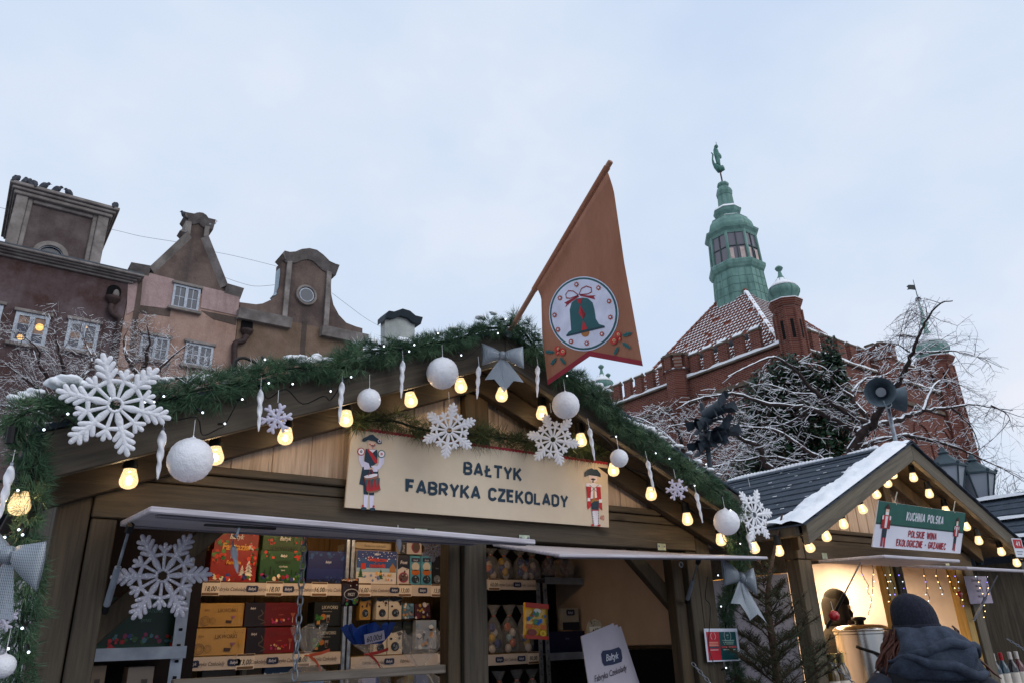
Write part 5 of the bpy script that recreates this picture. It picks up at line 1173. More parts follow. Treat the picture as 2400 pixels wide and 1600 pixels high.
ledstring('white fairy lights in the garland at the left stall corner', [(42, 1148), (44, 1240), (53, 1252), (11, 1258), (52, 1471), (19, 1519), (67, 1527)], 2.58)
ledstring('white fairy lights in the garland at the right stall corner', [(1683, 1347), (1690, 1420), (1702, 1564)], 2.63)
MB().tube(smoothpath([PY(u, v, GY) for u, v in ((551, 868), (553, 845), (570, 838), (590, 845), (600, 850))], 5), .006, 6).build('cable_loop', BLK); tag(bpy.data.objects['cable_loop'], 'black cable loop sticking up from the left garland', 'cable')
m = MB(); m.tube([PY(22, 1038, 2.6), PY(28, 1000, 2.6)], .012, 8); m.tube([PY(28, 1000, 2.6), PY(45, 970, 2.62)], .004, 6); tag(m.build('cable_plug', BLK), 'black cable plug hanging from the left end of the garland', 'plug')

# ================================================================== festoon bulbs
def bulb_parts(root, p, d, s=1.0, light=True, cap=True):
    d = d.normalized()    # hanging direction
    sk = MB().lathe([(.012*s, -.06*s), (.021*s, -.055*s), (.022*s, -.02*s), (.025*s, -.014*s), (.024*s, .001)], p, 14, d).build('bulb_holder', BLK, root, smooth='auto')
    pr = [(.0195, 0), (.0225, .010), (.0265, .024), (.0298, .037), (.0300, .044), (.0278, .054), (.0215, .0625), (.0105, .0675), (.001, .069)]
    b = MB().lathe([(r*s, h*s) for r, h in pr], p+d*.001, 18, d); b = b.build('bulb', BULBM, sk, smooth=True)
    if light:
        ld = bpy.data.lights.new('bulb_light', 'POINT'); ld.energy = 1.15; ld.shadow_soft_size = .012; ld.color = (1, .72, .42)
        lo = bpy.data.objects.new('bulb_light', ld); col.objects.link(lo); lo.parent = root; lo.location = p+d*.038-Vector(root['_o'])
def festoon(label, pts, y, grp='warm bulb strings', cab=None):
    q = [PY(u, v, (b[2] if len(b) > 2 else y)) for b in pts for u, v in [b[:2]]]
    r = thing('festoon_lights', label, 'string lights', tuple(q[0]), grp); tops = []
    for i, p in enumerate(q):
        tl = pts[i][3] if len(pts[i]) > 3 else 0
        d = Vector((tl, -abs(tl)*.3, -1)).normalized(); c = p-d*.036; bulb_parts(r, c, d, 1.0 if y < 2.8 or p.x < 4 else .95); tops.append(c-d*.06)
    path = []
    for i in range(len(tops)-1): path += [tops[i], tops[i].lerp(tops[i+1], .5)+Vector((0, .02, -.012))]
    path.append(tops[-1]); MB().tube(smoothpath(path, 6), .0045, 6).build('cable', BLK, r)
    return r
festoon('warm bulb string under the left roof edge of the chocolate stall', [(302, 1122, 2.83, .04), (505, 1068, 2.83, .1), (669, 1022, 2.84, -.05), (811, 981, 2.84, 0), (963, 937, 2.84, .18), (1080, 904, 2.84, .15), (1176, 925, 2.80, -.2)], 2.84)
festoon('warm bulb string under the right roof edge of the chocolate stall', [(1270, 968, 2.84, -.1), (1362, 1031, 2.84, .05), (1438, 1100, 2.80, -.12), (1526, 1157, 2.80, -.1), (1611, 1216, 2.82, .05), (1690, 1264, 2.82, .04), (1768, 1283, 2.83, .15), (1826, 1291, 2.84, .03)], 2.82)
festoon('warm bulb lighting up inside the left corner garland', [(46, 1180, 2.66, .1), (-40, 1200, 2.66, 0)], 2.66)
rb = [(1898, 1281, 2.78, .45), (1937, 1256, 2.78, .1), (1977, 1227, 2.78, .15), (2022, 1192, 2.78, .35), (2054, 1157, 2.78, .3), (2080, 1131, 2.78, .2), (2093, 1111, 2.86, .1), (2141, 1118, 2.76, .0), (2178, 1156, 2.76, 0), (2217, 1196, 2.80, .0), (2265, 1233, 2.76, .15), (2294, 1266, 2.76, -.05), (2347, 1292, 2.78, .1), (2383, 1318, 2.78, .1)]
festoon('warm bulb string round the gable of the wine stall', rb, 2.76)

# ================================================================== hanging ornaments
def hang(root, p, ln=.05):
    MB().tube([p, p+Vector((0, .005, ln))], .0012, 4).build('string', flat('#d8d8d8'), root)
def bauble(u, v, rpx, label, y=2.60):
    c = PY(u, v, y); t = (c-EYE).dot(c_f); r = rpx*t/FPX; o = thing('bauble', label, 'bauble', tuple(c-Vector((0, 0, r))), 'white snowball baubles')
    m = MB(); m.ball((0, 0, 0), r, 56, 36); m.v = [q*(1+.022*jit(1)) for q in m.v]; m.xf(Matrix.Translation(c)); m.build('ball', GLIT, o, smooth=True)
    MB().lathe([(r*.12, r*.97), (r*.12, r*1.06), (r*.04, r*1.08), (r*.03, r*1.16)], c, 10).build('cap', ICEM, o); hang(o, c+Vector((0, 0, r*1.1)), .06)
bauble(446, 1077, 51, 'largest white snowball bauble below the big left snowflake', 2.60); bauble(865, 937, 27, 'small white bauble left of the garland over the cream sign', 2.62); bauble(1037, 874, 37, 'white bauble under the roof edge left of the silver bow')
bauble(1326, 949, 32, 'white bauble on the right roof edge below the banner'); bauble(1451, 1073, 21, 'smallest white bauble at the right end of the cream sign'); bauble(1703, 1222, 30, 'white bauble at the low right end of the roof edge')
bauble(8, 1560, 26, 'white bauble at the very bottom of the left corner garland', 2.5)
def icicle(a, b, label, y=2.61, wd=.0105):
    A, B = PY(*a, y), PY(*b, y); d = B-A; L_ = d.length; d.normalize(); ux = d.orthogonal().normalized(); uy = d.cross(ux); o = thing('icicle_ornament', label, 'icicle', tuple(B), 'white twisted icicle ornaments'); m = MB(); n, sg = 40, 14
    for i in range(n+1):
        t = i/n; env = wd*(min(1, t*9+.35))*(1-.72*t**1.6)*(1 if t < .97 else (1-t)/.03*.9+.1)
        for k in range(sg):
            an = 2*math.pi*k/sg; rr = env*(1+.22*math.cos(2*an+t*L_*130)); m.v.append(A+d*L_*t+(ux*math.cos(an)+uy*math.sin(an))*rr)
    m.f = [(i*sg+k, i*sg+(k+1) % sg, (i+1)*sg+(k+1) % sg, (i+1)*sg+k) for i in range(n) for k in range(sg)]+[tuple(range(sg))[::-1]]; m.mi = [0]*len(m.f)
    m.build('icicle', ICEM, o, smooth=True); MB().lathe([(wd*.35, 0), (wd*.35, .008), (wd*.12, .012)], A-d*.001, 8, -d).build('cap', GALV, o); hang(o, A-d*.01, .04)
for a, b, lb in (((27, 1091), (-2, 1216), 'large white icicle at the left picture edge beside the corner garland'), ((382, 1008), (369, 1123), 'long white icicle right of the big snowflake'), ((611, 912), (606, 1011), 'white icicle beside the left plush snowflake'), ((802, 894), (795, 990), 'white icicle in front of the bulb left of the cream sign'),
                 ((944, 845), (940, 933), 'white icicle between the two middle baubles on the left slope'), ((1122, 858), (1118, 935), 'white icicle just left of the silver bow tails'), ((1260, 857), (1259, 931), 'white icicle right of the silver bow under the banner'), ((1381, 1002), (1394, 1079), 'white icicle above the right end of the cream sign'),
                 ((1517, 1078), (1533, 1150), 'white icicle between the smallest bauble and right plush snowflake'), ((1631, 1153), (1647, 1225), 'white icicle right of the right plush snowflake'), ((1752, 1250), (1763, 1296), 'white icicle below the tilted snowflake at the right corner')): icicle(a, b, lb, 2.61, .0125 if a[0] < 500 else .0105)
icicle((546, 1276), (557, 1343), 'white icicle hanging inside before the red chocolate box', 2.95, .012); icicle((934, 1258), (937, 1292), 'white icicle tip below the shutter near the stacked boxes', 2.75, .011)
def capsule(m, a, b, r0, r1, ez, fl=.7, seg=8):
    a, b = Vector(a), Vector(b); d = b-a; L_ = d.length; d.normalize(); s_ = ez.cross(d).normalized(); rings = []
    for t, k in ((-r0*.98, .18), (-r0*.7, .72), (0, 1), (L_, 1), (L_+r1*.7, .72), (L_+r1*.98, .18)): 
        r = (r0 if t <= 0 else r1)*k; rings.append((a+d*t, r))
    v0 = len(m.v)
    for p, r in rings:
        for k in range(seg): an = 2*math.pi*k/seg; m.v.append(p+s_*math.cos(an)*r+ez*math.sin(an)*max(r*fl, .001))
    n = len(rings); m.f += [(v0+i*seg+k, v0+i*seg+(k+1) % seg, v0+(i+1)*seg+(k+1) % seg, v0+(i+1)*seg+k) for i in range(n-1) for k in range(seg)]+[tuple(v0+k for k in range(seg))[::-1], tuple(v0+(n-1)*seg+k for k in range(seg))]; m.mi += [0]*((n-1)*seg+2)
def snowflake(u, v, rpx, label, y=2.6, rot=0, ez=None, mat=GLIT, plush=False, grp='white glitter snowflakes'):
    c = PY(u, v, y); t = (c-EYE).dot(c_f); Rr = rpx*t/FPX; ez = (Vector(ez) if ez else (EYE-c)).normalized(); ex = Vector((0, 0, 1)).cross(ez).normalized(); ey = ez.cross(ex)
    o = thing('snowflake_ornament', label, 'snowflake', tuple(c-ey*Rr), grp)
    P = lambda r, a, h=0: c+(ex*math.cos(a)+ey*math.sin(a))*r*Rr+ez*h*Rr
    k = Rr
    for i in range(6):
        A = R(rot)+i*math.pi/3; m = MB()
        if plush:
            capsule(m, P(.1, A), P(.72, A), .13*k, .12*k, ez, .9)
            for sg in (-1, 1): capsule(m, P(.66, A), P(.9, A+sg*.17), .12*k, .10*k, ez, .9); capsule(m, P(.40, A), P(.55, A+sg*.36), .1*k, .09*k, ez, .9)
            m.build('arm', mat, o, smooth=True); continue
        capsule(m, P(.12, A), P(.3, A), .036*k, .072*k, ez, .45); capsule(m, P(.3, A), P(.47, A), .072*k, .045*k, ez, .45); capsule(m, P(.45, A), P(.96, A), .062*k, .050*k, ez, .5)
        for rr, ln in ((.50, .20), (.64, .19), (.78, .15)):
            for sg in (-1, 1):
                q0 = P(rr, A); dd = (ex*math.cos(A+sg*.82)+ey*math.sin(A+sg*.82)); capsule(m, q0, q0+dd*ln*k, .054*k, .046*k, ez, .5)
        m.build('arm', mat, o, smooth=True)
        B = A+math.pi/6; m = MB(); capsule(m, P(.12, B), P(.66, B), .028*k, .046*k, ez, .5)
        for sg in (-1, 1): q0 = P(.50, B); dd = (ex*math.cos(B+sg*.75)+ey*math.sin(B+sg*.75)); capsule(m, q0, q0+dd*.15*k, .048*k, .042*k, ez, .5)
        capsule(m, P(.46, B), P(.47, A), .034*k, .05*k, ez, .5); capsule(m, P(.46, B), P(.47, A+math.pi/3), .034*k, .05*k, ez, .5)
        m.build('small_arm', mat, o, smooth=True)
    m = MB(); n = 24; m.tube([P(.125, R(rot)+2*math.pi*i/n) for i in range(n+1)], .028*k, 6, cap=False); m.build('hub', mat, o, smooth=True)
    hang(o, c+ey*Rr, .05)
    return o
snowflake(270, 948, 124, 'biggest white glitter snowflake on the left roof garland', 2.53, -9); snowflake(1053, 1008, 66, 'white glitter snowflake over the sign left of centre', 2.72, 21)
snowflake(1296, 1029, 64, 'white glitter snowflake over the right part of the sign', 2.72, 44, ez=(-.85, -.75, -.1)); snowflake(1768, 1206, 66, 'white snowflake turned edgewise at the right roof corner', 2.62, 8, ez=(-.05, -1, 0))
snowflake(381, 1348, 108, 'silver glitter snowflake hanging in the left stall opening', 2.90, 2, mat=SILVG)
snowflake(648, 980, 37, 'plush white snowflake hanging on a string at left roof slope', 2.62, 12, mat=PLUSH, plush=True, grp='plush snowflakes'); snowflake(1586, 1146, 26, 'small plush white snowflake on the right roof slope', 2.62, 0, mat=PLUSH, plush=True, grp='plush snowflakes'); snowflake(2, 1448, 34, 'plush white snowflake cut by the left picture edge', 2.5, 10, mat=PLUSH, plush=True, grp='plush snowflakes')
p = PY(648, 945, 2.62); 
# silver mesh bows
def bow(c, ex, ey, sc, label, fl=(1, 1), tails=((-.42, -.98, .05, -1.0), (.05, -1.05, .62, -1.0)), tilt=0, knot=.12):
    ez = ex.cross(ey).normalized(); o = thing('bow', label, 'bow', tuple(c+ey*-sc), 'silver mesh bows'); P = lambda x, y, z: c+(ex*x+ey*y+ez*z)*sc
    for sg, f in ((-1, fl[0]), (1, fl[1])):
        m = MB(); nu, nv = 12, 16
        for i in range(nu+1):
            t = i/nu; x = sg*(.06+.56*t*f)
            for j in range(nv):
                a = 2*math.pi*j/nv; hh = (.09+.27*t**.8); zz = (.07+.13*math.sin(math.pi*min(1, t*1.0))*(1-.35*t))
                fold = .02*math.sin(6*a)*(1-t)
                if t > .93: zz *= .55
                m.v.append(P(x+.05*math.cos(a)*t*sg*0, math.sin(a)*hh+tilt*sg*t*.22+fold, math.cos(a)*zz+.02+fold))
        m.f = [(i*nv+j, i*nv+(j+1) % nv, (i+1)*nv+(j+1) % nv, (i+1)*nv+j) for i in range(nu) for j in range(nv)]+[tuple(nu*nv+j for j in range(nv))]; m.mi = [0]*len(m.f); m.build('loop', BOWM, o, smooth=True)
    for x0, y0, x1, y1 in tails:
        m = MB(); nu, nv = 8, 12
        for i in range(nv+1):
            t = i/nv
            for j in range(nu+1):
                s_ = j/nu; xb = (x0+(x1-x0)*s_); yb = y0+(y1-y0)*s_; notch = .2*(1-abs(2*s_-1)) 
                xa = -.06+.12*s_; m.v.append(P(xa+(xb-xa)*t, -.06+(yb+notch+.06)*t, .03+.05*math.sin(math.pi*s_)*t+.02*math.sin(5*s_+3*t)))
        m.f = [(i*(nu+1)+j, i*(nu+1)+j+1, (i+1)*(nu+1)+j+1, (i+1)*(nu+1)+j) for i in range(nv) for j in range(nu)]; m.mi = [0]*len(m.f); m.build('tail', BOWM, o, smooth=True)
    m = MB(); m.ball((0, 0, 0), 1, 14, 10, (.11, .14, .13)); m.v = [c+(ex*q.x+ey*q.y+ez*(q.z+.05))*sc for q in m.v]; m.build('knot', BOWM, o, smooth=True)
bc = PY(1178, 834, 2.58); exb = (rt*1.0+Vector((0, 0, -.02))).normalized(); bow(bc, exb, up, .155, 'silver mesh bow at the gable peak under the banner', tails=((-.55, -.75, .02, -1.13), (.0, -1.15, .60, -.85)), tilt=-.3)
bc = PY(1735, 1352, 2.60); bow(bc, (rt*.9+fw*.3+Vector((0, 0, -.35))).normalized(), up, .20, 'silver mesh bow on the right corner garland beside the spruce', tails=((-.45, -.8, .1, -1.05), (.08, -1.05, .62, -.95)), tilt=.2, fl=(.9, .7))
bc = PY(28, 1300, 2.42); bow(bc, (rt*.95-fw*.25+Vector((0, 0, -.1))).normalized(), up, .175, 'silver mesh bow on the left corner garland at picture edge', tails=((-.7, -1.0, .1, -1.3), (-.2, -1.3, .35, -.9)), tilt=-.6)

# ================================================================== cream sign
SY = 2.952
q0, q1 = PY(810.5, 1190, SY), PY(1427.4, 1233.5, SY); qt = PY(822.7, 995.8, SY-.03)
sign = thing('shop_sign', 'cream sign with dark lettering and painted toy soldiers above chocolate stall', 'sign', tuple((q0+q1)/2))
sx0 = (q0.x+qt.x)/2; SW = q1.x-sx0; sz0 = (q0.z+q1.z)/2; SH = qt.z-sz0
tl_ = Vector((0, -.03, SH)).normalized()
spn = Panel((sx0, SY, sz0), (1, 0, 0), tl_)
CREAM = mottled('cream_board', [(.3, '#cdbca4'), (.7, '#dccdb6')], 3, .55, .05, .001)
m = MB(); m.prism([spn.pt(0, 0, 0), spn.pt(SW, 0, 0), spn.pt(SW, SH, 0), spn.pt(0, SH, 0)], spn.n*-.012); m.build('board', CREAM, sign, bevel=.001)
def uvp(u, v):
    r = ray(u, v); t = (spn.o-EYE).dot(spn.n)/r.dot(spn.n); p = EYE+r*t-spn.o; return p.dot(spn.x), p.dot(spn.y)
def zs(x, y): return uvp(800+x*.27636, 980+y*.27636)
def zp(pn, pts, c, lay=2): pn.poly([zs(*p) for p in pts], c, lay)
def zc(pn, x, y, rx, ry, c, lay=2, n=16): pn.poly([zs(x+rx*math.cos(2*math.pi*k/n), y+ry*math.sin(2*math.pi*k/n)) for k in range(n)], c, lay)
INK, RED, TEAL, LAV, SKIN, BRN = '#21384a', '#b62b33', '#2c5f63', '#d9d6ee', '#d8b9a6', '#8a5a35'
# scalloped red border along the top
for k in range(74):
    x0, x1 = SW*k/74, SW*(k+1)/74; spn.poly([(x0, SH-.001), (x0, SH-.011)]+[(x0+(x1-x0)*(.5-.5*math.cos(math.pi*i/4)), SH-.011-.005*math.sin(math.pi*i/4)) for i in range(5)]+[(x1, SH-.001)][:1], '#a82c3a', 1)
def capline(text, lx, rx, by, ty, col_):
    (x0, yb0), (x1, yb1) = zs(*lx), zs(*rx); yt = zs(*ty)[1]; h = yt-yb0; wd = .225
    base = sum(GL[ch][0] for ch in text); ws = ((x1-x0)/h-.3*(len(text)-1))/base
    spn.caps(text, (x0+x1)/2, (yb0+yb1)/2, h, col_, 2, wd, ws, gap=.3)
capline('BAŁTYK', (1042, 478), (1520, 528), 0, (1042, 362), INK); capline('FABRYKA CZEKOLADY', (553, 638), (1915, 752), 0, (553, 514), INK)
(x4, y4) = zs(2197, 860); spn.caps('40', x4+.011, y4, .026, RED, 2, .13, .9, gap=.25)
# drummer figure
zp(spn, [(183, 390), (310, 420), (322, 600), (290, 600), (150, 555)], INK, 2); zp(spn, [(185, 560), (230, 570), (226, 645), (187, 640)], INK, 2); zp(spn, [(232, 575), (280, 570), (277, 650), (234, 648)], INK, 2)
zp(spn, [(186, 645), (226, 648), (216, 755), (187, 752)], LAV, 3); zp(spn, [(236, 652), (275, 652), (268, 758), (237, 758)], LAV, 3); zc(spn, 187, 762, 24, 14, INK, 4); zc(spn, 262, 768, 24, 14, INK, 4); zc(spn, 180, 738, 9, 10, RED, 5); zc(spn, 271, 744, 9, 10, RED, 5)
zp(spn, [(205, 255), (302, 265), (305, 375), (245, 412), (192, 370)], INK, 3); zp(spn, [(212, 258), (240, 258), (303, 355), (295, 385), (275, 370)], RED, 4)
for cx, cy, c1 in ((165, 280, RED), (338, 300, TEAL)):
    zp(spn, [(cx-20, cy), (cx+25, cy), (cx+22, cy+75), (cx+(30 if cx < 200 else -20), cy+130), (cx+(5 if cx < 200 else -45), cy+130), (cx-20, cy+70)], LAV, 3)
    zc(spn, cx, cy, 32, 34, c1, 4, 20); zc(spn, cx, cy, 25, 27, '#e8e4ee', 5, 20); zc(spn, cx, cy, 10, 11, INK if cx < 200 else RED, 6, 8); zc(spn, cx, cy, 4, 4, '#e8e4ee', 7, 8)
zp(spn, [(185, 360), (230, 380), (245, 430), (190, 432)], LAV, 4); zp(spn, [(250, 400), (310, 400), (305, 450), (270, 450)], LAV, 4)
zp(spn, [(222, 190), (292, 200), (288, 245), (265, 262), (240, 260), (222, 238)], SKIN, 4); zp(spn, [(230, 262), (290, 266), (262, 290)], '#e8e4ee', 5); zc(spn, 240, 218, 7, 6, RED, 5, 8); zc(spn, 280, 222, 7, 6, RED, 5, 8); zp(spn, [(240, 230), (262, 224), (286, 234), (262, 238)], '#5a3a38', 6); zc(spn, 262, 248, 8, 4, RED, 6, 8)
zp(spn, [(172, 180), (185, 165), (220, 150), (240, 138), (265, 136), (290, 160), (335, 190), (340, 212), (310, 215), (280, 190), (225, 180), (200, 196), (178, 196)], INK, 6); zc(spn, 318, 192, 14, 15, '#e8e4ee', 7, 12); zc(spn, 318, 192, 8, 9, INK, 8, 10)
zp(spn, [(187, 487), (305, 475), (328, 600), (305, 618), (240, 628), (212, 620)], RED, 5); zp(spn, [(187, 490), (212, 480), (270, 468), (303, 468), (300, 485), (250, 502), (200, 505)], '#e8e4ee', 6); zp(spn, [(208, 610), (240, 618), (300, 608), (328, 594), (329, 606), (300, 622), (236, 632), (214, 624)], '#8a6a58', 7); zp(spn, [(188, 500), (245, 510), (306, 486), (308, 500), (246, 524), (191, 514)], '#8a6a58', 7)
for k in range(5): a = 200+k*26; zp(spn, [(a, 520-k*3), (a+18, 522-k*5), (a+14, 600-k*3)], TEAL, 7)
for a, b in (((240, 430), (225, 485)), ((250, 430), (262, 470))): spn.stroke([zs(*a), zs(*b)], .0022, RED, 8)
zc(spn, 238, 424, 9, 10, SKIN, 8, 10); zc(spn, 256, 424, 9, 10, SKIN, 8, 10)
# soldier figure
zp(spn, [(2058, 495), (2060, 460), (2085, 432), (2120, 420), (2135, 430), (2165, 430), (2195, 468), (2196, 498), (2165, 488), (2100, 480)], INK, 5); zp(spn, [(2095, 475), (2167, 485), (2162, 530), (2130, 545), (2100, 525)], '#e2d2d8', 4); zp(spn, [(2106, 512), (2130, 505), (2155, 516), (2130, 528)], '#3a2a2c', 6); zc(spn, 2129, 536, 8, 8, '#3a2a2c', 6, 8)
zp(spn, [(2064, 560), (2074, 545), (2200, 560), (2204, 580), (2065, 575)], '#e4dfe8', 5); zp(spn, [(2075, 572), (2195, 578), (2203, 690), (2083, 690)], RED, 3); zp(spn, [(2118, 545), (2155, 548), (2165, 670), (2110, 680)], '#e9e4ea', 4); zp(spn, [(2134, 580), (2143, 580), (2146, 690), (2132, 690)], '#b98a5a', 5)
for a, b in (((2100, 562), (2172, 628)), ((2178, 562), (2098, 628))): spn.stroke([zs(*a), zs(*b)], .0024, INK, 6)
zp(spn, [(2085, 690), (2110, 690), (2118, 740), (2088, 772), (2082, 740)], RED, 4); zp(spn, [(2178, 690), (2205, 690), (2211, 780), (2180, 752)], RED, 4); zp(spn, [(2112, 690), (2182, 695), (2178, 775), (2118, 768)], INK, 5); zp(spn, [(2120, 682), (2150, 680), (2178, 700), (2140, 700), (2110, 722)], '#a5733f', 6)
zp(spn, [(2083, 672), (2106, 672), (2106, 700), (2083, 700)], '#e9e4ea', 6); zp(spn, [(2180, 684), (2206, 684), (2206, 712), (2180, 712)], '#e9e4ea', 6); zp(spn, [(2120, 776), (2178, 776), (2178, 905), (2136, 905)], '#e6e2ee', 4)
for k in range(8): zc(spn, 2122+k*2, 785+k*15, 4, 4, INK, 6, 6); zc(spn, 2176, 790+k*14, 4, 4, INK, 6, 6)
for k in range(6): zc(spn, 2122+k*11, 776, 7, 5, RED, 6, 8)
zc(spn, 2127, 902, 13, 9, RED, 6, 10); zc(spn, 2182, 905, 13, 9, RED, 6, 10)
spn.build('lettering_and_figures', sign)

# ================================================================== green and white sign of the wine stall
S2Y = 2.735
a0, a1, at = PY(2045, 1281.5, S2Y), PY(2250.5, 1295.5, S2Y), PY(2023, 1171.5, S2Y)
sg2 = thing('shop_sign', 'green and white wine stall sign hanging by twine under the gable', 'sign', tuple((a0+a1)/2))
x0 = a0.x; W2 = a1.x-a0.x; z0 = (a0.z+a1.z)/2; H2 = at.z-z0; lean = at.x-a0.x
pn = Panel((x0, S2Y, z0), (1, 0, 0), Vector((0, -.12, H2)))
m = MB(); m.prism([pn.pt(0, 0, 0), pn.pt(W2, 0, 0), pn.pt(W2, H2, 0), pn.pt(0, H2, 0)], pn.n*-.008); m.build('board', mottled('white_board', [(.3, '#d6d8e6'), (.7, '#e6e8f2')], 3, .5), sg2)
pn.rect(0, H2*.53, W2, H2, '#2b5f55', 1); pn.rect(0, H2*.5, W2, H2*.535, '#1d3f3c', 2)
def cap2(t, cx, y, h, w_, c): base = sum(GL[ch][0] for ch in t); ws = (w_/h-.27*(len(t)-1))/base; pn.caps(t, cx, y, h, c, 3, .19, ws, gap=.27)
cap2('KUCHNIA POLSKA', W2*.52, H2*.65, H2*.2, W2*.42, '#d8dce4'); cap2('POLSKIE WINA', W2*.515, H2*.275, H2*.165, W2*.32, '#a52a36'); cap2('EKOLOGICZNE - GRZANIEC', W2*.52, H2*.06, H2*.165, W2*.56, '#a52a36')
def fig2(cx, w_, y0, y1):
    h = y1-y0; f = lambda pts, c, l: pn.poly([(cx+a*w_, y0+b*h) for a, b in pts], c, l)
    f([(-.3, .02), (-.05, .02), (-.08, .4), (-.3, .4)], '#a52a36', 4); f([(.08, .0), (.3, .0), (.25, .4), (.03, .4)], '#a52a36', 4); f([(-.32, .22), (.28, .22), (.3, .45), (-.3, .45)], '#22303a', 5)
    f([(-.4, .42), (.4, .42), (.42, .72), (-.42, .72)], '#b52d30', 6); f([(-.62, .42), (-.42, .42), (-.42, .72), (-.62, .66)], '#8f2a2c', 6); f([(.42, .42), (.62, .42), (.62, .66), (.42, .72)], '#8f2a2c', 6); f([(-.14, .44), (.14, .44), (.18, .7), (-.18, .7)], '#e6e0e2', 7)
    f([(-.6, .62), (-.4, .62), (-.4, .72), (-.6, .7)], '#e6e0e2', 7); f([(.4, .62), (.6, .62), (.6, .7), (.4, .72)], '#e6e0e2', 7); f([(-.24, .72), (.24, .72), (.24, .88), (-.24, .88)], '#e2c3b0', 6); f([(-.2, .73), (.2, .73), (.2, .79), (-.2, .79)], '#efeaea', 7); f([(-.36, .86), (.36, .86), (.06, .97), (-.06, .97)], '#4e2424', 8)
fig2(W2*.095, W2*.075, H2*.01, H2*.99); fig2(W2*.905, W2*.05, H2*.05, H2*.9)
pn.build('lettering_and_figures', sg2)
for xx in (.18, .86): MB().tube([pn.pt(W2*xx, H2*.97, .004), pn.pt(W2*xx, H2*1.02, -.01), pn.pt(W2*xx+.03, H2*1.25, -.02)], .004, 5).build('twine', flat('#b9b3a4'), sg2)

# ================================================================== banner on its pole
XB = 1.955
pl0, pl1 = PX(1201.7, 765, XB), PX(1431, 379, XB)
flag = thing('banner_pole', 'slanted copper coloured pole at the gable peak carrying the bell banner', 'flagpole', tuple(pl0))
POLEM = mottled('copper_brown_paint', [(.3, '#8d6450'), (.7, '#a87a62')], 20, .45, .1, .002)
dp = (pl1-pl0); MB().tube([pl0-dp*.06, pl0, pl1, pl1+dp*.004], [.0125, .0125, .0125, .008], 12).build('pole', POLEM, flag, smooth='auto')
MB().tube([pl0-dp*.06+Vector((0, .0, 0)), pl0-dp*.03], .02, 10).build('socket', GALV, flag)
ban = thing('banner', 'orange brown swallowtail banner with green bell emblem and holly print', 'banner', tuple(PX(1382, 834, XB)))
bp = Panel((XB-.016, 0, 0), (0, -1, 0), (0, 0, 1))       # seen from -X
def buv(u, v): p = PX(u, v, XB-.016); return (-p.y, p.z)
def bz(x, y): return buv(1150+x*.38278, 350+y*.38278)
ORG = mottled('orange_banner_cloth', [(.3, '#8f5d45'), (.7, '#a57058')], 3, .75, .5, .02, stretch=(1, 2.2, .5))
TL, TR, BR, BN, BL_ = bz(283, 850), bz(716, 140), bz(930, 1325), bz(605, 1265), bz(350, 1440)
m = MB(); nu, nv = 16, 26; fr = MB()
def bpt(s, t):
    top = (TL[0]+(TR[0]-TL[0])*s, TL[1]+(TR[1]-TL[1])*s)
    bot = (BL_[0]+(BN[0]-BL_[0])*s*2, BL_[1]+(BN[1]-BL_[1])*s*2) if s <= .5 else (BN[0]+(BR[0]-BN[0])*(s*2-1), BN[1]+(BR[1]-BN[1])*(s*2-1))
    x, y = top[0]+(bot[0]-top[0])*t, top[1]+(bot[1]-top[1])*t
    free = max(0, 1-t*2.0); h = -.03*(.55+.45*math.sin(s*6.0+.6))*free*min(1, t*10)
    edge = (1-t)*0
    return bp.pt(x, y, h)
for j in range(nv+1):
    for i in range(nu+1): m.v.append(bpt(i/nu, j/nv))
m.f = [(j*(nu+1)+i, (j+1)*(nu+1)+i, (j+1)*(nu+1)+i+1, j*(nu+1)+i+1) for j in range(nv) for i in range(nu)]; m.mi = [0]*len(m.f)
bo = m.build('cloth', ORG, ban, smooth=True); sd_ = bo.modifiers.new('thick', 'SOLIDIFY'); sd_.thickness = .002; sd_.offset = -1
MB().tube([pl0.lerp(pl1, .24), pl0.lerp(pl1, .97)], .0155, 10).build('sleeve', ORG, ban, smooth='auto')
e = .0015
bp.poly([(BL_[0], BL_[1]), (BN[0], BN[1]), (BR[0], BR[1]), (BR[0]-.004, BR[1]+.022), (BN[0], BN[1]+.024), (BL_[0]-.002, BL_[1]+.022)], '#8a2433', 1)
TEA = '#2a5a60'; WHB = '#d3d6ea'
def bc_(x, y, r, c, lay, n=36, r2=None): bp.poly([bz(x+r*math.cos(2*math.pi*k/n), y+(r2 or r*1.067)*math.sin(2*math.pi*k/n)) for k in range(n)], c, lay)
def bq(pts, c, lay): bp.poly([bz(*p) for p in pts], c, lay)
bc_(572, 1007, 213, WHB, 2, 48); bc_(572, 1007, 207, TEA, 3, 48); bc_(572, 1007, 196, WHB, 4, 48)
bq([(467, 1140), (480, 1120), (497, 1110), (492, 1040), (488, 985), (500, 940), (530, 917), (565, 910), (600, 915), (628, 940), (640, 985), (648, 1040), (668, 1072), (700, 1082), (702, 1090)], TEA, 5); bq([(467, 1138), (700, 1080), (704, 1092), (470, 1148)], '#1f3e4c', 6)
bp.poly([bz(583+26*math.cos(R(a_)), 1120+30*math.sin(R(a_))) for a_ in range(-15, 196, 15)], '#a8703f', 5)
bq([(530, 922), (568, 915), (552, 956)], '#a52431', 6); bq([(553, 958), (584, 1010), (572, 1044), (544, 1005)], '#b82a35', 6); bq([(571, 1048), (598, 1100), (562, 1112)], '#b82a35', 6); bq([(556, 970), (584, 1010), (572, 1042)], '#86202c', 7)
for loop in ([(540, 893), (510, 870), (480, 868), (464, 890), (468, 912), (490, 915), (540, 897)], [(545, 893), (560, 855), (590, 840), (620, 850), (622, 876), (600, 888), (550, 892)]): bp.stroke([bz(*p) for p in loop], .0042, '#8f2433', 6)
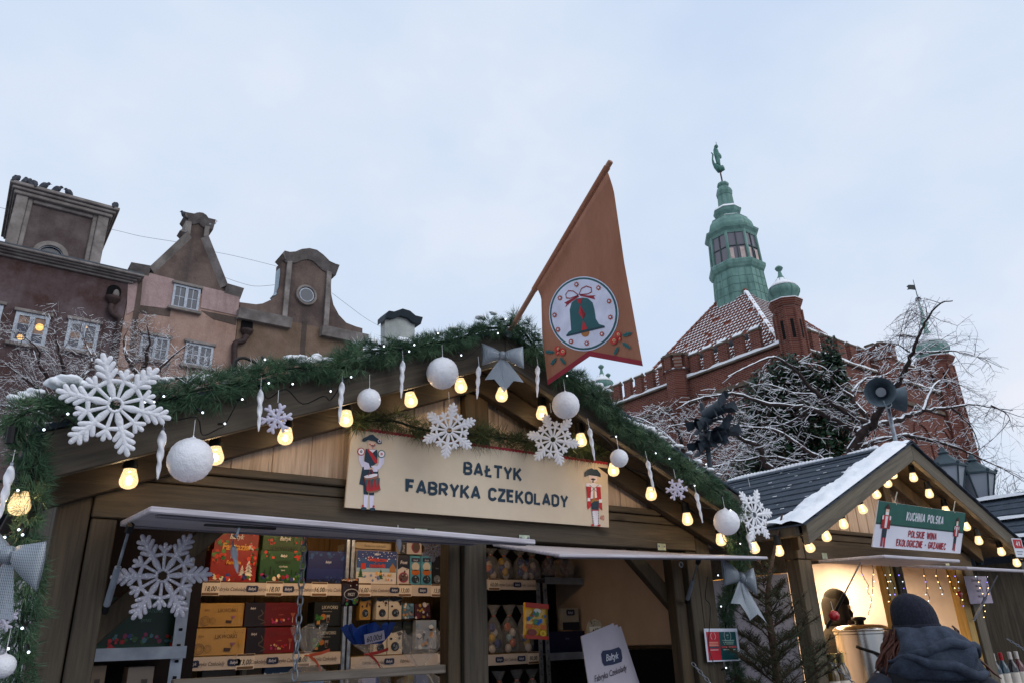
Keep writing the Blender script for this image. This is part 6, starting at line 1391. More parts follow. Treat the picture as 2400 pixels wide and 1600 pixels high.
bq([(540, 893), (545, 905), (500, 935), (462, 968), (470, 950), (455, 942), (500, 918)], '#8f2433', 6); bq([(552, 890), (600, 898), (646, 897), (636, 905), (645, 922), (598, 910), (552, 900)], '#8f2433', 6)
for x, y in ((530, 830), (665, 850), (730, 932), (738, 1030), (686, 1132), (593, 1187), (497, 1177), (417, 1105), (396, 1016), (429, 912)):
    n = 16; bp.poly([bz(x+(17 if k % 2 == 0 else 11)*math.cos(2*math.pi*k/n), y+(17 if k % 2 == 0 else 11)*math.sin(2*math.pi*k/n)*1.07) for k in range(n)], '#a84a30', 6); bc_(x, y, 6, WHB, 7, 8)
def holly(x, y, a, s):
    pts = []
    for k, (l, w_) in enumerate(((-1, 0), (-.6, .34), (-.45, .18), (-.05, .42), (.1, .2), (.5, .34), (.55, .16), (1, 0))): pts.append((l, w_))
    pts = pts+[(l, -w_) for l, w_ in pts[-2:0:-1]]
    bq([(x+(l*math.cos(a)-w_*math.sin(a))*s, y+(l*math.sin(a)+w_*math.cos(a))*s) for l, w_ in pts], '#2b6466', 6); bq([(x-math.cos(a)*s*.7, y-math.sin(a)*s*.7+1.5), (x+math.cos(a)*s*.7, y+math.sin(a)*s*.7+1.5), (x+math.cos(a)*s*.7, y+math.sin(a)*s*.7-1.5), (x-math.cos(a)*s*.7, y-math.sin(a)*s*.7-1.5)], '#1c474c', 7)
for h_ in ((367, 1240, .1, 32), (391, 1296, -.9, 30), (448, 1297, .9, 30), (842, 1133, -.3, 34), (838, 1203, .6, 34), (775, 1230, -1.1, 30)): holly(*h_)
for x, y, r in ((413, 1222, 18), (442, 1238, 22), (412, 1247, 11), (783, 1136, 20), (757, 1172, 22), (793, 1163, 11)): bc_(x, y, r, '#b93a36', 6, 14); bc_(x+(6 if x < 600 else 4), y+(-2), r*.42, '#e2b487', 7, 10); bc_(x+(7 if x < 600 else 5), y-1, r*.2, '#2a1c1a', 8, 8)
bp.build('emblem', ban, .7)
# ================================================================== goods inside the chocolate stall
random.seed(19)
SHY = 4.0
z1 = PY(640, 1364.5, SHY).z; z2 = PY(640, 1531, SHY).z; z3 = z2-.36
WOODS = wood('shelf_board', '#7a6238', '#a88a55', 0, knots=False); STRIP = mottled('strip_paper', [(.3, '#b9aca0'), (.7, '#cdc0b4')], 4, .5)
rack = thing('shelf_rack', 'metal shelf rack with price strips behind the left stall opening', 'shelf', (1.5, 4.2, 0))
LOGO = '#26304e'; DINK = '#3a2f33'
def logo(pn, cx, cy, w_, lay=2):
    h = w_*.5; pn.poly([(cx+w_/2*a, cy+h/2*b) for a, b in ((-1, -.5), (-.85, -1), (0, -1.1), (.85, -1), (1, -.5), (1, .6), (.8, 1), (0, .9), (-.8, 1), (-1, .6))], LOGO, lay); pn.text('Bałtyk', cx, cy-h*.22, h*.62, '#c9cbd8', lay+1, .8, .3, .01, 'CENTER')
def pstrip(x0, x1, z, y, items, hgt=.062, par=rack):
    m = MB(); m.box(x0, x1, y, y+.4, z-.012, z); sh = m.build('shelf', WOODS, par)
    m = MB(); m.box(x0, x1, y-.006, y-.001, z-hgt, z-.002); st = m.build('price_strip', STRIP, par); pn = Panel((x0, y-.0065, z-hgt), (1, 0, 0), (0, 0, 1))
    for kind, u, txt in items:
        px = PY(u, 1400, y).x-x0
        if kind == 'p':
            pn.rect(px-.045, -.004, px+.045, hgt+.006, '#d6cbbd', 2); pn.rect(px-.043, hgt-.004, px+.043, hgt+.005, '#5d4630', 3); pn.rect(px-.04, -.002, px+.04, .010, '#6b5038', 3); pn.text(txt, px-.002, .018, .034, '#1b1514', 4, .78, .25, .012, 'CENTER')
        elif kind == 't': pn.text(txt, px, .020, .026, DINK, 2, .72, .3, 0, 'CENTER')
        else: logo(pn, px, hgt*.5, .062)
    pn.build('strip_print', st)
FC = 'Fabryka Czekolady'
xa, xb, xm = PY(462, 1400, SHY).x, PY(1058, 1400, SHY).x, PY(816, 1400, SHY).x
pstrip(xa, xm-.03, z1, SHY, [('p', 490, '18,00'), ('t', 540, FC), ('l', 588, ''), ('t', 612, 'Fabryka'), ('p', 640, '18,00'), ('l', 673, ''), ('t', 708, FC), ('p', 746, '16,00'), ('t', 782, FC)])
pstrip(xm+.03, xb, z1, SHY, [('p', 850, '16,00'), ('t', 886, FC), ('l', 923, ''), ('p', 947, '13,00'), ('l', 989, ''), ('p', 1024, '13,00'), ('l', 1052, '')])
pstrip(xa-.02, xm-.03, z2, SHY, [('l', 468, ''), ('t', 507, FC), ('l', 562, ''), ('p', 588, '13,00'), ('t', 618, 'Czekolady'), ('l', 649, ''), ('t', 685, FC), ('p', 716, '18,00'), ('t', 766, FC)])
pstrip(xm+.03, xb, z2-.03, SHY, [('t', 880, FC), ('l', 915, ''), ('t', 950, 'Fabryka'), ('p', 1040, '13,00')])
pstrip(xa-.02, xb, z3, SHY, [])
for xx in (xm-.024, xm+.006, xb+.01):
    m = MB(); m.box(xx, xx+.018, SHY-.004, SHY+.03, .2, 2.25); m.build('upright', GALV, rack)
# perforated side upright and side shelf at the left
PU = wood  # noqa
a, b = PY(447, 1290, 3.55), PY(416, 1600, 3.55)
m = MB(); m.box(a.x-.026, a.x+.022, 3.55, 3.555, .3, 2.0); m.box(a.x+.019, a.x+.022, 3.556, 3.60, .3, 2.0); upr = m.build('perforated_upright', GREYM, rack)
for k in range(9):
    zz = 1.93-k*.062; m = MB(); m.tube([(a.x-.008, 3.5485, zz), (a.x+.006, 3.5485, zz)], .0055, 8); m.build('slot', flat('#14171d', .9), upr)
c0, c1 = PY(205, 1548, 3.5), PY(425, 1526, 3.5); m = MB(); m.box(XL+.06, c1.x+.02, 3.5, 3.506, c1.z-.025, c1.z+.022); m.box(XL+.06, c1.x+.02, 3.507, 3.9, c1.z-.012, c1.z-.004); m.build('side_shelf', GREYM, rack)
m = MB(); m.box(XL+.06, c1.x+.02, 3.52, 3.9, 1.28, 1.298); m.build('side_shelf', GREYM, rack)
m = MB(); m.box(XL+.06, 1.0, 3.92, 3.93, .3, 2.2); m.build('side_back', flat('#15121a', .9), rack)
def pack(name, label, r, z, y=None, dep=.09, col_='#802020', fn=None, cat='box', group='boxes on the shelves', tilt=0, edge=None):
    """a carton: r = left, right pixel columns and its height in metres from the top pixel row"""
    y = y or SHY+.012; u0, u1, vt = r; x0, x1 = PY(u0, 1450, y).x, PY(u1, 1450, y).x; zt = PY((u0+u1)/2, vt, y).z
    o = thing(name, label, cat, ((x0+x1)/2, y, z), group); m = MB(); m.box(x0, x1, y, y+dep, z+.002, zt); m.build('carton', flat(col_, .4, .08), o, bevel=.002)
    W, H = x1-x0, zt-z-.002; pn = Panel((x0, y-.0004, z+.002), (1, 0, 0), (0, 0, 1))
    if fn: fn(pn, W, H)
    pn.build('print', o, .35); return o
def blobs(pn, W, H, n, cols, x0, x1, y0, y1, s=.05, lay=3):
    for _ in range(n):
        x, y = random.uniform(x0, x1)*W, random.uniform(y0, y1)*H; r_ = s*W*random.uniform(.4, 1); k = random.randint(5, 8); ph = random.random()*6
        pn.poly([(x+r_*math.cos(ph+6.283*i/k)*random.uniform(.6, 1), y+r_*math.sin(ph+6.283*i/k)*random.uniform(.6, 1)) for i in range(k)], random.choice(cols), lay+random.randint(0, 3))
def firs(pn, x, y, h, c, lay=3):
    for i in range(4): w_ = h*(.32-.06*i); pn.poly([(x-w_, y+h*.22*i), (x+w_, y+h*.22*i), (x, y+h*(.22*i+.36))], c, lay)
XM = ['#c23a28', '#2f5a2a', '#d39a2c', '#e8d8b0', '#4b7a34', '#8a1e1e', '#3a3f7a']
def red_box(pn, W, H): blobs(pn, W, H, 26, XM, .02, .98, .06, .2, .07); blobs(pn, W, H, 16, ['#2f5a2a', '#c23a28', '#4b7a34'], .0, .28, .62, .98, .07); blobs(pn, W, H, 12, ['#2f5a2a', '#d9442c'], .8, 1, .5, .98, .06); firs(pn, W*.82, H*.2, H*.5, '#d8cfc4'); firs(pn, W*.68, H*.2, H*.32, '#d8cfc4'); pn.text('Bałtyk', W*.48, H*.74, H*.12, '#e0d6cc', 8, .8, .3, .02, 'CENTER'); pn.text('Fantazja', W*.48, H*.55, H*.17, '#d99a35', 8, .85, .1, .03, 'CENTER')
def green_box(pn, W, H): blobs(pn, W, H, 22, XM+['#b82a6a', '#46406e'], .03, .97, .1, .24, .07); blobs(pn, W, H, 14, ['#c8362b', '#35602e'], .02, .3, .72, .98, .05); blobs(pn, W, H, 14, ['#c8362b', '#35602e'], .72, .98, .68, .98, .05); pn.text('Bałtyk', W*.5, H*.8, H*.11, '#d8d4c8', 8, .8, .3, .02, 'CENTER'); pn.text('LIKWORKI', W*.5, H*.6, H*.13, '#15301a', 8, .8, 0, .01, 'CENTER'); pn.text('-GDAŃSKIE-', W*.5, H*.47, H*.07, '#cfd0bd', 8, .8, 0, .02, 'CENTER'); pn.text('SMAKI', W*.5, H*.36, H*.06, '#cfd0bd', 8, .8, 0, .02, 'CENTER'); [pn.rect(W*x, H*.24, W*(x+.03), H*(.3+h_), '#1b2c1a', 3) for x, h_ in ((.1, .1), (.22, .2), (.3, .08), (.68, .12), (.78, .06), (.88, .14))]
def blue_box(pn, W, H): pn.rect(0, 0, W, H*.12, '#151a30', 1); pn.rect(0, H*.12, W, H*.45, '#1d2b66', 1); blobs(pn, W, H, 30, ['#2a3a70', '#3a4a7c', '#22306a'], .25, .9, .04, .2, .04); blobs(pn, W, H, 16, ['#1b3a6a', '#24508a'], .0, 1, .75, 1, .06, 2); pn.text('Bałtyk', W*.5, H*.62, H*.1, '#c8cce0', 8, .8, .3, .02, 'CENTER')
pack('chocolate_box', 'red chocolate box with gold lettering at the left of the top shelf', (478, 590, 1287), z1, col_='#8c2018', fn=red_box)
pack('chocolate_box', 'second red chocolate box standing behind and above the front red one', (482, 590, 1225), z1, SHY+.12, col_='#8c2018', fn=red_box)
pack('chocolate_box', 'green chocolate box with candy row at the front of the top shelf', (597, 707, 1289), z1, col_='#1f4a26', fn=green_box)
pack('chocolate_box', 'second green chocolate box standing behind and above the front green one', (599, 706, 1240), z1, SHY+.12, col_='#2a4a20', fn=green_box)
pack('chocolate_box', 'plain dark blue chocolate box in the middle of the top shelf', (712, 809, 1290), z1, col_='#16225a', fn=blue_box)
def swiat(pn, W, H):
    pn.rect(0, H*.42, W, H, '#27508c', 1); pn.rect(0, H*.78, W, H, '#1d3a7c', 2); pn.rect(0, H*.36, W, H*.48, '#8fb0c8', 2); blobs(pn, W, H, 40, ['#e6eaf2'], .02, .98, .7, .98, .02)
    pn.text('Świąteczne', W*.5, H*.68, H*.17, '#c8402c', 8, .78, 0, .03, 'CENTER'); pn.text('czekoladki', W*.5, H*.5, H*.17, '#c8402c', 8, .78, 0, .03, 'CENTER'); pn.text('Bałtyk', W*.48, H*.87, H*.08, '#e6eaf2', 8, .8, .3, .02, 'CENTER')
    pn.poly([(W*.82, H*.36), (W*.97, H*.36), (W*.97, H*.5), (W*.895, H*.64), (W*.82, H*.5)], '#a8774a', 4); pn.rect(W*.1, H*.44, W*.22, H*.62, '#b8352c', 4); firs(pn, W*.1, H*.2, H*.3, '#35603a'); firs(pn, W*.6, H*.15, H*.3, '#35603a'); blobs(pn, W, H, 18, ['#d9a65a', '#7a8fc0', '#b8352c', '#c9b28a'], .2, .9, .1, .34, .05)
pack('chocolate_box', 'white and blue holiday chocolate box with red lettering on the top shelf', (830, 926, 1290), z1, col_='#cfc9c4', fn=swiat)
pack('chocolate_box', 'cream flat box lying on top of the stack behind the holiday box', (816, 912, 1270), PY(860, 1286, SHY+.14).z, SHY+.14, .2, '#c9b89a', lambda pn, W, H: pn.text('Świąteczne czekoladki', W*.58, H*.3, H*.5, '#6a4a3a', 3, .8, 0, 0, 'CENTER'))
pack('chocolate_box', 'lower flat box of the stack behind the holiday box', (816, 912, 1287), z1, SHY+.14, .2, '#b09a90')
def fruet(pn, W, H): pn.rect(0, H*.62, W, H, '#141a33', 1); pn.poly([(0, H*.5), (W*.4, H*.6), (W, H*.52), (W, H*.66), (0, H*.66)], '#141a33', 2); pn.text('Fruet', W*.5, H*.7, H*.16, '#d8d4d8', 4, .8, .2, .02, 'CENTER'); pn.ell(W*.5, H*.24, W*.42, H*.18, '#9c3a5e', 3); pn.ell(W*.5, H*.24, W*.34, H*.14, '#5d4a4a', 4); blobs(pn, W, H, 8, ['#3b2420', '#5a3a30', '#bdb3b8'], .25, .8, .12, .55, .14, 5)
pack('chocolate_box', 'white carton with navy top beside the holiday chocolate box', (929, 957, 1300), z1, dep=.05, col_='#cdc6c4', fn=fruet)
pack('chocolate_box', 'carton lying on its side above the small cartons', (934, 986, 1264), PY(950, 1298, SHY+.05).z, SHY+.05, .06, '#c4bcb8', lambda pn, W, H: (pn.rect(0, 0, W*.3, H, '#1a1c2c', 1), pn.ell(W*.72, H*.5, W*.2, H*.4, '#8f3350', 2), pn.ell(W*.72, H*.5, W*.16, H*.32, '#4d3c38', 3), pn.text('Fruet', W*.2, H*.1, H*.3, '#d0ccd0', 3, .8, .2, 0, 'LEFT', R(90))))
def lblue(pn, W, H): pn.rect(W*.1, H*.78, W*.9, H*.92, LOGO, 2); pn.text('Bałtyk', W*.5, H*.81, H*.09, '#c6cbd8', 3, .8, .3, 0, 'CENTER'); pn.ell(W*.5, H*.62, W*.36, H*.15, '#c9c3b8', 2); pn.ell(W*.5, H*.42, W*.4, H*.1, '#b0602c', 2); pn.ell(W*.5, H*.18, W*.38, H*.14, '#23303c', 3); blobs(pn, W, H, 6, ['#4a5a66', '#8b98a2'], .3, .7, .1, .26, .1, 4)
pack('chocolate_box', 'left one of two turquoise cartons on the top shelf', (959, 984, 1301), z1, dep=.05, col_='#4c93ab', fn=lblue); pack('chocolate_box', 'right one of two turquoise cartons on the top shelf', (986, 1011, 1301), z1, dep=.05, col_='#4c93ab', fn=lblue)
dk = lambda pn, W, H: (pn.ell(W*.5, H*.2, W*.36, H*.14, '#6a6e74', 2), blobs(pn, W, H, 8, ['#a9adb4', '#3c3f46'], .3, .7, .1, .3, .12, 3), pn.text('Bałtyk', W*.5, H*.55, H*.07, '#7a7f88', 3, .8, .3, 0, 'CENTER'))
pack('chocolate_box', 'black carton right of the turquoise cartons', (1013, 1034, 1302), z1, dep=.05, col_='#10131b', fn=dk); pack('chocolate_box', 'last black carton at the right end of the top shelf', (1036, 1057, 1302), z1, dep=.05, col_='#10131b', fn=dk)
def gold(pn, W, H):
    pn.text('LIKWORKI', W*.62, H*.62, H*.22, '#5a4022', 4, .82, 0, 0, 'CENTER'); pn.text('Bałtyk', W*.16, H*.68, H*.11, '#7a5a34', 4, .8, .3, .01, 'CENTER'); [pn.ring(W*x, H*.26, H*r_*.86, H*r_, '#8a6a3a', 4, 20) for x, r_ in ((.14, .2), (.14, .12), (.3, .14), (.3, .08), (.05, .1))]
    pn.poly([(W*.6, H*.16), (W*.72, H*.14), (W*.74, H*.26), (W*.6, H*.28)], '#3a2418', 4); pn.poly([(W*.7, H*.46), (W*.82, H*.46), (W*.77, H*.32), (W*.75, H*.32)], '#8c5a6a', 4); pn.rect(W*.755, H*.12, W*.765, H*.33, '#b09a6a', 4); pn.poly([(W*.86, H*.56), (W*.95, H*.56), (W*.93, H*.34), (W*.88, H*.34)], '#b8862e', 4); pn.rect(W*.9, H*.12, W*.91, H*.35, '#b09a6a', 4); blobs(pn, W, H, 12, ['#8a6a34'], .55, .98, .8, .97, .015, 4)
pack('chocolate_box', 'gold liqueur chocolate box at the front left of the lower shelf', (456, 579, 1471), z2, col_='#b08a4c', fn=gold); pack('chocolate_box', 'gold liqueur chocolate box on top of the front gold box', (466, 570, 1412), PY(510, 1469, SHY+.03).z, SHY+.03, col_='#a8803f', fn=gold)
def dred(pn, W, H): pn.rect(0, 0, W*.36, H, '#1a0c10', 1); pn.text('LIKWORKI', W*.66, H*.68, H*.22, '#6e2a24', 4, .78, 0, 0, 'CENTER'); pn.text('Bałtyk', W*.14, H*.72, H*.12, '#c8bcb4', 4, .8, .3, .02, 'CENTER'); [pn.stroke([(W*(.3+.1*math.sin(k*1.3)*(1-k/9)), H*(.1+.075*k)) for k in range(9)], H*.05*(1), '#4d4032', 3)]; blobs(pn, W, H, 14, ['#28307a', '#a82a5a', '#d0b080', '#b8341c'], .5, .84, .16, .32, .04, 4); pn.poly([(W*.85, H*.55), (W*.95, H*.55), (W*.91, H*.36), (W*.89, H*.36)], '#8c4a34', 4); pn.rect(W*.895, H*.14, W*.905, H*.37, '#b7a58c', 4); pn.text('o smaku ...', W*.68, H*.46, H*.08, '#c06a4a', 4, .8, .3, 0, 'CENTER')
pack('chocolate_box', 'dark red liqueur chocolate box at the front of the lower shelf', (582, 694, 1469), z2, col_='#6e1414', fn=dred); pack('chocolate_box', 'dark red liqueur chocolate box on top of the front red one', (573, 697, 1411), PY(640, 1467, SHY+.02).z, SHY+.02, col_='#5c1012', fn=dred)
def dblk(pn, W, H): pn.text('LIKWORKI', W*.5, H*.7, H*.2, '#c8bfae', 4, .78, 0, 0, 'CENTER'); pn.text('z likierem ziołowym', W*.42, H*.58, H*.07, '#a9a294', 4, .8, 0, 0, 'CENTER'); pn.ell(W*.3, H*.38, W*.09, H*.12, '#a8682c', 4); pn.poly([(W*.4, H*.46), (W*.52, H*.46), (W*.5, H*.16), (W*.42, H*.16)], '#8f8478', 4); pn.rect(W*.425, H*.18, W*.5, H*.36, '#3b2418', 5); blobs(pn, W, H, 9, ['#3f7a34', '#2f5f28'], .04, .24, .25, .48, .08, 4); pn.rect(W*.1, H*.08, W*.2, H*.26, '#b08040', 4)
pack('chocolate_box', 'black liqueur chocolate box at the front right of the lower shelf', (734, 806, 1469), z2, col_='#141612', fn=dblk); pack('chocolate_box', 'black liqueur chocolate box on top of the front black one', (735, 806, 1409), PY(770, 1467, SHY+.02).z, SHY+.02, col_='#141612', fn=dblk)
def pouch(cb):
    def f(pn, W, H): pn.poly([(0, H*.9), (W*.3, H*.82), (W, H*.92), (W, H), (0, H)], '#1d1a1c', 2); pn.ell(W*.5, H*.3, W*.34, H*.22, '#c4b29a' if cb else '#a98a4a', 2, 16); pn.ell(W*.5, H*.3, W*.29, H*.18, '#20242c', 3, 16); blobs(pn, W, H, 7, ['#3e4754', '#6b7480', '#12151b'], .3, .7, .2, .4, .12, 4); blobs(pn, W, H, 5, ['#2a1a18', '#4a302a'], .5, .9, .58, .82, .13, 3); pn.ell(W*.22, H*.6, W*.09, H*.05, '#2b2320', 3, 10)
    return f
zr2 = z2-.03
for (u0, u1, vt, lb, c_) in ((842, 868, 1399, 'gold carton with a round window on the upper tier', '#9a7432'), (881, 909, 1399, 'left white carton with a round window on the upper tier', '#c4baa8'), (911, 941, 1399, 'right white carton with a round window on the upper tier', '#c4baa8')): pack('chocolate_box', lb, (u0, u1, vt), PY(900, 1452, SHY+.03).z, SHY+.03, .05, c_, pouch(c_ != '#9a7432'))
for (u0, u1, vt, lb) in ((878, 908, 1476, 'left white carton with a round window at the lower tier'), (910, 944, 1471, 'right white carton with a round window at the lower tier')): pack('chocolate_box', lb, (u0, u1, vt), zr2, SHY+.012, .05, '#c4baa8', pouch(1))
for (u0, u1, vt, lb) in ((876, 906, 1455, 'dark green tier box under the left white carton'), (912, 942, 1455, 'dark green tier box under the right white carton'), (945, 968, 1455, 'dark tier box behind the clear bag')): pack('chocolate_box', lb, (u0, u1, vt), zr2, SHY+.07, .05, '#1c2018', lambda pn, W, H: pn.text('Bałtyk', W*.5, H*.8, H*.1, '#4a4f44', 3, .8, .3, 0, 'CENTER'))
card = lambda cs: (lambda pn, W, H: blobs(pn, W, H, 22, cs, .05, .95, .05, .95, .16, 2))
pack('postcard_box', 'small blue and yellow picture carton on the upper tier', (943, 970, 1413), PY(955, 1449, SHY+.03).z, SHY+.03, .04, '#4a6a7c', card(['#7a98a8', '#b07a2a', '#c8c4b8', '#2f4a5a'])); pack('postcard_box', 'small maroon picture carton on the upper tier', (972, 1008, 1413), PY(990, 1449, SHY+.03).z, SHY+.03, .04, '#3c1420', card(['#5a2028', '#c0b4b0', '#a8872c', '#2a0e16']))
pack('postcard_box', 'picture carton with golden ship on the lower tier', (975, 1023, 1452), zr2+.02, SHY+.03, .04, '#8a93a0', card(['#b07a2a', '#1d2a34', '#6f8aa0', '#c9ccd0'])); pack('chocolate_box', 'black coffee chocolate carton at the right end of the lower shelf', (1029, 1057, 1452), zr2, dep=.05, col_='#121014', fn=lambda pn, W, H: (pn.text('MOKKA', W*.5, H*.55, H*.17, '#a8a29c', 3, .8, 0, .01, 'CENTER'), pn.rect(0, H*.42, W, H*.46, '#7c766e', 2), blobs(pn, W, H, 5, ['#4a2a1c', '#6b4630'], .2, .8, .1, .35, .14, 3)))
pack('chocolate_box', 'dark brown box on the bottom shelf at left', (488, 566, 1562), z3, col_='#231914', fn=lambda pn, W, H: pn.text('Bałtyk', W*.62, H*.8, H*.07, '#6a5e56', 3, .8, .3, .02, 'CENTER')); pack('chocolate_box', 'brown coffee liqueur box on the bottom shelf', (574, 624, 1560), z3, col_='#3a2a1c', fn=lambda pn, W, H: (pn.text('&coffee', W*.6, H*.8, H*.085, '#b0a58e', 3, .7, .1, .02, 'CENTER'), pn.rect(W*.1, H*.7, W*.3, H*.95, '#5d5348', 2))); pack('chocolate_box', 'blue box on the bottom shelf behind the clear bag', (630, 716, 1556), z3, col_='#1c3a5c', fn=lambda pn, W, H: (pn.text('BAŁTYK', W*.4, H*.82, H*.09, '#8fa4b8', 3, .8, 0, .01, 'CENTER'), pn.poly([(0, 0), (W*.5, 0), (W*.1, H*.85), (0, H*.9)], '#9fb0c0', 2)))
pack('chocolate_box', 'large dark green box behind the silver snowflake on the side shelf', (236, 424, 1398), c1.z-.003, 3.62, .12, '#12302a', lambda pn, W, H: (pn.rect(0, H*.02, W, H*.16, '#0f3d2c', 2), blobs(pn, W, H, 26, ['#8a2a5a', '#35408a', '#4a7a8a', '#2f5a2a'], .2, .95, .2, .34, .045, 3), blobs(pn, W, H, 9, ['#a81c24', '#c4303a'], .12, .3, .06, .24, .05, 4), blobs(pn, W, H, 6, ['#a81c24'], .85, .98, .1, .3, .04, 4), pn.text('GDAŃSKIE', W*.62, H*.72, H*.1, '#5f8078', 4, .8, 0, 0, 'CENTER'), pn.text('SMAKI', W*.55, H*.55, H*.08, '#5f8078', 4, .8, 0, .01, 'CENTER')))
pack('label_box', 'pale cardboard box with barcode label under the side shelf', (216, 268, 1558), 1.3, 3.62, .1, '#8a7560', lambda pn, W, H: [pn.rect(W*(.55+.03*k), H*.6, W*(.565+.03*k), H*.8, '#2a221c', 2) for k in range(8)]); pack('label_box', 'second pale cardboard box with barcode label under the side shelf', (318, 378, 1560), 1.3, 3.62, .1, '#9a8a7c', lambda pn, W, H: [pn.rect(W*(.55+.03*k), H*.6, W*(.565+.03*k), H*.8, '#2a221c', 2) for k in range(8)])
# hanging packets
def packet(label, quad, y, col_, fn, cat='candy bag', thick=.012):
    P_ = [PY(u, v, y) for u, v in quad]; o = thing('candy_bag', label, cat, tuple(P_[2]), 'hanging candy bags'); ex = (P_[1]-P_[0]); ey = (P_[0]-P_[3]); W, H = ex.length, ey.length; pn = Panel(P_[3], ex, ey); m = MB(); n = 10
    for j in range(n+1):
        for i in range(n+1):
            s_, t = i/n, j/n; h = thick*math.sin(math.pi*s_)**.5*math.sin(math.pi*min(1, max(0, t)))**.5+.0015*jit(1)
            m.v.append(pn.pt(W*s_, H*t, h)); 
    m.f = [(j*(n+1)+i, j*(n+1)+i+1, (j+1)*(n+1)+i+1, (j+1)*(n+1)+i) for j in range(n) for i in range(n)]; m.mi = [0]*len(m.f)
    b = m.build('bag', flat(col_, .22, .1, spec=.6), o, smooth=True); b.modifiers.new('t', 'SOLIDIFY').thickness = .003
    pn.o = pn.o+pn.n*(thick+.003); fn(pn, W, H); pn.build('print', o, .3); return o
packet('small dark brown candy bag hanging between the shelves', [(797, 1355), (838, 1354), (836, 1419), (799, 1420)], 3.55, '#2a1512', lambda pn, W, H: (pn.ell(W*.5, H*.42, W*.42, H*.2, '#d8cfc0', 2), pn.ell(W*.5, H*.42, W*.38, H*.17, '#2a1512', 3), pn.text('PIKSY', W*.5, H*.36, H*.15, '#e6ddd0', 4, .78, 0, .03, 'CENTER'), blobs(pn, W, H, 14, ['#b8501c', '#2a6a9a', '#b82a6a', '#3f8a3a', '#c8a02c'], .1, .9, .06, .22, .12, 3), blobs(pn, W, H, 6, ['#c86a2c', '#d8d0c8'], .2, .8, .7, .95, .12, 3)))
packet('yellow and orange candy bag hanging on the metal upright', [(1236, 1412), (1290, 1417), (1281, 1504), (1226, 1495)], 3.45, '#c99a1c', lambda pn, W, H: (pn.rect(0, H*.86, W, H, '#b8301c', 2), pn.rect(0, 0, W, H*.1, '#a82a1c', 2), blobs(pn, W, H, 14, ['#2a6aa8', '#3f8a5a', '#b84a1c', '#2f5a9a'], .05, .95, .4, .72, .11, 3), pn.ell(W*.5, H*.78, W*.16, H*.07, '#e0dcd0', 3), pn.rect(W*.05, H*.28, W*.9, H*.4, '#c8601c', 3), pn.text('ZOO', W*.45, H*.28, H*.14, '#d8a01c', 6, 1.0, .1, .03, 'CENTER'), pn.ell(W*.75, H*.17, W*.14, H*.08, '#d8b41c', 3), pn.text('15', W*.75, H*.13, H*.1, '#a82a1c', 6, .8, 0, .02, 'CENTER'), pn.ell(W*.3, H*.18, W*.2, H*.09, '#7a2a20', 3)))
# cellophane gift bags tied at the neck
def cello(label, neck, y, wtop, wbot, h_up, h_dn, ribbon='#a8241c', band=None, fill=(), tag_=None):
    c = PY(*neck, y); o = thing('gift_bag', label, 'gift bag', (c.x, c.y, c.z-h_dn), 'clear cellophane gift bags'); m = MB(); sg = 34; prof = []
    for t, r_ in ((-1, 1), (-.75, 1.02), (-.5, .9), (-.25, .5), (-.08, .14), (0, .10), (.1, .2), (.35, .55), (.65, .82), (1.0, 1.0)): prof.append((t*(h_dn if t < 0 else h_up), r_*(wbot if t < 0 else wtop)))
    for k, (h, r_) in enumerate(prof):
        for i in range(sg):
            an = 2*math.pi*i/sg; f_ = 1+(.16*math.sin(i*5.1)+.1*math.sin(i*2.7+k*.6))*(1 if h > 0 else .55); edge = (.05*math.sin(i*1.1)+.02*math.sin(i*2.3))*h_up*2*(1 if k == len(prof)-1 else 0)
            m.v.append(c+Vector((r_*f_*math.cos(an), r_*f_*.7*math.sin(an), h+edge)))
    n = len(prof); m.f = [(k*sg+i, k*sg+(i+1) % sg, (k+1)*sg+(i+1) % sg, (k+1)*sg+i) for k in range(n-1) for i in range(sg)]; m.mi = [1 if band and k >= n-3 else 0 for k in range(n-1) for i in range(sg)]
    m.build('film', [CELLO, flat(band or '#224488', .25, .2)], o)
    MB().tube([c+Vector((wbot*.13*math.cos(a_), wbot*.11*math.sin(a_), 0)) for a_ in [k*.5 for k in range(14)]], .004, 6).build('tie', flat(ribbon, .4), o)
    for e in ((1, .3), (.6, -1.0)):
        q = smoothpath([c+Vector((0, -wbot*.12, 0)), c+Vector((e[0]*.05, -wbot*.3, e[1]*.03)), c+Vector((e[0]*.09, -wbot*.35, e[1]*.07))], 5); mm = MB()
        for p in q: mm.v += [p+Vector((.0, 0, .007)), p-Vector((0, 0, .007))]
        mm.f = [(2*i, 2*i+1, 2*i+3, 2*i+2) for i in range(len(q)-1)]; mm.mi = [0]*len(mm.f); mm.build('ribbon', flat(ribbon, .4), o)
    for i, cc in enumerate(fill):
        mm = MB(); ax_ = c+Vector((jit(wbot*.4), jit(.02), -h_dn*random.uniform(.75, .95))); mm.box(ax_.x-.035, ax_.x+.035, ax_.y-.02, ax_.y+.02, ax_.z-.03, ax_.z+.05); mm.build('packet_inside', flat(cc, .4), o)
    if tag_:
        p = c+Vector((-.005, -wtop*.72, h_up*.5)); pn = Panel(p-Vector((.05, 0, .022)), (1, 0, .18), (-.18, 0, 1)); mm = MB(); mm.add([pn.pt(0, 0), pn.pt(.105, 0), pn.pt(.105, .045), pn.pt(0, .045)], [(0, 1, 2, 3)]); mm.build('price_tag', flat('#b3aabc'), o); pn.text(tag_, .05, .008, .036, '#1c1a22', 2, .8, .25, .01, 'CENTER'); pn.build('price_print', o)
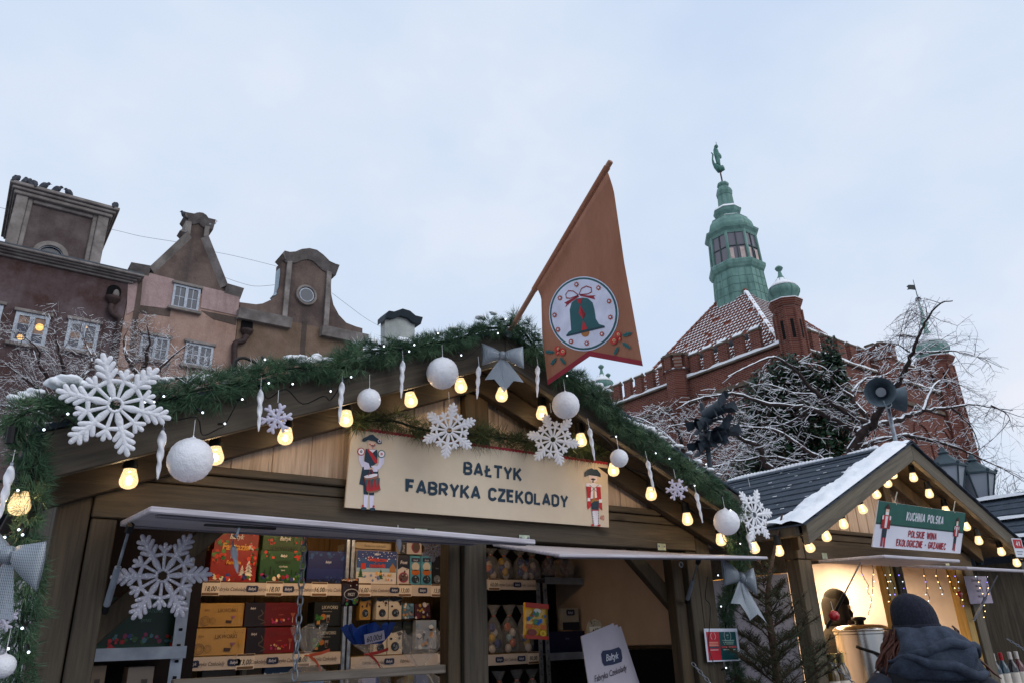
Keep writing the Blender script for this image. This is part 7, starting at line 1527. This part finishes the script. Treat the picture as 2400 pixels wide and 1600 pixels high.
cello('clear gift bag with orange ribbon behind the hanging chain', (722, 1535), 3.6, .075, .11, .13, .16, '#b84a24', None, ('#4a7aa8', '#a8642c', '#5a86b0')); cello('clear gift bag with blue rim and price tag', (862, 1532), 3.55, .115, .11, .13, .16, '#a8241c', '#1e3f8c', ('#2a4a9a', '#c0b8d0', '#3a60a0'), '60,00zł'); cello('clear gift bag with spread top near the middle post', (985, 1568), 3.5, .115, .12, .17, .079, '#b0a898', None, ('#8a7a3a', '#3a5a8a'))
# right opening: shelf with figure bags
rack2 = thing('shelf_rack', 'metal shelf rack with gift bags behind the right stall opening', 'shelf', (2.6, 4.2, 0))
zq1, zq2 = PY(1200, 1357, SHY).z, PY(1200, 1530, SHY).z; xr0, xr1 = PY(1120, 1400, SHY).x, PY(1256, 1400, SHY).x
pstrip(xr0, xr1, zq1, SHY, [('p', 1157, '60,00'), ('t', 1186, FC), ('l', 1212, ''), ('t', 1236, FC)], par=rack2); pstrip(xr0, xr1, zq2, SHY, [('l', 1166, ''), ('t', 1188, FC), ('l', 1216, ''), ('p', 1243, '80,00')], par=rack2); pstrip(xr0, xr1, zq2-.36, SHY, [], par=rack2)
for u in (1256, 1272):
    p = PY(u, 1400, SHY-.05); m = MB(); m.box(p.x, p.x+.03, SHY-.06, SHY-.055, .2, 1.93 if u < 1260 else 1.93); up_ = m.build('upright', GALV, rack2)
    for k in range(14): m = MB(); m.box(p.x+.012, p.x+.018, SHY-.0615, SHY-.0602, 1.88-k*.045, 1.886-k*.045); m.build('slot', flat('#1a1d22', .9), up_)
x5, x6 = PY(1280, 1400, SHY+.1).x, PY(1370, 1400, SHY+.1).x
for zz in (PY(1320, 1352, SHY+.1).z, PY(1320, 1528, SHY+.1).z): m = MB(); m.box(x5, x6, SHY+.1, SHY+.105, zz-.045, zz); m.box(x5, x6, SHY+.106, SHY+.5, zz-.012, zz-.004); m.build('side_shelf', GREYM, rack2)
p = PY(1374, 1400, SHY+.1); m = MB(); m.box(p.x, p.x+.03, SHY+.1, SHY+.105, .2, 1.99); m.build('upright', GREYM, rack2)
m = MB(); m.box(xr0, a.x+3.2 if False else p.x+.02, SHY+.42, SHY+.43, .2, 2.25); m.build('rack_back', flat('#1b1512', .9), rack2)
def figbag(label, u, z, h, cols):
    c = PY(u, 1400, SHY+.06); o = thing('gift_bag', label, 'gift bag', (c.x, c.y, z), 'small filled gift bags'); m = MB(); m.lathe([(.035, 0), (.055, .01), (.058, h*.35), (.045, h*.6), (.012, h*.78), (.03, h*.9), (.045, h)], (c.x, c.y, z+.003), 14); m.v = [q+Vector((jit(.006), jit(.006), jit(.004))) for q in m.v]; m.build('film', CELLO, o, smooth=True)
    for i in range(5): mm = MB(); mm.ball((c.x+jit(.03), c.y+jit(.02), z+.03+h*.11*i), .022, 8, 6, (1.1, .8, 1.2)); mm.build('sweet', flat(cols[i % len(cols)], .4), o, smooth=True)
    MB().lathe([(.013, 0), (.013, .008)], (c.x, c.y, z+h*.77), 8).build('tie', flat('#a8401c', .4), o)
for i, (u, cc) in enumerate(((1152, ('#b8a89c', '#2a3a7a', '#c0602c')), (1184, ('#c4bcb8', '#b8901c', '#2a3a7a')), (1222, ('#a8a8b0', '#243a80', '#c87a5a')), (1250, ('#b0a0a0', '#2c3a70', '#9a3a3a')))): figbag('figure filled gift bag, number %s from left on the upper right shelf' % ('one', 'two', 'three', 'four')[i], u, zq1, .19, cc)
for i, (u, cc) in enumerate(((1156, ('#c8c0b8', '#243a80', '#c09a2c')), (1192, ('#d0c8c0', '#b85a3a', '#8ab0c0')), (1226, ('#c0b8b4', '#c8a01c', '#28408a')))): figbag('tall ribboned gift bag, number %s from left on the lower right shelf' % ('one', 'two', 'three')[i], u, zq2, .28, cc)
for i, (u, cc) in enumerate(((1165, ('#2a3a70', '#b82c24', '#a8a0a0')), (1205, ('#30406a', '#c04a2c', '#9a9aa8')), (1240, ('#28386a', '#a82c2c', '#b0a8a8')))): figbag('dark gift bag, number %s from left on the bottom right shelf' % ('one', 'two', 'three')[i], u, zq2-.36, .26, cc)
pack('chocolate_box', 'navy box on the right side shelf behind the paper bags', (1284, 1368, 1478), PY(1320, 1528, SHY+.1).z, SHY+.12, .2, '#101a3c', lambda pn, W, H: pn.text('Bałtyk', W*.5, H*.6, H*.14, '#7a84a8', 3, .8, .3, 0, 'CENTER')); pack('chocolate_box', 'small cream carton leaning in the dark side shelf', (1318, 1357, 1424), PY(1320, 1476, SHY+.14).z, SHY+.14, .04, '#a8a090', lambda pn, W, H: (logo(pn, W*.5, H*.8, W*.5), pn.rect(0, 0, W, H*.35, '#1c2230', 2)))
for i, u in enumerate((1290, 1330)): figbag(('dark wrapped gift on the top right side shelf beside the upright', 'dark wrapped gift on the top right side shelf toward the board')[i], u, PY(1320, 1352, SHY+.1).z, .16, ('#5a3038', '#3a2a40', '#7a6a6a'))
# paper carrier bags and oval price plaque
PAPB = mottled('white_paper', [(.3, '#a8a2b0'), (.7, '#bdb7c4')], 4, .6)
def pbag(label, off, yy, prt):
    P_ = [PY(u+off[0], v+off[1], yy) for u, v in ((1362, 1490), (1438, 1459), (1492, 1625), (1388, 1655))]; o = thing('paper_bag', label, 'paper bag', tuple(P_[3]), 'white paper carrier bags'); ex, ey = P_[1]-P_[0], P_[0]-P_[3]; pn = Panel(P_[3], P_[2]-P_[3], ey); W, H = (P_[2]-P_[3]).length, ey.length
    m = MB(); m.prism([P_[3], P_[2], P_[1], P_[0]][::-1], pn.n*-.006); m.build('sheet', PAPB, o)
    if prt: pn.o = pn.o+pn.n*.0006; logo(pn, W*.58, H*.62, W*.46); pn.text(FC, W*.12, H*.32, W*.135, '#2c2530', 3, .72, .3, .004, 'LEFT', R(4)); pn.build('print', o)
pbag('front white paper bag with printed dark logo in the right opening', (0, 0), 3.25, True); pbag('white paper bag just behind the front one', (9, 3), 3.27, False); pbag('rearmost white paper bag of the three', (17, 7), 3.29, False)
c = PY(1395, 1466, 3.32); o = thing('price_plaque', 'rounded cream price plaque peeking out behind the paper bags', 'price tag', tuple(c)); pn = Panel(c-Vector((.06, 0, .08)), (1, 0, .05), (0, 0, 1)); m = MB(); q = [(.0, 0), (.12, 0), (.12, .07), (.105, .1), (.06, .115), (.015, .1), (0, .07)]; m.prism([pn.pt(x_, y_) for x_, y_ in q][::-1], pn.n*-.006); m.build('board', flat('#9a8a70'), o); pn.rect(.018, .035, .102, .075, '#c8bca8', 2); pn.text('4,50', .06, .044, .032, '#1c1614', 3, .8, .25, .01, 'CENTER'); blobs(pn, .12, .115, 12, ['#4a3624', '#6a5034'], .2, .8, .68, .9, .05, 3); pn.build('print', o)
# poster on the right post
P_ = [PY(u, v, YF-.03) for u, v in ((1646, 1472), (1727, 1471), (1737, 1547), (1658, 1550))]; po = thing('notice', 'laminated red and green notice pinned to the right stall post', 'poster', tuple(P_[3])); pn = Panel(P_[3], P_[2]-P_[3], P_[0]-P_[3]); W, H = (P_[2]-P_[3]).length, (P_[0]-P_[3]).length
m = MB(); m.prism([pn.pt(0, 0), pn.pt(W, 0), pn.pt(W, H), pn.pt(0, H)][::-1], pn.n*-.002); m.build('sheet', flat('#c9cfe0', .3), po); pn.rect(W*.05, H*.04, W*.42, H*.9, '#b02a38', 1); pn.rect(W*.42, H*.04, W*.93, H*.9, '#17484c', 1)
for cx, r_ in ((.24, .07), (.67, .1)): 
    for sg in (-1, 1): pn.stroke([(W*(cx+sg*r_*math.cos(R(a_))), H*.77+W*r_*math.sin(R(a_))) for a_ in range(-60, 70, 20)], .002, '#cfd6d8', 2)
pn.text('BEST', W*.67, H*.77, H*.06, '#cfd6d8', 2, .8, 0, 0, 'CENTER'); pn.text('2023', W*.67, H*.7, H*.05, '#8fa8a8', 2, .8, 0, 0, 'CENTER'); [pn.rect(W*(.5+.02*k), H*(.62-.055*k), W*(.86-.02*k), H*(.645-.055*k), '#8fa8a0', 2) for k in range(3)]; [pn.rect(W*.1, H*(.57-.05*k), W*.37, H*(.59-.05*k), '#d8a08a', 2) for k in range(3)]; pn.rect(W*.46, H*.40, W*.9, H*.46, '#b03a40', 2); pn.text('VOTE EVERY DAY!', W*.68, H*.41, H*.05, '#e0d0d0', 3, .75, 0, 0, 'CENTER'); pn.rect(W*.1, H*.4, W*.37, H*.45, '#3a4a5c', 2); pn.rect(W*.12, H*.34, W*.35, H*.36, '#e0c0c0', 2); pn.rect(W*.5, H*.34, W*.86, H*.36, '#b8c8c4', 2)
pn.build('print', po, .3)
# chains
def chain(label, a, b, lk=.03, r=.0028, sag=0):
    a, b = Vector(a), Vector(b); n = max(3, int((b-a).length/(lk*.78))); o = thing('chain', label, 'chain', tuple(b), 'steel chains'); d = (b-a).normalized(); u1 = d.orthogonal().normalized(); u2 = d.cross(u1)
    for i in range(n):
        c_ = a.lerp(b, (i+.5)/n)-Vector((0, 0, sag*math.sin(math.pi*(i+.5)/n))); s_ = u1 if i % 2 else u2; MB().tube([c_+d*lk*.5*math.cos(t)*1.0+s_*lk*.27*math.sin(t) for t in [2*math.pi*k/10 for k in range(11)]], r, 5, cap=False).build('link', GALV, o, smooth=True)
chain('long steel chain hanging down the left stall opening', PY(716, 1235, 2.98), PY(690, 1592, 2.98), .042, .0035); chain('short chain hooked to the right post below the notice', PY(1622, 1552, 2.97), PY(1700, 1640, 2.8))
chain('chain slanting down left of the wine stall counter', PY(1942, 1548, 2.95), PY(2030, 1625, 2.75)); chain('chain at the right end of the wine stall opening', PY(2360, 1496, 2.95), PY(2440, 1545, 2.75))
# silver tinsel flake near the middle post
snowflake(1015, 1285, 30, 'tiny silver branch snowflake under the shutter at middle post', 3.3, 30, mat=SILVG)

# ================================================================== spruce between the stalls
random.seed(31)
SPN = mk_needle('spruce_needle', [(.25, '#26301f'), (.5, '#35452d'), (.75, '#4a5c3a')]); SPB = mottled('spruce_bark', [(.3, '#3a2a22'), (.7, '#5c463a')], 20, .9, .5, .004)
spc = PY(1805, 1500, 2.85); spt = PY(1833, 1205, 2.85)
sp = thing('spruce_tree', 'sparse brown-green spruce with tiny warm lights between the stalls', 'tree', (spc.x, spc.y, 0)); tb, tn = MB(), MB(); ledp = []
tb.tube(smoothpath([(spc.x, spc.y, 0), (spc.x+.01, spc.y, .8), (spc.x+.02, spc.y, 1.5), tuple(PY(1800, 1380, 2.85)), tuple(spt)], 5), [.04-.034*i/20 for i in range(21)], 7)
def sbr(p, d, ln, lev):
    q = [p]; n = 5
    for i in range(n): d = (d+Vector((jit(.1), jit(.1), .05))).normalized(); q.append(q[-1]+d*ln/n)
    tb.tube(q, [.007*(1-.13*i)*(1 if lev == 0 else .55) for i in range(n+1)], 5)
    for i in range(n):
        k = int(ln/n*520)
        for _ in range(k): a_ = q[i].lerp(q[i+1], random.random()); rd = Vector((jit(1), jit(1), jit(1))).normalized(); needles(tn, a_, rd+d*.7, 1, .012, .02, .2, .0026)
        if lev < 2 and random.random() < .62:
            for s_ in (-1, 1): sd = d.cross(Vector((0, 0, 1))).normalized()*s_; sbr(q[i+1], (d*.7+sd*.7+Vector((0, 0, jit(.2)))), ln*random.uniform(.35, .55), lev+1)
    if random.random() < .6: ledp.append(q[-1]+Vector((0, 0, -.01)))
for i in range(38):
    t = i/38; z_ = .75+1.25*t; an = i*2.4; ln = (.40*(1-t)**.9+.05); c_ = Vector((spc.x+(.02 if z_ > 1 else 0), spc.y, z_)); sbr(c_, Vector((math.cos(an), math.sin(an), .28+.3*t)), ln, 0 if t < .85 else 1)
tb.build('trunk', SPB, sp, smooth=True); tag(tn.build('needles', SPN, sp), kind='stuff')
for p in ledp[:26]: MB().ball(p, .0055, 6, 5).build('led', random.choice([LEDW, LEDW, LEDW, LEDM]), sp)

# ================================================================== contents of the wine stall
STEEL = NT('polished_steel').set(Base_Color=lin('#b9b6b2'), Metallic=.95, Roughness=.22)
pc_ = PY(2034, 1560, 3.3); pot = thing('mulled_wine_boiler', 'large polished steel boiler with lid on the wine stall counter', 'pot', (pc_.x, pc_.y, CT2)); zl_ = PY(2034, 1478, 3.3).z; rr = .19
MB().lathe([(rr, CT2+.002), (rr, zl_-.02), (rr*1.03, zl_-.015), (rr*1.03, zl_)], (pc_.x, pc_.y, 0), 32).build('body', STEEL, pot, smooth='auto'); MB().lathe([(rr*1.05, zl_+.002), (rr*1.06, zl_+.015), (rr*.98, zl_+.03), (rr*.8, zl_+.045), (rr*.2, zl_+.052)], (pc_.x, pc_.y, 0), 32).build('lid', STEEL, pot, smooth=True); MB().lathe([(.03, zl_+.05), (.035, zl_+.075), (.055, zl_+.085), (.05, zl_+.1), (.02, zl_+.105)], (pc_.x, pc_.y, 0), 16).build('knob', BLK, pot, smooth=True)
MB().tube(smoothpath([(pc_.x-rr, pc_.y-.05, zl_-.1), (pc_.x-.1, pc_.y-rr-.03, zl_-.2), (pc_.x-.12, pc_.y-rr-.05, zl_-.45)], 6), .011, 7).build('cable', BLK, pot, smooth=True); MB().tube(smoothpath([(pc_.x+.15, pc_.y-.15, zl_-.05), (pc_.x, pc_.y-rr-.04, zl_-.2), (pc_.x-.1, pc_.y-rr-.06, zl_-.3), (pc_.x-.05, pc_.y-rr-.05, zl_-.5)], 6), .011, 7).build('cable', BLK, pot, smooth=True)
def bottle(u, y, h, col_, label, cap='#b08a4a', lab='#d8d0c4'):
    p = PY(u, 1580, y); o = thing('bottle', label, 'bottle', (p.x, p.y, .96), 'wine bottles on the counter'); k = h/.32; zb = (CT2 if u > 2200 else CT2L)+.002
    MB().lathe([(.036, 0), (.038, .01), (.038, .18), (.03, .21), (.015, .24), (.0145, .29), (.016, .295), (.016, .305)], (p.x, p.y, zb), 16).build('glass', NT('bottle_glass').set(Base_Color=lin(col_), Roughness=.1, Specular_IOR_Level=.8), o, smooth='auto'); MB().lathe([(.0165, .25), (.0165, .307), (.012, .31)], (p.x, p.y, zb), 12).build('foil', flat(cap, .3, .1, .5), o, smooth='auto'); MB().lathe([(.0385, .05), (.0385, .15)], (p.x, p.y, zb), 16).build('label', flat(lab), o)
for i, (u, cl) in enumerate(((2289, '#0f2a3a'), (2303, '#123444'), (2338, '#0f2c3c'), (2356, '#143a4a'), (2378, '#1a1a20'), (2394, '#5a1c20'))): bottle(u, 3.05, .32, cl, 'blue wine bottle on the right counter, %s from the left' % ('first', 'second', 'third', 'fourth', 'fifth', 'sixth')[i], ('#b08a4a', '#b0904a', '#c0b8b0', '#a82a2c', '#c8c0b8', '#c8c0b8')[i])
for i, u in enumerate((1945, 1960, 1979)): bottle(u, 3.05, .32, '#3a2c10', 'amber bottle on the left counter, %s from the left' % ('first', 'second', 'third')[i], '#b09a5a')
for i, u in enumerate((1952, 1972)): p = PY(u, 1555, 3.0); bottle(u, 2.99, .26, '#5a4414', 'short honey bottle in front, %s of two' % ('left', 'right')[i], '#3a2c18')
# price list and heart
P_ = [PY(u, v, 2.93) for u, v in ((2268, 1352), (2318, 1355), (2328, 1412), (2275, 1414))]; o = thing('price_list', 'grey price list sheet hanging in the wine stall opening', 'price list', tuple(P_[3])); pn = Panel(P_[3], P_[2]-P_[3], P_[0]-P_[3]); W, H = (P_[2]-P_[3]).length, (P_[0]-P_[3]).length; m = MB(); m.prism([pn.pt(0, 0), pn.pt(W, 0), pn.pt(W, H), pn.pt(0, H)][::-1], pn.n*-.002); m.build('sheet', flat('#9a90a4', .5), o); [pn.text(t, W*.5, H*y_, H*.11, '#2c2833', 2, .75, 0, .01, 'CENTER') for t, y_ in (('GRZANIEC MIODOWY', .8), ('200ML 15ZŁ', .6), ('360ML 20ZŁ', .42), ('400ML 26ZŁ', .22))]; pn.build('print', o)
REDG = NT('red_gloss').set(Base_Color=lin('#a8181c'), Roughness=.15, Specular_IOR_Level=.7)
c = PY(2250, 1392, 2.9); o = thing('heart_ornament', 'glossy red heart ornament dangling in the wine stall opening', 'ornament', tuple(c)); m = MB(); n = 24; vs = []
for k in range(n): t = 2*math.pi*k/n; vs.append((.0022*(16*math.sin(t)**3), .0022*(13*math.cos(t)-5*math.cos(2*t)-2*math.cos(3*t)-math.cos(4*t))))
rings = [(0, -.014), (.6, -.012), (1, 0), (.6, .012), (0, .014)]
for s_, d_ in rings: m.v += [c+Vector((a_*max(s_, .02), d_, b_*max(s_, .02))) for a_, b_ in vs]
m.f = [(i*n+k, i*n+(k+1) % n, (i+1)*n+(k+1) % n, (i+1)*n+k) for i in range(4) for k in range(n)]; m.mi = [0]*len(m.f); m.build('heart', REDG, o, smooth=True); hang(o, c+Vector((0, 0, .02)), .08)
c = PY(1955, 1442, 2.6); o = thing('bauble', 'glossy red ball on a spruce twig before the wine stall', 'bauble', tuple(c)); MB().ball(c, .03, 18, 14).build('ball', REDG, o, smooth=True); hang(o, c+Vector((0, 0, .03)), .05)
# light curtain
lcur = thing('light_curtain', 'dangling twiggy light curtain across the wine stall opening', 'string lights', tuple(PY(2130, 1330, 2.9)))
random.seed(41)
for u in (2020, 2045, 2065, 2085, 2110, 2165, 2195, 2215, 2240, 2290, 2315):
    p = PY(u, 1322+(u-2000)*.03, 2.9); q = [p]; 
    for i in range(random.randint(4, 8)): q.append(q[-1]+Vector((jit(.03), jit(.01), -.045)))
    MB().tube(q, .0022, 4).build('strand', BLK, lcur)
    for k in q[1:]:
        s_ = k+Vector((jit(.03), jit(.01), -.02)); MB().tube([k, s_], .0016, 4).build('stem', BLK, lcur); MB().ball(s_, .0036, 6, 5).build('led', random.choice([LEDW, LEDW, LEDB, LEDM]), lcur)
# number plate 41
c = PT(2391, 1283, 6.1); o = thing('number_plate', 'small white and red plate with the number 41', 'sign', tuple(c)); pn = Panel(c-rt*.05-up*.07, rt*.9+fw*.4, up); m = MB(); m.prism([pn.pt(0, 0), pn.pt(.12, 0), pn.pt(.12, .15), pn.pt(0, .15)][::-1], pn.n*-.004); m.build('board', flat('#d8dbe4'), o); pn.rect(.008, .07, .112, .142, '#b02a30', 1); pn.caps('41', .06, .085, .045, '#e6e6ea', 2, .17, 1, gap=.25); pn.rect(.02, .04, .1, .046, '#6a707a', 2); pn.rect(.02, .02, .08, .026, '#6a707a', 2); pn.build('print', o)

# ================================================================== people
def person(label, base, yaw, joints, cat='person'):
    o = thing('person', label, 'person', base); me = bpy.data.meshes.new('body'); names = list(joints); idx = {n: i for i, n in enumerate(names)}
    vs = []; ca, sa = math.cos(yaw), math.sin(yaw)
    for n in names: x_, y_, z_ = joints[n][0]; vs.append((x_*ca-y_*sa, x_*sa+y_*ca, z_))
    es = [(idx[joints[n][2]], idx[n]) for n in names if joints[n][2]]
    me.from_pydata(vs, es, []); b = bpy.data.objects.new('body', me); col.objects.link(b); b.parent = o; b['_o'] = base
    md = b.modifiers.new('skin', 'SKIN'); sk = me.skin_vertices[0].data
    for n in names: r_ = joints[n][1]; sk[idx[n]].radius = r_ if isinstance(r_, tuple) else (r_, r_)
    sk[idx['pelvis']].use_root = True; md.use_smooth_shade = True; b.modifiers.new('sub', 'SUBSURF').levels = 2; b.modifiers['sub'].render_levels = 2
    return o, b, lambda p: Vector((p[0]*ca-p[1]*sa, p[0]*sa+p[1]*ca, p[2]))+Vector(base)
def J(h, arms='down', lean=0):
    k = h/1.75
    j = {'pelvis': ((0, 0, .95*k), (.16, .12), None), 'waist': ((0, lean*.3, 1.1*k), (.15, .11), 'pelvis'), 'chest': ((0, lean*.7, 1.32*k), (.18, .13), 'waist'), 'neck': ((0, lean, 1.48*k), (.065, .065), 'chest'), 'head': ((0, lean*1.2, 1.58*k), (.085, .095), 'neck'), 'crown': ((0, lean*1.2, 1.68*k), (.07, .08), 'head')}
    for s_, nm in ((-1, 'l'), (1, 'r')):
        j['hip'+nm] = ((s_*.1, 0, .9*k), .1, 'pelvis'); j['knee'+nm] = ((s_*.11, -.02, .5*k), .07, 'hip'+nm); j['ankle'+nm] = ((s_*.11, .02, .09*k), .045, 'knee'+nm); j['toe'+nm] = ((s_*.12, -.16, .04), .04, 'ankle'+nm)
        j['sh'+nm] = ((s_*.19, lean*.8, 1.42*k), .075, 'chest'); j['el'+nm] = ((s_*.26, lean*.6+.02, 1.13*k), .055, 'sh'+nm); j['wr'+nm] = ((s_*.24, lean*.6-.12, .92*k), .038, 'el'+nm); j['hand'+nm] = ((s_*.235, lean*.6-.17, .85*k), (.022, .035), 'wr'+nm)
        for f_ in range(4): j['f%d%s' % (f_, nm)] = ((s_*(.235), lean*.6-.155-.02*f_, .765*k+.006*abs(f_-1.5)), .009, 'hand'+nm)
        j['th'+nm] = ((s_*.20, lean*.6-.19, .82*k), .01, 'hand'+nm)
    return j
JACK = mottled('dark_blue_jacket', [(.3, '#20242f'), (.7, '#2f3542')], 30, .85, .4, .003); FLEECE = mottled('blue_grey_fleece', [(.3, '#2b323f'), (.7, '#434d5e')], 22, .95, .6, .006); KNIT = mottled('navy_knit', [(.3, '#181a26'), (.7, '#272a38')], 60, .95, .8, .004); HAIRM = mottled('auburn_hair', [(.3, '#3a211c'), (.7, '#6a4034')], 30, .6, .6, .004, stretch=(1, 1, .3)); SKINM = flat('#8f6653', .6); TROU = flat('#1c1e24', .9)
hp = PT(2142, 1440, 3.95); k_ = hp.z+.06; hgt = 1.68
pr_, pb_, W_ = person('person in a dark jacket with grey hood and navy beanie seen from behind', (hp.x, hp.y, 0), R(160), J(hgt)); pb_.data.materials.append(TROU)
hd0 = Vector((hp.x, hp.y, 0)); topz = PT(2135, 1388, 3.95).z
def shell(par, name, rings, mat, seg=28, wob=0, top=True, sub=1, rib=0):
    m = MB()
    for (z_, rx, ry, ox, oy) in rings:
        for i in range(seg):
            an = 2*math.pi*i/seg; w_ = 1+wob*(mnoise.noise(Vector((math.cos(an)*1.5, math.sin(an)*1.5, z_*9)))+.5*mnoise.noise(Vector((math.cos(an)*4, math.sin(an)*4, z_*25))))+rib*math.cos(i*math.pi); p = rt*(rx*w_*math.cos(an)+ox)+fw*(ry*w_*math.sin(an)+oy); m.v.append(Vector((hp.x+p.x, hp.y+p.y, z_)))
    n = len(rings); m.f = [(k*seg+i, k*seg+(i+1) % seg, (k+1)*seg+(i+1) % seg, (k+1)*seg+i) for k in range(n-1) for i in range(seg)]+[tuple(range(seg))[::-1], tuple((n-1)*seg+i for i in range(seg))]; m.mi = [0]*len(m.f)
    o = m.build(name, mat, par, smooth=True); s_ = o.modifiers.new('sub', 'SUBSURF'); s_.levels = sub; s_.render_levels = sub; return o
T = topz
shell(pr_, 'beanie', [(T-.21, .105, .12, 0, 0), (T-.17, .112, .125, 0, 0), (T-.10, .112, .122, -.005, 0), (T-.05, .095, .105, -.012, 0), (T-.015, .06, .07, -.018, 0), (T+.002, .015, .02, -.02, 0)], KNIT, seg=72, wob=.05, rib=.016)
shell(pr_, 'beanie_cuff', [(T-.215, .112, .126, 0, 0), (T-.21, .118, .132, 0, 0), (T-.16, .118, .132, 0, 0), (T-.155, .112, .126, 0, 0)], KNIT, seg=72, wob=.05, rib=.02)
shell(pr_, 'hood', [(T-.44, .24, .2, .03, 0), (T-.38, .245, .205, .03, -.03), (T-.31, .215, .19, .03, -.05), (T-.25, .175, .17, .025, -.05), (T-.19, .145, .15, .02, -.03), (T-.16, .12, .13, .015, 0), (T-.18, .09, .1, .01, .02)], FLEECE, seg=48, wob=.3)
for k, dz in ((0, .30), (1, .36)): 
    m = MB(); q = [hd0+rt*(math.cos(a_)*(.222+.012*k)+.03)+fw*(math.sin(a_)*(.198+.01*k)-.03)+Vector((0, 0, T-dz+.045*math.sin(1.6*a_+2*k)+.01*math.sin(7*a_))) for a_ in [R(180+x_) for x_ in range(0, 181, 15)]]; m.tube(smoothpath(q, 3), [.006+.02*math.sin(math.pi*i/(len(q)*3-3)) for i in range(len(q)*3-2)], 8); m.build('hood_fold', FLEECE, pr_, smooth=True)
shell(pr_, 'jacket', [(.85, .27, .2, 0, 0), (T-.8, .30, .22, 0, 0), (T-.6, .31, .22, 0, 0), (T-.48, .29, .2, 0, 0), (T-.42, .21, .17, .01, 0), (T-.36, .11, .11, .01, 0)], JACK, wob=.1)
for s_ in (-1, 1):
    m = MB(); a_ = hd0+rt*(s_*.20)+Vector((0, 0, T-.47)); b_ = hd0+rt*(s_*.36)+fw*-.03+Vector((0, 0, T-.60)); c_ = hd0+rt*(s_*.44)+fw*-.02+Vector((0, 0, T-.95)); m.tube(smoothpath([a_, b_, b_.lerp(c_, .5), c_], 5), [.11-.003*i for i in range(16)], 14); m.build('sleeve', JACK, pr_, smooth=True)
random.seed(8)
hm = MB()
for i in range(150):
    s_ = random.choice((-1, 1)); a_ = hd0+rt*(s_*random.uniform(.10, .17)+.02)+fw*random.uniform(-.06, .08)+Vector((0, 0, T-random.uniform(.17, .27))); q = [a_]
    for k in range(6): q.append(q[-1]+rt*(s_*.014+jit(.018))+fw*jit(.014)+Vector((0, 0, -.028)))
    hm.tube(q, [.006]*6+[.002], 4)
tag(hm.build('hair', HAIRM, pr_, smooth=True), kind='stuff')
# vendor at the left, in profile
vpn = PY(1966, 1425, 3.9); BRNC = mottled('brown_coat', [(.3, '#120e0c'), (.7, '#1e1915')], 25, .9, .4, .004)
vr, vb, _ = person('stall vendor in dark coat and brown cap behind the left counter', (vpn.x, vpn.y, 0), R(20), J(1.66)); vb.data.materials.append(SKINM)
hp = Vector((vpn.x, vpn.y, 0)); T = PY(1962, 1378, 3.9).z
shell(vr, 'cap', [(T-.15, .10, .11, -.01, 0), (T-.13, .108, .118, -.01, 0), (T-.07, .105, .115, -.015, 0), (T-.02, .075, .085, -.02, 0), (T+.005, .02, .02, -.02, 0)], mottled('olive_knit', [(.3, '#0a0806'), (.7, '#14100c')], 40, .95, .8, .004), wob=.05); shell(vr, 'coat', [(.9, .26, .2, 0, 0), (T-.7, .28, .21, 0, 0), (T-.45, .25, .19, 0, 0), (T-.33, .14, .14, 0, 0), (T-.26, .1, .1, 0, 0)], BRNC, wob=.12); shell(vr, 'scarf', [(T-.34, .12, .12, .02, 0), (T-.3, .13, .13, .02, 0), (T-.24, .11, .11, .02, 0)], flat('#2a1c16', .9), wob=.2)
shell(vr, 'hood', [(T-.34, .13, .14, -.02, 0), (T-.24, .115, .125, -.03, 0), (T-.15, .112, .122, -.035, 0), (T-.08, .10, .11, -.035, 0), (T-.04, .05, .06, -.035, 0)], BRNC, wob=.15)
hd_ = hp+Vector((0, 0, T-.15)); m = MB(); m.ball((0, 0, 0), 1, 16, 12, (.085, .09, .115)); 
m.v = [hd_+rt*(q.x+(.022 if abs(q.y) < .02 and -.03 < q.z < .02 and q.x > .05 else 0))+fw*q.y+Vector((0, 0, q.z)) for q in m.v]; m.build('face', SKINM, vr, smooth=True)
m = MB(); m.ball(hd_+rt*.09+Vector((0, 0, -.012)), .016, 8, 6, (1, .9, 1.2)); m.build('nose', SKINM, vr, smooth=True)
m = MB(); m.ball(hd_+rt*.03+Vector((0, 0, -.065)), .075, 12, 8, (.95, 1.15, .85)); m.build('beard', mottled('dark_beard', [(.3, '#1c1410'), (.7, '#33261e')], 60, .9, .8, .004), vr, smooth=True)
for s_ in (-1, 1): MB().ball(hd_+rt*.078+fw*(.032*s_)+Vector((0, 0, .015)), .009, 8, 6).build('eye', flat('#1a1412', .3), vr)
